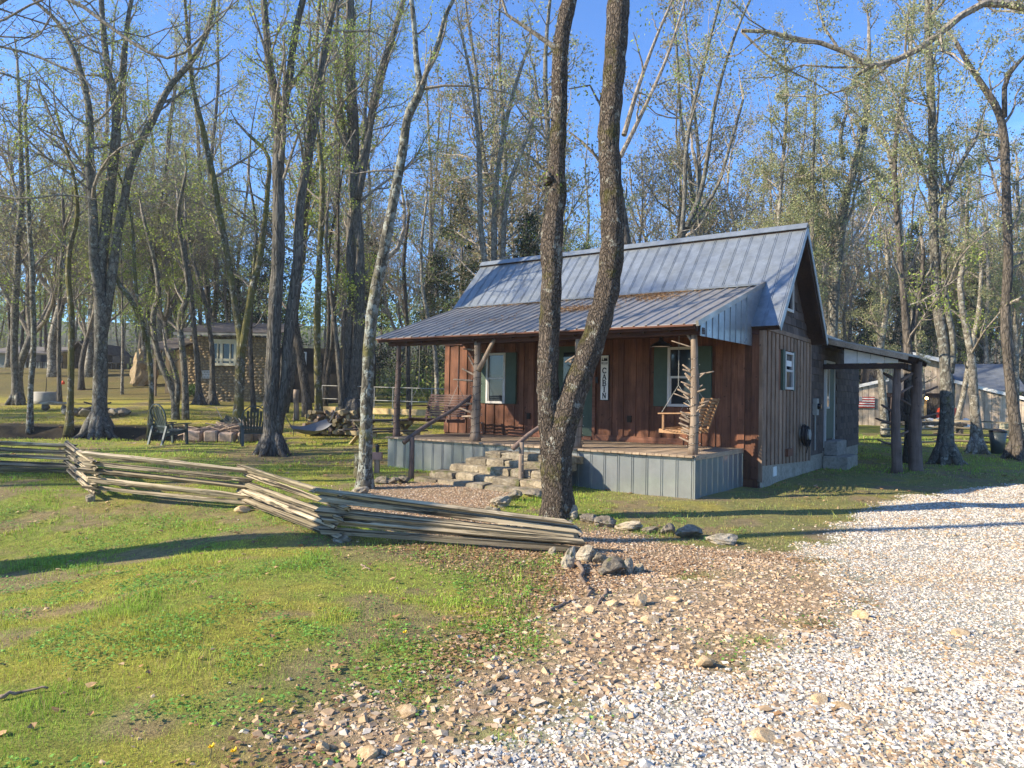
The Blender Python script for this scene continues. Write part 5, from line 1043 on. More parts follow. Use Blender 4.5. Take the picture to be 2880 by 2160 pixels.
lw = lambda x: np.interp(x, [X(2300), X(2413), X(2507)], [Z(1125), Z(1100), Z(1072)])
rw = lambda x: np.interp(x, [X(2676), X(2820), X(2960)], [Z(1076), Z(1120), Z(1155)])
plank_wall(barn, X(2330), X(2508), -.1, lambda x: float(lw(x)), 0); plank_wall(barn, X(2676), X(2935), -.1, lambda x: float(rw(x)), 0)
mb = MB(); mb.box((X(2330), .04, -.3), (X(2508), 4, 1.2)); mb.box((X(2676), .04, -.3), (X(2935), 4, 1.0)); mb.build('wall_core', M_bark_dark, barn)
for a, b, f in ((X(2300), X(2510), lw), (X(2672), X(2960), rw)): mb = MB(); mb.bar((a, -.12, float(f(a)) + .07), (b, -.12, float(f(b)) + .07), .04, .16, up=(0, 0, 1)); mb.build('rake_trim', M_white2, barn); mb = MB(); mb.bar((a, 3, float(f(a)) + .12), (b, 3, float(f(b)) + .12), 6, .06); mb.build('wing_roof', M_barnroof, barn)
# centre: recessed taller gable part
mb = MB(); mb.box((X(2480), 3.0, -.2), (X(2700), 7, Z(1010))); mb.build('centre_wall', M_bark_dark, barn)
plank_wall(barn, X(2510), X(2680), Z(1105), lambda x: float(np.interp(x, [X(2470), X(2590), X(2710)], [Z(1000), Z(992), Z(1018)])), 2.9)
mb = MB(); mb.bar((X(2585), 2.4, Z(985)), (X(2700), 2.4, Z(1014)), .06, .2); mb.bar((X(2585), 2.4, Z(985)), (X(2470), 2.4, Z(1010)), .06, .2); mb.build('rake_trim', M_white2, barn)
mb = MB(); mb.bar((X(2585), 5, Z(984)), (X(2700), 5, Z(1012)), 5, .08); mb.bar((X(2585), 5, Z(984)), (X(2470), 5, Z(1010)), 5, .08); mb.build('roof', M_barnroof, barn)
mb = MB(); mb.bar((X(2500), 0, Z(1112)), (X(2650), 0, Z(1112)), .2, .22); mb.build('porch_beam', M_rafter, barn)
for px in (2520, 2644): mb = MB(); mb.bar((X(px), 0, -.1), (X(px), 0, Z(1114)), .16, .16); mb.build('porch_post', M_log_dark, barn)
mb = MB(); mb.bar((X(2605), .3, 0), (X(2605), .3, Z(1116)), .12, .12); mb.build('porch_post', M_fresh, barn)
for a, b, pt, pb_ in ((2380, 2452, 1032, 1086), (2748, 2925, 1030, 1092)):
    mb = MB(); mb.bar(((X(a) + X(b)) / 2, 5, Z(pb_)), ((X(a) + X(b)) / 2, 8.5, Z(pt) + .5), X(b) - X(a), .08); mb.build('rear_roof', M_barnroof, barn)
mb = MB(); mb.bar((X(2300), 8, Z(1040)), (X(2460), 8, Z(1040)), .1, 1.4); mb.build('rear_wall', M_rafter, barn)
# glowing porch bulb on the barn
M_lamp = bpy.data.materials.new('lit_bulb'); M_lamp.use_nodes = True; b_ = M_lamp.node_tree.nodes['Principled BSDF']; b_.inputs['Emission Color'].default_value = (1, .6, .2, 1); b_.inputs['Emission Strength'].default_value = 6
lb = thing('wall_lamp', rotb((bx(2605), BY - .1, bz(1120))), 'small lit orange bulb under the barn porch beam', 'lamp'); q = MB(); q.add(IV * .09, IF); q.build('bulb', M_lamp, lb); q = MB(); q.tube([(0, .0, .08), (0, .0, .2)], [.03, .03], 6); q.build('fitting', M_black, lb)
# flag made of slats
fl = thing('slat_flag', rotb((bx(2420), BY - .12, bz(1150))), 'wooden slat flag with red and white stripes and blue starred corner on the barn wall', 'flag', None, BR); fw_, fh_ = bx(2474) - bx(2420), bz(1118) - bz(1150)
ns = 9
for i in range(ns): z0 = fh_ * (1 - (i + 1) / ns); x0 = 0 if i >= 4 else fw_ * .40; piece('stripe_slat', (x0, 0, z0 + .006), (fw_, .04, z0 + fh_ / ns - .006), M_red if i % 2 == 0 else M_white2, fl)
for i in range(4): z0 = fh_ * (1 - (i + 1) / ns); piece('blue_slat', (0, 0, z0 + .006), (fw_ * .40 - .01, .04, z0 + fh_ / ns - .006), M_blue, fl)
mb = MB()
for i in range(7):
    for j in range(4): mb.box((.04 + i * fw_ * .054, -.008, fh_ * (1 - (j + .65) / ns)), (.04 + i * fw_ * .054 + .03, -.001, fh_ * (1 - (j + .65) / ns) + .035))
mb.build('stars', M_white2, fl)
# red sled on white stones
wp_ = thing('stone_planter', (bx(2612), BY - 1.5, gz(bx(2612), BY - 1.5)), 'white stone planter wall in the barn yard below the red tub', 'planter')
for i in range(14): share('white_stone', rock_mesh(97 + i % 3, 1, .2, .8, M_white2), wp_, (-1.6 + (i % 7) * .42, 0, .15 + (i // 7) * .27), (0, 0, i), (.24, .2, .16))
rs_ = thing('red_tub', (bx(2615), BY - 1.5, gz(bx(2612), BY - 1.5) + .52), 'bright red rounded tub on the white stones by the barn', 'tub'); mb = MB(); mb.tube([(-.35, 0, .2), (0, 0, .24), (.35, 0, .2)], [.3, .36, .3], 12, lump=.03); mb.build('shell', M_orange, rs_, True); mb = MB(); mb.tube([(-.42, 0, .1), (.42, 0, .1)], [.2, .2], 12); mb.build('rim', M_red, rs_, True)
# bench, bin, pale blocks
tb = thing('trash_can', G(2806, 1276), 'dark green trash can by the rail fence at the right', 'trash can'); mb = MB(); mb.tube([(0, 0, 0), (0, 0, .35), (0, 0, .7)], [.19, .22, .25], 12); mb.build('body', M_chair, tb, True); mb = MB(); mb.tube([(0, 0, .7), (0, 0, .74), (0, 0, .8)], [.26, .26, .1], 12); mb.build('lid', M_black, tb, True)
bb = thing('log_bench', G(2608, 1222), 'long low log bench among the trunks in front of the barn', 'bench'); mb = MB(); mb.bar((-1.0, 0, .45), (1.6, 0, .45), .4, .12); mb.build('seat', M_bark_dark, bb)
for x in (-.8, 1.4): mb = MB(); mb.tube([(x, 0, 0), (x, 0, .39)], [.14, .14], 8); mb.build('leg', M_bark_dark, bb)
pbk = thing('pallet_stack', G(2848, 1232), 'stack of pale blocks at the right end of the barn', 'blocks')
for i in range(3): piece('block', (-.35, -.3, i * .22), (.35, .3, i * .22 + .2), M_cream, pbk)
# ================================================================== TREES
def smooth_path(P, R, step=.35):
    P = np.asarray(P, float); R = np.asarray(R, float); d = np.r_[0, np.cumsum(np.linalg.norm(np.diff(P, axis=0), axis=1))]; n = max(4, int(d[-1] / step)); t_ = np.linspace(0, d[-1], n)
    m = np.gradient(P, d, axis=0); out = np.zeros((n, 3)); idx = np.clip(np.searchsorted(d, t_, side='right') - 1, 0, len(d) - 2); h = (d[idx + 1] - d[idx])[:, None]; s = ((t_ - d[idx]) / h[:, 0])[:, None]
    out = (2*s**3 - 3*s**2 + 1) * P[idx] + (s**3 - 2*s**2 + s) * h * m[idx] + (-2*s**3 + 3*s**2) * P[idx + 1] + (s**3 - s**2) * h * m[idx + 1]
    return out, np.interp(t_, d, R)
class Tree:
    def __init__(s, seed): s.r = np.random.default_rng(seed); s.trunk = MB(); s.crown = MB(); s.tips = []
    def branch(s, p, d, L_, r, lev, maxlev, bend=.25, up=.15, dens=1.0):
        n = {0: 9, 1: 7, 2: 5, 3: 3}.get(lev, 3); P = [p]; d = d / np.linalg.norm(d); dirs = [d]; st = L_ / (n - 1)
        for i in range(n - 1):
            d = d + s.r.normal(size=3) * bend * (.6 if lev < 2 else 1) + np.array([0, 0, up]); d /= np.linalg.norm(d); p = p + d * st; P.append(p); dirs.append(d)
        P = np.array(P); R = np.linspace(r, max(r * .3, .003), n); s.crown.tube(P, R, {0: 8, 1: 6, 2: 4, 3: 3}.get(lev, 3), cap=False)
        if lev >= maxlev - 1: s.tips += [P[-1], P[-2]] + ([P[len(P) // 2]] if lev == maxlev else [])
        if lev < maxlev:
            k = max(2, int(L_ * {0: 2.2, 1: 3.2, 2: 5.0}.get(lev, 4) * dens)); ts = np.sort(s.r.uniform(.18, .98, k))
            for t_ in ts:
                f = t_ * (n - 1); i = min(int(f), n - 2); q = P[i] + (P[i + 1] - P[i]) * (f - i); dd = dirs[i]; rnd = s.r.normal(size=3); rnd -= dd * rnd.dot(dd); rnd /= np.linalg.norm(rnd) + 1e-9
                ang = s.r.uniform(.45, 1.05); nd = dd * math.cos(ang) + rnd * math.sin(ang); s.branch(q, nd, L_ * s.r.uniform(.28, .55) * (1.15 - .6 * t_), R[i] * s.r.uniform(.4, .62), lev + 1, maxlev, bend, up, dens)
    def stem(s, P, R, sides=14, lump=.05, flare=0, zb=None, bk=1.0, bstart=.35, maxlev=3, blen=.30, side_up=.5, dens=1.0, step=.35):
        P, R = smooth_path(P, R, step)
        if flare: R = R * (1 + flare * np.exp(-(P[:, 2] - P[0, 2]) / .22))
        s.trunk.tube(P, R * (1 + .04 * np.sin(np.arange(len(R)) * 1.3)), sides, lump=lump)
        d = np.r_[0, np.cumsum(np.linalg.norm(np.diff(P, axis=0), axis=1))]; H = d[-1]; z = H * bstart
        while z < H * .99:
            i = min(int(np.searchsorted(d, z)), len(P) - 2); q = P[i]; T = P[i + 1] - P[i]; T /= np.linalg.norm(T); az = s.r.uniform(0, 2 * PI); el = s.r.uniform(.25, 1.05)
            nd = np.array([math.cos(az) * math.cos(el), math.sin(az) * math.cos(el), math.sin(el)]); rem = 1 - (z / H); Lb = H * blen * (.35 + rem) * s.r.uniform(.45, 1.1)
            s.branch(q, nd, max(.6, Lb), min(R[i] * s.r.uniform(.25, .5), .075), 1, maxlev, .30, .10, dens); z += s.r.uniform(.35, 1.1) / bk
        s.branch(P[-1], P[-1] - P[-3], max(1.0, H * .12), R[-1], 1, maxlev, .2, .2, dens)
    def roots(s, p, r, n=6):
        for k in range(n):
            a = k * 2 * PI / n + s.r.uniform(-.3, .3); L_ = r * s.r.uniform(1.5, 2.2); c, w = math.cos(a), math.sin(a)
            s.trunk.tube([(p[0] + c * r * .35, p[1] + w * r * .35, p[2] + r * 2.0), (p[0] + c * r * .85, p[1] + w * r * .85, p[2] + r * .75), (p[0] + c * r * 1.25, p[1] + w * r * 1.25, p[2] + r * .15), (p[0] + c * L_, p[1] + w * L_, p[2] - .06)], [r * .35, r * .42, r * .3, r * .1], 7, lump=.1)
    def leaves(s, per, size, cols, spread, prob=1.0):
        if not s.tips or per == 0: return None
        T = np.array(s.tips); T = T[s.r.random(len(T)) < prob]; n = len(T) * per; C0 = np.repeat(T, per, 0) + s.r.normal(size=(n, 3)) * spread; mb = MB(); leafcards(mb, C0, size, cols, s.r); return mb
def leafcards(mb, C0, size, cols, r, dark=.5):
    n = len(C0); a = r.normal(size=(n, 3)); a /= np.linalg.norm(a, axis=1)[:, None]; b = np.cross(a, r.normal(size=(n, 3))); b /= np.linalg.norm(b, axis=1)[:, None]; s = (size * r.uniform(.5, 1.3, n))[:, None]
    V = np.stack([C0 - a * s, C0 + b * s * .55, C0 + a * s, C0 - b * s * .55], 1).reshape(-1, 3); c = np.array(cols)[r.integers(0, len(cols), n)] * r.uniform(dark, 1.3, (n, 1)); mb.add(V, np.arange(4 * n).reshape(-1, 4), np.repeat(c, 4, 0))
GREEN = [(.34, .42, .07), (.28, .37, .07), (.42, .46, .11), (.22, .30, .07)]
PALE = [(.38, .40, .19), (.33, .37, .17), (.40, .37, .20), (.29, .31, .15)]
BUFF = [(.34, .31, .17), (.30, .30, .15), (.38, .31, .19), (.28, .24, .14)]
def traced(base, stems, label, mat, cat='tree', seed=1, flare=.25, per=4, lsize=.036, lcols=GREEN, bk=1.5, prob=.85, Y=None, roots=0, maxlev=3, bstart=.35, ext=4.5, blen=.27, twig=None, dens=1.05, lump=.05, sides=14, step=.35, name='deciduous_tree', group=None, jit=.5, extra=None):
    g = G(*base) if Y is None else (lambda p: Vector((p.x, p.y, gz(p.x, p.y))))(atY(base[0], base[1], Y)); Y = g.y; T = Tree(seed); root = thing(name, g, label, cat, group); rg = np.random.default_rng(seed + 99)
    for k, st in enumerate(stems):
        P = []; R = []; n = len(st); dy = 0; drift = rg.uniform(-jit, jit)
        for i, (px, py, w) in enumerate(st):
            z_ = (st[0][1] - py) / 1500.0; dy = drift * z_ * 1.5; q = atY(px, py, Y + (dy if k or i else 0)); P.append(np.array(q - g)); R.append(w * (.5 if seed in (11, 12) else .43) * Y / FPX)
        if k == 0: P[0][2] = min(P[0][2], -.08)
        if st[-1][1] < 60:                                   # goes on above the frame
            d = P[-1] - P[-2]; d /= np.linalg.norm(d); d = d * .75 + np.array([0, 0, .35]); e = ext * R[-1] / .1 * .6 + 1.5; P += [P[-1] + d * e * .5 + rg.normal(size=3) * .2, P[-1] + d * e + rg.normal(size=3) * .4]; R += [R[-1] * .65, R[-1] * .3]
        T.stem(P, R, sides if k == 0 else max(8, sides - 4), lump, flare if k == 0 else 0, None, bk, bstart, maxlev, blen, dens=dens, step=step)
    if extra: extra(T, g)
    if roots: T.roots((0, 0, 0), stems[0][0][2] / 2 * Y / FPX, roots)
    T.trunk.build('trunk', mat, root, True)
    if T.crown.n: T.crown.build('crown', twig or M_twig, root)
    lv = T.leaves(per * 2, lsize, lcols, .10, prob * .5)
    if lv: lv.build('foliage', M_leaf, root)
    return root
def br(pts, T, g, Y, w0, sub=True, maxlev=3, dy=0):           # a traced limb on a tree
    P = [np.array(atY(px, py, Y + dy * i) - g) for i, (px, py) in enumerate(pts)]; R = np.linspace(w0 / 2 * Y / FPX, w0 / 5 * Y / FPX, len(P)); P, R = smooth_path(P, R, .3); T.crown.tube(P, R, 8, lump=.05)
    d = np.r_[0, np.cumsum(np.linalg.norm(np.diff(P, axis=0), axis=1))]
    for z in np.arange(d[-1] * .2, d[-1], .55): i = min(int(np.searchsorted(d, z)), len(P) - 2); a = P[i + 1] - P[i]; a /= np.linalg.norm(a); rnd = T.r.normal(size=3); rnd -= a * rnd.dot(a); rnd /= np.linalg.norm(rnd); T.branch(P[i], a * .6 + rnd * .8, d[-1] * T.r.uniform(.12, .3), R[i] * .5, 2, maxlev)
# --- the double trunk in front of the cabin
YM = G(1556, 1452).y
def ex_main(T, g):
    br([(1562,135),(1500,90),(1440,60),(1400,-40)], T, g, YM, 16); br([(1548,335),(1510,325),(1470,290)], T, g, YM, 10)
    br([(1712,345),(1690,300),(1660,240),(1600,250)], T, g, YM + .2, 9); br([(1700,470),(1650,410),(1600,370)], T, g, YM + .3, 11)
    br([(1755,380),(1790,260),(1840,120),(1900,-20)], T, g, YM + .6, 16, dy=.15); br([(1745,440),(1800,330),(1880,150),(1930,-10)], T, g, YM + .8, 15, dy=.2)
    br([(1542,500),(1540,485)], T, g, YM - .1, 16); P = atY(1548, 515, YM) - g; q = atY(1536, 484, YM) - g; T.trunk.tube([P, P.lerp(q, .5), q], [.10, .07, .03], 8, lump=.1)
traced((1556,1455), [[(1566,1460,92),(1562,1380,74),(1556,1280,66),(1545,1180,62),(1541,1090,60),(1543,980,58),(1548,860,58),(1552,760,56),(1551,680,66),(1560,600,54),(1569,545,50),(1566,480,46),(1570,380,46),(1573,260,46),(1577,130,44),(1592,40,44),(1602,0,42),(1620,-120,38)],
   [(1572,1440,88),(1565,1330,84),(1574,1230,84),(1602,1140,80),(1634,1050,70),(1667,960,68),(1695,870,68),(1712,790,66),(1722,700,66),(1722,600,64),(1716,480,62),(1712,380,60),(1722,260,60),(1731,150,62),(1738,40,64),(1740,0,62),(1746,-120,56)]],
   'big double trunked tree in front of the cabin, mossy and spotted with lichen', M_bark_main, seed=11, flare=.16, per=4, lsize=.024, roots=0, bk=.5, maxlev=3, bstart=.62, blen=.16, sides=44, lump=.055, step=.09, jit=.12, extra=ex_main, prob=.8, ext=6)
# --- lichen covered tree left of the porch
YL = G(1025, 1370).y
def ex_lich(T, g):
    br([(1190,250),(1260,240),(1347,246),(1430,262)], T, g, YL, 9); br([(1071,740),(1125,690),(1138,600),(1128,520)], T, g, YL, 16); br([(1000,365),(960,460),(1010,470)], T, g, YL, 3)
    br([(1118,480),(1060,480),(1020,490),(940,470)], T, g, YL, 7); br([(1190,225),(1240,130),(1262,20)], T, g, YL, 10)
traced((1025,1374), [[(1026,1378,48),(1028,1310,38),(1030,1200,35),(1034,1080,35),(1040,950,33),(1052,840,32),(1072,745,31),(1090,650,29),(1107,560,27),(1132,430,25),(1150,320,24),(1180,258,22),(1172,180,16),(1166,90,14),(1157,0,13)],
   [(1182,262,17),(1205,185,14),(1232,120,12),(1256,36,11),(1275,0,10)]], 'slim tree with pale lichen bark standing just left of the porch', M_bark_lichen, seed=12, flare=.35, per=4, lsize=.024, bk=.8, maxlev=3, bstart=.5, blen=.16, sides=22, lump=.04, step=.15, jit=.2, extra=ex_lich, prob=.9, ext=3)
# --- oak between the chairs and the porch
YO = G(765, 1278).y
traced((765,1280), [[(766,1284,66),(764,1230,54),(763,1150,49),(768,1000,44),(774,850,42),(781,745,40),(784,600,38),(783,450,38),(787,330,36),(772,260,30),(758,180,24),(750,100,22),(742,0,20)],
   [(789,350,26),(812,230,24),(826,120,22),(842,40,20),(852,0,19)],
   [(772,1230,44),(786,1160,40),(800,1105,36),(809,971,34),(820,870,34),(836,745,32),(845,565,30),(862,460,28),(881,362,28),(900,230,26),(918,110,22),(940,0,20)]],
   'furrowed two trunked oak on the lawn, overlapping the right garden chair', M_bark_oak, seed=13, flare=.12, per=3, lsize=.035, roots=7, bk=1.3, bstart=.42, blen=.2, sides=26, lump=.05, step=.2, jit=.3, prob=.7, ext=5)
# --- forked tree on the far left lawn
traced((275,1232), [[(275,1236,66),(279,1180,50),(281,1100,43),(284,970,40),(284,880,40),(276,800,30),(266,745,30),(262,600,27),(252,452,26),(254,400,22),(246,280,20),(226,200,18),(204,136,16),(160,60,12),(95,0,10)],
   [(286,880,28),(284,800,34),(284,745,34),(297,640,32),(308,540,32),(322,430,30),(326,300,26),(303,190,20),(292,100,18),(285,0,16)],
   [(292,940,26),(308,830,28),(317,760,28),(334,640,26),(350,560,24),(362,490,24),(378,440,24),(428,340,22),(480,240,20),(540,170,18),(600,20,14)],
   [(325,330,20),(345,240,18),(352,130,16),(362,40,14)]],
   'large three stemmed tree with spreading root flare on the left lawn', M_bark_grey, seed=14, flare=.15, per=4, lsize=.035, roots=8, bk=1.4, bstart=.4, blen=.22, sides=22, jit=.6, prob=.8)
# --- the rest of the readable trunks
traced((45,1140), [[(46,1144,34),(44,1080,22),(40,1000,22),(42,880,22),(48,760,21),(50,690,19),(60,560,16),(58,400,13),(50,200,9)]], 'straight pale trunk with flared foot at the far left', M_bark_grey, seed=15, roots=6, bk=.8, per=2, prob=.5)
traced((84,1215), [[(84,1218,20),(86,1100,17),(95,960,16),(92,850,16),(90,750,16),(82,640,14),(78,500,12),(70,300,9)]], 'thin leaning trunk second from the left, right of the pale one', M_bark_lichen, seed=16, flare=.3, bk=.8, prob=.6)
traced((168,1138), [[(168,1140,15),(166,1040,13),(167,900,12),(171,760,12),(180,650,10),(176,560,8)]], 'slim dark trunk with the orange tag', M_bark_oak, seed=17, flare=.3, bk=1, prob=.4)
traced((195,1220), [[(194,1222,26),(198,1120,20),(200,1000,19),(201,880,18),(192,780,17),(196,700,15),(216,620,14),(214,540,12),(190,430,10),(160,320,7)]], 'mossy trunk left of the large forked tree', M_bark_moss, seed=18, flare=.4, bk=1, prob=.6)
traced((343,1110), [[(343,1112,10),(345,980,8),(344,860,7),(340,700,6),(330,560,5)]], 'very thin pale sapling in front of the terrace', M_bark_pale, seed=19, flare=.2, bk=.8, prob=.5, maxlev=2)
traced((420,1235), [[(420,1238,18),(424,1160,16),(426,1080,16),(420,1010,16),(408,930,16),(392,890,17),(366,840,16),(335,800,15),(322,770,14),(300,720,12)], [(408,960,12),(392,880,10),(380,780,10),(376,680,9),(360,560,7),(330,480,6)]], 'slender curving tree just left of the left garden chair', M_bark_moss, seed=20, flare=.25, bk=1, prob=.8)
traced((492,1180), [[(494,1180,24),(490,1120,22),(478,1080,20),(456,1030,19),(436,960,18),(432,880,17),(446,820,17),(440,760,15),(424,690,13),(400,600,10)], [(496,1150,18),(500,1080,16),(484,1020,13),(470,990,12)], [(522,1185,24),(520,1060,20),(512,970,19),(506,895,18),(530,820,17),(524,760,15),(512,690,13),(500,620,12),(520,500,9)]], 'clump of crooked stems growing behind the left garden chair', M_bark_grey, seed=21, flare=.2, bk=.9, prob=.9)
traced((560,1138), [[(562,1142,28),(558,1080,18),(555,1016,18),(548,950,17),(540,860,16),(534,790,15),(520,700,12),(500,560,9)]], 'left one of two dark trunks standing in front of the cobblestone house', M_bark_oak, seed=22, flare=.3, bk=.7, roots=5, prob=.5)
traced((597,1138), [[(597,1142,28),(597,1060,16),(596,980,16),(588,920,15),(576,850,14),(560,790,12),(540,720,10),(520,600,8)]], 'right one of two dark trunks standing in front of the cobblestone house', M_bark_oak, seed=23, flare=.3, bk=.7, roots=5, prob=.5)
traced((669,1212), [[(668,1216,38),(672,1130,32),(676,1020,30),(678,960,28),(668,900,22),(655,820,21),(644,745,20),(622,620,19),(600,500,18),(570,360,17),(544,250,14),(530,120,11),(520,0,9)], [(680,990,24),(698,880,22),(712,800,22),(728,740,21),(740,660,18),(752,540,16),(750,430,13),(700,380,10)], [(700,870,12),(712,780,10),(716,700,8)]], 'mossy forked tree behind the right garden chair', M_bark_moss, seed=24, flare=.4, bk=.8, prob=.8)
traced((715,1160), [[(714,1160,18),(708,1060,15),(704,960,14),(706,860,14),(716,760,12),(720,640,10),(700,500,7)]], 'dark straight trunk close behind the mossy forked tree', M_bark_dark, seed=25, flare=.2, bk=.8, prob=.5)
traced((862,1172), [[(866,1176,34),(860,1100,30),(848,1020,28),(836,950,26),(826,880,22),(830,780,20),(850,640,17),(870,500,14),(880,380,10)]], 'dark leaning trunk left of the firewood stack', M_bark_dark, seed=26, flare=.3, bk=.8, prob=.5)
traced((898,1182), [[(898,1186,26),(895,1100,24),(893,1000,23),(892,900,22),(896,780,20),(903,640,18),(906,500,16),(895,380,13),(880,250,10),(870,120,8)]], 'straight trunk with yellow moss rising behind the firewood stack', M_bark_moss, seed=27, flare=.25, bk=.8, prob=.7)
traced((962,1184), [[(962,1186,18),(958,1100,17),(950,1000,15),(938,880,14),(926,780,13),(918,700,11),(922,560,9)]], 'slim reddish brown trunk left of the massive double tree', M_bark_oak, seed=28, flare=.2, bk=.8, prob=.5)
traced((990,1182), [[(990,1186,60),(992,1120,46),(1000,1040,36),(1006,960,36),(1010,860,36),(1012,760,34),(1008,660,32),(996,540,36),(994,361,36),(988,260,34),(985,180,32),(985,60,28),(985,0,26)], [(984,1150,30),(975,1050,30),(980,960,30),(990,860,30),(988,750,32),(986,700,32),(990,600,30)], [(1004,560,26),(1024,460,26),(1044,330,25),(1068,230,24),(1100,120,20),(1135,0,16)], [(988,460,20),(960,330,18),(950,240,14),(945,120,12),(950,0,10)]], 'massive double trunked grey tree behind the picnic table', M_bark_oak, seed=29, flare=.12, bk=.9, roots=7, prob=.8, sides=20)
# behind the cabin and to the right
def bg(base, Y, st, label, mat, seed, **k):
    if base[0] > 2100: k['per'] = 9; k['prob'] = 1; k['lcols'] = PALE; k['bk'] = 1.9; k['maxlev'] = 3
    return traced(base, [st] if not isinstance(st[0], list) else st, label, mat, seed=seed, Y=Y, **k)
bg((1225,1160), 30, [(1228,1180,16),(1228,1060,14),(1222,980,13),(1205,900,12),(1190,820,11),(1185,700,9),(1200,560,7)], 'pale leaning trunk seen between the porch posts on the left', M_bark_pale, 31, bk=.7, prob=.5, flare=.2)
bg((1150,1150), 33, [(1150,1170,16),(1148,1060,15),(1146,940,14),(1140,840,14),(1136,740,12),(1150,600,9)], 'dark trunk just right of the left corner porch post', M_bark_dark, 32, bk=.7, prob=.5, flare=.2)
bg((1370,900), 30, [[(1372,1100,24),(1370,900,22),(1366,760,20),(1352,640,18),(1350,520,17),(1345,400,14),(1330,250,11),(1300,100,8)],[(1376,900,20),(1388,740,20),(1390,600,18),(1400,480,16),(1420,360,14),(1450,240,12),(1490,120,9)],[(1400,900,20),(1414,740,18),(1420,600,17),(1432,520,15),(1470,420,12),(1500,330,10)]], 'pale many stemmed tree rising behind the left end of the roof', M_bark_pale, 33, bk=1.1, prob=.5, flare=.2, twig=M_twig_pale)
bg((1760,900), 20, [(1762,1000,38),(1762,800,36),(1760,690,32),(1752,600,26),(1745,560,22),(1735,470,16)], 'broken dark trunk behind the ridge between the double trunks', M_bark_dark, 34, bk=.4, prob=.5, flare=.1)
bg((1900,900), 22, [[(1905,1000,30),(1903,800,28),(1906,700,26),(1930,640,22),(1960,580,18),(1965,500,15),(1950,430,11)],[(1915,680,16),(1925,560,14),(1930,420,13),(1950,300,12),(1985,160,10),(2020,20,8)],[(1930,640,18),(1965,560,16),(1990,440,14),(2010,300,12),(2060,120,9),(2100,20,8)],[(1935,640,14),(2010,540,12),(2050,420,10),(2090,280,8)]], 'reddish many stemmed tree fanning out behind the middle of the roof', M_bark_grey, 35, bk=1.2, prob=.5, flare=.1, twig=M_twig_pale, maxlev=3)
bg((2205,900), 26, [(2206,1000,15),(2204,780,14),(2190,640,13),(2194,560,12),(2205,420,11),(2212,300,9),(2210,180,7)], 'thin pale trunk behind the right half of the roof', M_bark_pale, 36, bk=.8, prob=.9, flare=.1)
bg((2290,900), 26, [(2286,1000,12),(2284,640,11),(2285,500,10),(2290,400,8),(2294,280,6)], 'thin straight trunk right beside the roof peak', M_bark_grey, 37, bk=.8, prob=.8, flare=.1)
bg((2350,1000), 27, [[(2340,1100,34),(2342,900,32),(2352,760,31),(2366,640,30),(2378,560,27),(2398,490,25),(2420,420,23),(2436,330,20),(2440,240,16),(2445,120,12)],[(2372,450,14),(2364,380,12),(2380,320,10)]], 'sturdy trunk right of the gable, leaning to the right', M_bark_grey, 38, bk=1, prob=.6, flare=.1)
bg((2485,1180), 30, [[(2490,1210,26),(2482,1100,22),(2476,980,20),(2490,900,18),(2500,800,16),(2494,700,15)],[(2538,760,20),(2530,640,19),(2520,540,18),(2508,460,16),(2490,400,13),(2450,340,10)],[(2506,460,14),(2530,340,14),(2545,240,12),(2560,140,10),(2570,20,8)]], 'two stemmed grey tree behind the side porch roof', M_bark_pale, 39, bk=1, prob=.7, flare=.2)
traced((2563,1302), [[(2562,1306,46),(2562,1200,38),(2558,1100,32),(2556,1015,28),(2550,940,24),(2544,860,21),(2534,760,19),(2526,640,18),(2516,520,16),(2520,380,12)],[(2562,960,17),(2580,860,16),(2592,800,14),(2596,700,11)]], 'dark trunk right behind the side porch posts', M_bark_dark, seed=40, flare=.3, bk=.8, prob=.7)
traced((2658,1304), [[(2658,1308,62),(2660,1220,48),(2664,1120,42),(2660,1040,36),(2652,960,32),(2640,880,32),(2632,780,30),(2626,640,28),(2624,520,27),(2624,400,27),(2620,300,25),(2614,180,24),(2612,0,22)],[(2672,1050,24),(2680,960,22),(2666,880,20),(2656,800,18),(2656,700,16),(2660,560,14),(2690,480,12),(2740,400,10)]], 'big dark footed trunk at the right, centre of the group', M_bark_grey, seed=41, flare=.12, roots=6, bk=1.2, prob=1, per=8, lcols=PALE)
traced((2745,1275), [[(2750,1278,44),(2744,1180,30),(2738,1100,26),(2734,1015,24),(2720,940,22),(2706,860,20),(2700,800,17),(2716,700,14),(2720,560,10)]], 'pale mottled trunk with wide foot in front of the plank barn', M_bark_pale, seed=42, flare=.15, roots=6, bk=.8, prob=.8)
traced((2686,1214), [[(2684,1218,24),(2698,1160,18),(2712,1100,17),(2722,1040,16),(2736,960,16),(2752,880,14),(2760,760,10)]], 'leaning trunk against the right wing of the barn', M_bark_pale, seed=43, flare=.4, bk=.7, prob=.8)
bg((2486,1205), 33, [(2490,1212,24),(2484,1160,15),(2478,1080,14),(2476,1020,14),(2472,950,12),(2480,860,10)], 'brown trunk standing before the flag wing of the barn', M_bark_oak, 44, flare=.4, bk=.7, prob=.7)
bg((2600,1195), 34, [(2594,1204,22),(2590,1150,14),(2596,1110,14),(2592,1050,12),(2580,980,11),(2566,900,9)], 'slim trunk in the open middle of the barn yard', M_bark_pale, 45, flare=.3, bk=.7, prob=.9, maxlev=2)
traced((2864,1292), [[(2868,1300,56),(2858,1220,40),(2850,1150,34),(2842,1080,31),(2832,980,29),(2828,880,29),(2836,740,28),(2832,600,26),(2828,480,26),(2822,370,24),(2806,310,22),(2770,250,20),(2730,190,16),(2690,120,12)],[(2826,330,16),(2832,220,15),(2870,170,12),(2920,120,9)]], 'thick trunk at the right edge that bends left near its top', M_bark_dark, seed=46, flare=.12, roots=6, bk=1.2, prob=1, per=8, lcols=PALE)
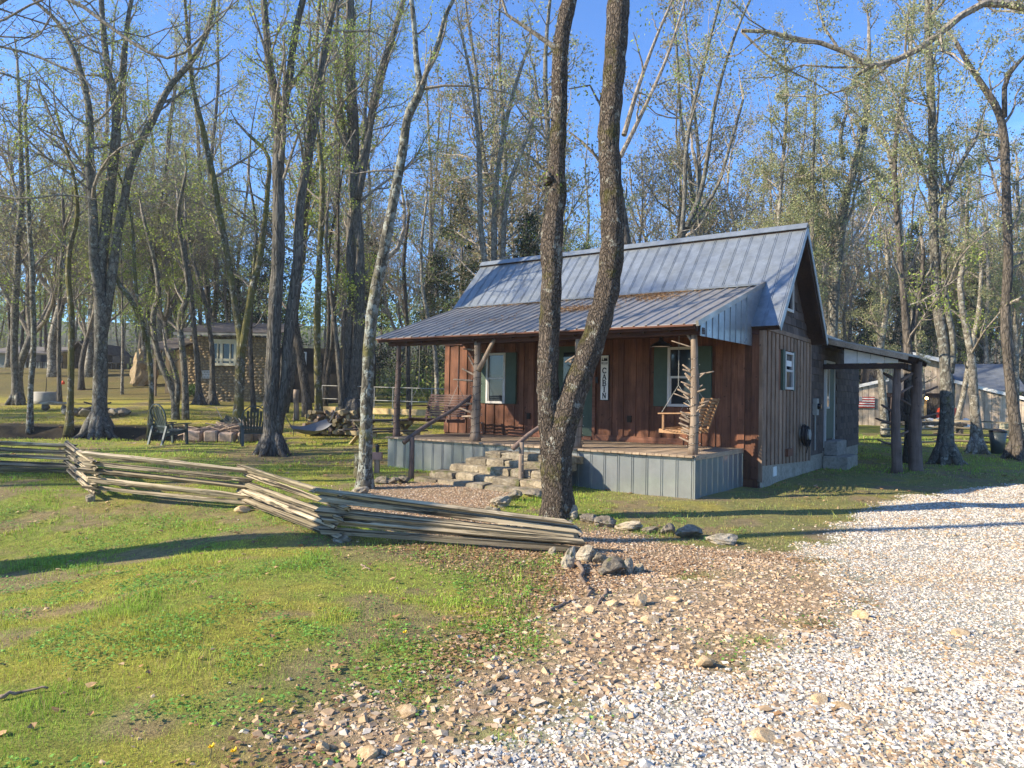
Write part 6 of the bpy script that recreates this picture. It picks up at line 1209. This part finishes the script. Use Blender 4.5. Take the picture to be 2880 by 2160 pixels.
bg((2858,1180), 30, [(2862,1200,16),(2860,1100,14),(2858,960,13),(2850,820,13),(2860,640,11),(2862,480,9)], 'thin pale trunk behind the thick one at the right edge', M_bark_pale, 47, bk=.8, prob=.8, flare=.2)
bg((2770,1100), 45, [(2776,1160,16),(2774,1040,15),(2772,940,14),(2780,800,12),(2770,640,9)], 'bright white barked trunk rising behind the barn roof', M_bark_pale, 48, bk=.8, prob=.4, flare=.1)
# --- overhanging limb entering from the upper right: its tree stands just outside the picture
Yv = 8.6
def ex_over(T, g):
    br([(3250,200),(3050,60),(2900,25),(2840,12),(2755,12),(2680,62),(2610,122),(2545,158),(2480,182),(2435,188),(2360,134),(2250,112),(2170,90),(2085,86)], T, g, Yv, 26, maxlev=3)
    br([(2440,190),(2420,205),(2404,212)], T, g, Yv, 14); br([(2355,132),(2320,80),(2300,20),(2290,-40)], T, g, Yv, 8); br([(2545,158),(2550,80),(2560,0)], T, g, Yv, 7); br([(2085,88),(2150,150),(2260,220),(2300,235),(2420,330)], T, g, Yv + .3, 7)
g_ = atY(3400, 1600, Yv)
traced((3400,1600), [[(3400,1660,130),(3380,1300,110),(3350,900,100),(3320,500,90),(3250,200,80),(3200,-100,60),(3150,-400,40),(3120,-700,20)]], 'dark tree whose long bare bough reaches across the upper right corner', M_bark_dark, seed=49, Y=Yv, flare=.3, bk=.35, bstart=.6, maxlev=3, blen=.14, extra=ex_over, per=34, lsize=.016, prob=1, jit=.1, lcols=PALE)
# --- crooked tree outside the left edge (its shadow crosses the lawn), and overhanging twigs upper left
T = Tree(50); S_ = [(-9.6, 6.3, 0.), (-9.42, 6.5, 1.2), (-9.39, 6.7, 1.9), (-9.34, 6.72, 3.0), (-9.3, 5.9, 4.7), (-9.3, 5.55, 5.9), (-9.3, 5.6, 8.0), (-9.2, 5.5, 11), (-9, 5.6, 14)]; g = Vector((-9.6, 6.3, gz(-9.6, 6.3))); root = thing('deciduous_tree', g, 'crooked tree just beyond the left edge whose long shadow crosses the lawn', 'tree')
T.stem([np.array(p) - np.array((g.x, g.y, 0)) for p in S_], [.55, .48, .46, .44, .30, .14, .12, .08, .04], bstart=.7, bk=.5, blen=.2, flare=.4); T.trunk.build('trunk', M_bark_oak, root, True); T.crown.build('crown', M_twig, root); T.leaves(3, .03, GREEN, .1).build('foliage', M_leaf, root)
# --- tree beyond the left edge whose dark limbs reach in at the upper left
YU = 11.5
def ex_left(T, g):
    br([(-420,420),(-150,150),(60,-20),(199,0),(289,59),(362,113),(434,154),(497,163),(542,127),(600,70)], T, g, YU, 14)
    br([(-400,330),(-150,150),(0,131),(90,154),(180,190),(217,199),(260,250)], T, g, YU + .2, 9); br([(-350,400),(-100,190),(0,205),(80,235),(150,300),(190,330)], T, g, YU + .4, 8); br([(-300,100),(0,60),(145,0),(140,60),(110,100),(60,130)], T, g, YU - .3, 7)
    br([(-350,600),(-60,540),(60,560),(180,548),(270,560)], T, g, YU + .6, 8)
traced((-420,1500), [[(-420,1560,60),(-420,1200,50),(-425,900,44),(-420,600,40),(-400,300,34),(-380,0,26),(-350,-200,16)]], 'tree beyond the left edge whose dark limbs hang into the upper left', M_bark_dark, seed=51, Y=YU, flare=.3, bk=.3, bstart=.5, blen=.1, extra=ex_left, per=3, lsize=.02, prob=.8, jit=.1, lcols=BUFF)
# ------------------------------------------------------------------ background trees: prototypes, then individual copies
def proto(seed, H, forks, mat, lcols, per, lsize, twig, spread=.3, bk=1.2, prob=.6):
    T = Tree(seed); r = T.r; root = thing('background_tree', (0, 0, 0), '', 'tree')
    for k in range(forks):
        a = r.uniform(0, 6.28); ln = spread * (0 if forks == 1 else 1); P = [(0, 0, -.3)]; x = y = 0; z = 0; n = 9
        for i in range(n): z += H / n; x += math.cos(a) * ln * H / n * .35 + r.normal() * .12; y += math.sin(a) * ln * H / n * .35 + r.normal() * .12; P.append((x, y, z))
        r0 = H * .0095 * (1 if forks == 1 else .8); T.stem(P, np.linspace(r0 * 1.1, r0 * .25, len(P)), 8, .05, .5 if k == 0 else 0, bk=bk, bstart=.28, maxlev=3, blen=.24, dens=.8, step=1.0)
    T.trunk.build('trunk', mat, root, True); T.crown.build('crown', twig, root); lv = T.leaves(per, lsize, lcols, .12, prob * .6)
    if lv: lv.build('foliage', M_leaf, root)
    return root
PR = [proto(101, 17, 1, M_bark_grey, PALE, 4, .06, M_twig, prob=.85), proto(102, 19, 2, M_bark_oak, PALE, 4, .06, M_twig, prob=.85), proto(103, 15, 3, M_bark_pale, BUFF, 4, .06, M_twig_pale, prob=.85), proto(104, 18, 1, M_bark_pale, GREEN, 4, .06, M_twig_pale, prob=.85), proto(105, 13, 2, M_bark_dark, GREEN, 6, .06, M_twig, prob=.85), proto(106, 20, 2, M_bark_grey, BUFF, 6, .06, M_twig, prob=.85)]
def proto_wide(seed, H, mat, lcols, per, lsize, twig, nl=4):
    T = Tree(seed); r = T.r; root = thing('background_tree', (0, 0, 0), '', 'tree'); h0 = H * .22; P = [(0, 0, -.3), (r.normal() * .1, r.normal() * .1, h0 * .5), (r.normal() * .15, r.normal() * .15, h0)]
    P_, R_ = smooth_path(P, [H * .013, H * .0115, H * .010], .6); T.trunk.tube(P_, R_ * (1 + .5 * np.exp(-(P_[:, 2] + .3) / .3)), 9, lump=.05)
    for k in range(nl):
        a = k * 2 * PI / nl + r.uniform(-.4, .4); e = r.uniform(.75, 1.25); T.branch(np.array(P[-1]), np.array([math.cos(a) * math.cos(e), math.sin(a) * math.cos(e), math.sin(e)]), H * r.uniform(.5, .72), H * .0068, 0, 3, .26, .13, .88)
    T.trunk.build('trunk', mat, root, True); T.crown.build('crown', twig, root); T.leaves(per, lsize, lcols, .16, .8).build('foliage', M_leaf, root); return root
PR += [proto_wide(201, 15, M_bark_grey, PALE, 1, .06, M_twig), proto_wide(202, 17, M_bark_pale, BUFF, 2, .055, M_twig_pale), proto_wide(203, 13, M_bark_oak, GREEN, 2, .06, M_twig, 5)]
remember(None); used = [0] * 9
LABB = ['slim single trunked tree with sparse pale leaves in the woods behind', 'forked brown tree with pale budding crown in the woods behind', 'three stemmed pale tree with buff buds in the woods behind', 'straight pale trunk with fresh green leaves in the woods behind', 'low dark tree with bright new leaves in the woods behind', 'tall forked grey tree with buff haze of buds in the woods behind', 'low forking tree with wide crooked twiggy crown in the woods behind', 'wide crowned pale tree with buff buds in the woods behind', 'wide crowned tree with bright leaves in the woods behind']
rb_ = random.Random(21); placed = []; BGT = []
def ok_spot(x, y):
    if inhouse(np.array([x]), np.array([y]))[0]: return False
    if math.hypot(x - (OX), y - (OY)) < 4 and y < OY + 3: return False
    qx = (x - OX) * .816 + (y - OY) * -.578; qy = (x - OX) * .578 + (y - OY) * .816
    if -10 < qx < 4.5 and -2 < qy < 14.5: return False
    if abs(x - house.location.x - 1.5) < 8 and -5 < y - house.location.y < 7: return False
    if y < 46 and 15 < x < 31 and y > 22: return False
    return all((x - a) ** 2 + (y - b) ** 2 > 4 for a, b in placed)
def place(x, y, k, sc):
    placed.append((x, y))
    if used[k]: o = copy_tree(PR[k])
    else: o = PR[k]
    used[k] += 1; o.location = (x, y, gz(x, y)); o.rotation_euler = (rb_.uniform(-.05, .05), rb_.uniform(-.05, .05), rb_.uniform(0, 6.28)); o.scale = (sc, sc, sc * rb_.uniform(.9, 1.12)); BGT.append((o, k)); o['group'] = LABB[k].split(' in the')[0].replace('tree', 'trees').replace('trunk ', 'trunks ') + ' of the background woods'
n = 0
WIDE = [(60, 33), (150, 42), (230, 38), (330, 34), (400, 44), (470, 52), (640, 48), (720, 38), (800, 42), (930, 40), (1130, 46), (1500, 50), (1820, 46), (2180, 46), (2300, 40), (2390, 48), (2560, 54), (2680, 52), (2760, 60), (2850, 50), (520, 60), (20, 50), (2480, 40)]
for i, (px, Yt) in enumerate(WIDE):
    x = XY(px, Yt)
    if ok_spot(x, Yt): place(x, Yt, 6 + (i * 7) % 3, rb_.uniform(.9, 1.3))
while n < 118:
    y = rb_.uniform(26, 95); hw = y * .80 + 6; x = rb_.uniform(-hw, hw)
    r_ = x / y
    if y < 34 and r_ < -.1 and rb_.random() < .75: continue
    if not ok_spot(x, y): continue
    if 4 < x < 16 and 22 < y < 37: continue
    k = rb_.choice([0, 1, 2, 3, 4, 5] if r_ > -.1 else [0, 1, 3, 4, 4, 5]); place(x, y, k, rb_.uniform(.95, 1.4) * (.85 if y < 32 else 1)); n += 1
# the wood beyond the left edge (casts the streaked shade on the lawn), and some behind the camera's right
for (x, y) in [(-21, 12.5), (-16.5, 16.5), (-30, 10), (-19, 20), (-34, 18), (-29, 25), (-22, 28), (-42, 22)]: place(x, y, rb_.randrange(6), rb_.uniform(.85, 1.1))
# red cedars
def cedar(base_px, Y, H, W, seed, label, z0=.12):
    q = atY(base_px, 1100, Y); g = Vector((q.x, Y, gz(q.x, Y))); root = thing('cedar_tree', g, label, 'cedar tree'); r = np.random.default_rng(seed); mb = MB(); mb.tube([(0, 0, -.2), (.05, 0, H * .4), (0, .05, H * .9)], [H * .014, H * .01, H * .004], 8); mb.build('trunk', M_bark_oak, root, True)
    cr = MB(); C0 = []
    for i in range(int(H * 14)):
        z = H * (z0 + (1 - z0) * r.random() ** .9); R = W * (1 - (z / H - z0) / (1 - z0)) ** .75 * r.uniform(.55, 1.1) + .2; a = r.uniform(0, 6.28); e = np.array([math.cos(a) * R, math.sin(a) * R, z + R * .25]); s_ = np.array([0, 0, z]); cr.tube([s_, (s_ + e) / 2 - np.array([0, 0, .08]), e], [.025, .015, .006], 4, cap=False)
        m_ = int(26 + R * 22); t_ = r.uniform(.3, 1.05, m_)[:, None]; C0.append(s_ + (e - s_) * t_ + r.normal(size=(m_, 3)) * np.array([.16, .16, .13]))
    cr.build('crown', M_twig, root); mb = MB(); leafcards(mb, np.vstack(C0), .07, [(.03, .055, .025), (.045, .07, .03), (.025, .04, .02), (.07, .085, .035)], r, .5); mb.build('foliage', M_needle, root)
cedar(1290, 38, 12, 2.3, 1, 'dark cedar rising left of the double trunk above the porch roof'); cedar(1480, 30, 8.5, 1.7, 2, 'dark cedar just left of the double trunk behind the roof'); cedar(1225, 44, 9, 2.4, 3, 'bushy dark cedar above the left end of the porch')
cedar(1040, 46, 10, 2.2, 4, 'dark cedar behind the massive double tree'); cedar(760, 46, 12, 3.2, 5, 'wide dark cedar above the cobblestone house'); cedar(2570, 48, 13, 2.8, 6, 'dark cedar behind the middle of the plank barn'); cedar(2760, 50, 12, 2.6, 7, 'dark green cedar behind the right wing of the barn')
cedar(2440, 46, 8, 2.2, 8, 'small round cedar beside the flag wing of the barn'); cedar(1640, 40, 9, 1.8, 9, 'dark cedar between the two trunks behind the ridge'); cedar(640, 50, 9, 3, 10, 'low dark cedar right of the cobblestone house roof')
# bushes near the far left terrace
def bush(px, py, w, h, cols, label, seed, Y=None):
    g = G(px, py) if Y is None else (lambda q: Vector((q.x, Y, gz(q.x, Y))))(atY(px, py, Y)); s = g.y / FPX; W_, H_ = w * s / 2, h * s; r = np.random.default_rng(seed); root = thing('shrub', g, label, 'shrub'); mb = MB(); tips = []
    for i in range(40):
        a = r.uniform(0, 6.28); e = np.array([math.cos(a) * W_ * r.uniform(.2, 1), math.sin(a) * W_ * r.uniform(.2, 1), H_ * r.uniform(.4, 1)]); mb.tube([(0, 0, 0), e * np.array([.4, .4, .6]), e], [.015, .01, .004], 4, cap=False); tips.append(e); tips.append(e * .8)
    mb.build('stems', M_twig, root); T_ = np.repeat(np.array(tips), 22, 0) + r.normal(size=(len(tips) * 22, 3)) * W_ * .16; T_[:, 2] = np.abs(T_[:, 2]); lf = MB(); leafcards(lf, T_, .05, cols, r); lf.build('foliage', M_leaf, root)
bush(255, 1010, 60, 60, [(.36, .16, .13), (.28, .13, .10), (.42, .22, .16)], 'reddish budding shrub behind the log shed', 1, 53); bush(228, 1034, 34, 26, GREEN, 'small green shrub beside the dark gabled shed', 2); bush(22, 1028, 30, 24, [(.35, .03, .03), (.25, .04, .03)], 'small shrub with red flowers at the far left', 3)
bush(548, 1118, 60, 30, [(.06, .12, .03), (.09, .15, .04)], 'low green shrub at the foot of the cobblestone house', 4); bush(20, 900, 200, 190, [(.28, .36, .05), (.36, .42, .07)], 'bright yellow green budding tree crown at the far left', 5, 60); bush(380, 900, 260, 200, [(.24, .32, .06), (.30, .34, .09)], 'yellow green thicket behind the sheds', 6, 66)
# distant woods: one mass
mb = MB(); r = np.random.default_rng(5); CC = []; CO_ = []
for i in range(420):
    y = r.uniform(88, 150); x = r.uniform(-y * .95, y * .95); z = gz(x, y); H_ = r.uniform(9, 17); mb.tube([(x, y, z - .3), (x + r.normal() * .3, y, z + H_ * .5), (x + r.normal() * .6, y, z + H_)], [.2, .14, .03], 5, (.30, .26, .21) if r.random() < .5 else (.14, .12, .10), cap=False) if r.random() < .35 else None
    n_ = 210; q = r.normal(size=(n_, 3)); q /= np.linalg.norm(q, axis=1)[:, None]; q *= r.uniform(.3, 1, (n_, 1)) * np.array([3.2, 3.2, H_ * .42]); CC.append(q + np.array([x, y, z + H_ * .6])); left = x < -10
    k = r.random(); base = (.22, .29, .07) if (left and k < .7) else (.30, .24, .15) if k < .5 else (.20, .24, .09) if k < .8 else (.07, .10, .05)
    CO_.append(np.tile(base, (n_, 1)) * r.uniform(.6, 1.3, (n_, 1)))
CC = np.vstack(CC); CO_ = np.vstack(CO_); n_ = len(CC); a = r.normal(size=(n_, 3)); a /= np.linalg.norm(a, axis=1)[:, None]; b2 = np.cross(a, r.normal(size=(n_, 3))); b2 /= np.linalg.norm(b2, axis=1)[:, None]; s_ = r.uniform(.12, .34, (n_, 1)); mb.add(np.stack([CC - a * s_, CC + b2 * s_ * .5, CC + a * s_, CC - b2 * s_ * .5], 1).reshape(-1, 3), np.arange(4 * n_).reshape(-1, 4), np.repeat(CO_, 4, 0))
tag(mb.build('distant_woods', M_leaf), kind='stuff')
# undergrowth between the trunks
mb = MB(); CC = []; 
for i in range(1300):
    y = r.uniform(34, 88); x = r.uniform(-y * .8, y * .85)
    if abs(x - house.location.x) < 8 and y < 46: continue
    if y < 48 and 10 < x < 31: continue
    if x / y < -.4 and y < 56: continue
    n_ = 60; H_ = r.uniform(1, 5.5); q = r.normal(size=(n_, 3)) * np.array([.6, .6, H_ * .33]); q[:, 2] = np.abs(q[:, 2]) + .1; CC.append(q + np.array([x, y, gz(x, y)]))
    if i % 2: mb.tube([(x, y, gz(x, y) - .1), (x + r.normal() * .2, y, gz(x, y) + H_ * .7), (x + r.normal() * .4, y, gz(x, y) + H_ * 1.5)], [.03, .02, .008], 4, (.24, .2, .15), cap=False)
leafcards(mb, np.vstack(CC), .10, [(.26, .33, .07), (.20, .28, .07), (.32, .31, .12), (.14, .20, .06)], r); tag(mb.build('undergrowth', M_leaf), kind='stuff')

# labels of the background trees: kind, rank in depth and the thing they stand behind
ZN = [(-400, 'beyond the left edge'), (0, 'behind the leftmost pale trunk'), (150, 'behind the three stemmed lawn tree'), (340, 'left of the cobblestone house'), (500, 'behind the cobblestone house'), (680, 'behind the oak on the lawn'), (870, 'behind the massive double tree'), (1060, 'above the left porch post'), (1300, 'above the left half of the roof'), (1520, 'behind the double trunk'), (1790, 'above the middle of the roof'), (2050, 'above the right half of the roof'), (2290, 'right of the gable'), (2460, 'above the side porch'), (2620, 'behind the barn'), (2760, 'behind the barn end'), (2880, 'beyond the right edge')]
KN = ['slim tree with sparse pale leaves', 'forked brown tree with pale buds', 'three stemmed tree with buff buds', 'pale straight tree with fresh leaves', 'low dark tree with bright leaves', 'tall forked tree with buff buds', 'wide crooked twiggy tree', 'wide crowned tree with buff buds', 'wide crowned tree with bright leaves']
RK = ['nearest', 'second nearest', 'third nearest', 'fourth nearest', 'fifth nearest', 'sixth nearest', 'seventh nearest', 'eighth nearest', 'ninth nearest', 'tenth nearest']
byz = {}
for o, k in BGT:
    px = CX + FPX * o.location.x / max(o.location.y, 1); z = [n for a, n in ZN if px >= a]; byz.setdefault((z[-1] if z else 'beyond the left edge', k), []).append(o)
for (z, k), l in byz.items():
    l.sort(key=lambda o: o.location.length)
    for i, o in enumerate(l): o['label'] = KN[k] + (', ' if len(l) == 1 else ', ' + RK[min(i, 9)] + ' one ') + z

# thin air haze
hb_ = MB(); hb_.box((-240, -25, -2.5), (240, 185, 42)); hz_ = hb_.build('haze', None, None); m = bpy.data.materials.new('haze_air'); m.use_nodes = True; t = m.node_tree; t.nodes.clear(); o_ = t.nodes.new('ShaderNodeOutputMaterial'); pv_ = t.nodes.new('ShaderNodeVolumePrincipled'); pv_.inputs['Density'].default_value = .0007; pv_.inputs['Anisotropy'].default_value = .3; pv_.inputs['Color'].default_value = (.93, .95, 1, 1); t.links.new(pv_.outputs[0], o_.inputs['Volume']); hz_.data.materials.append(m); tag(hz_, kind='stuff')
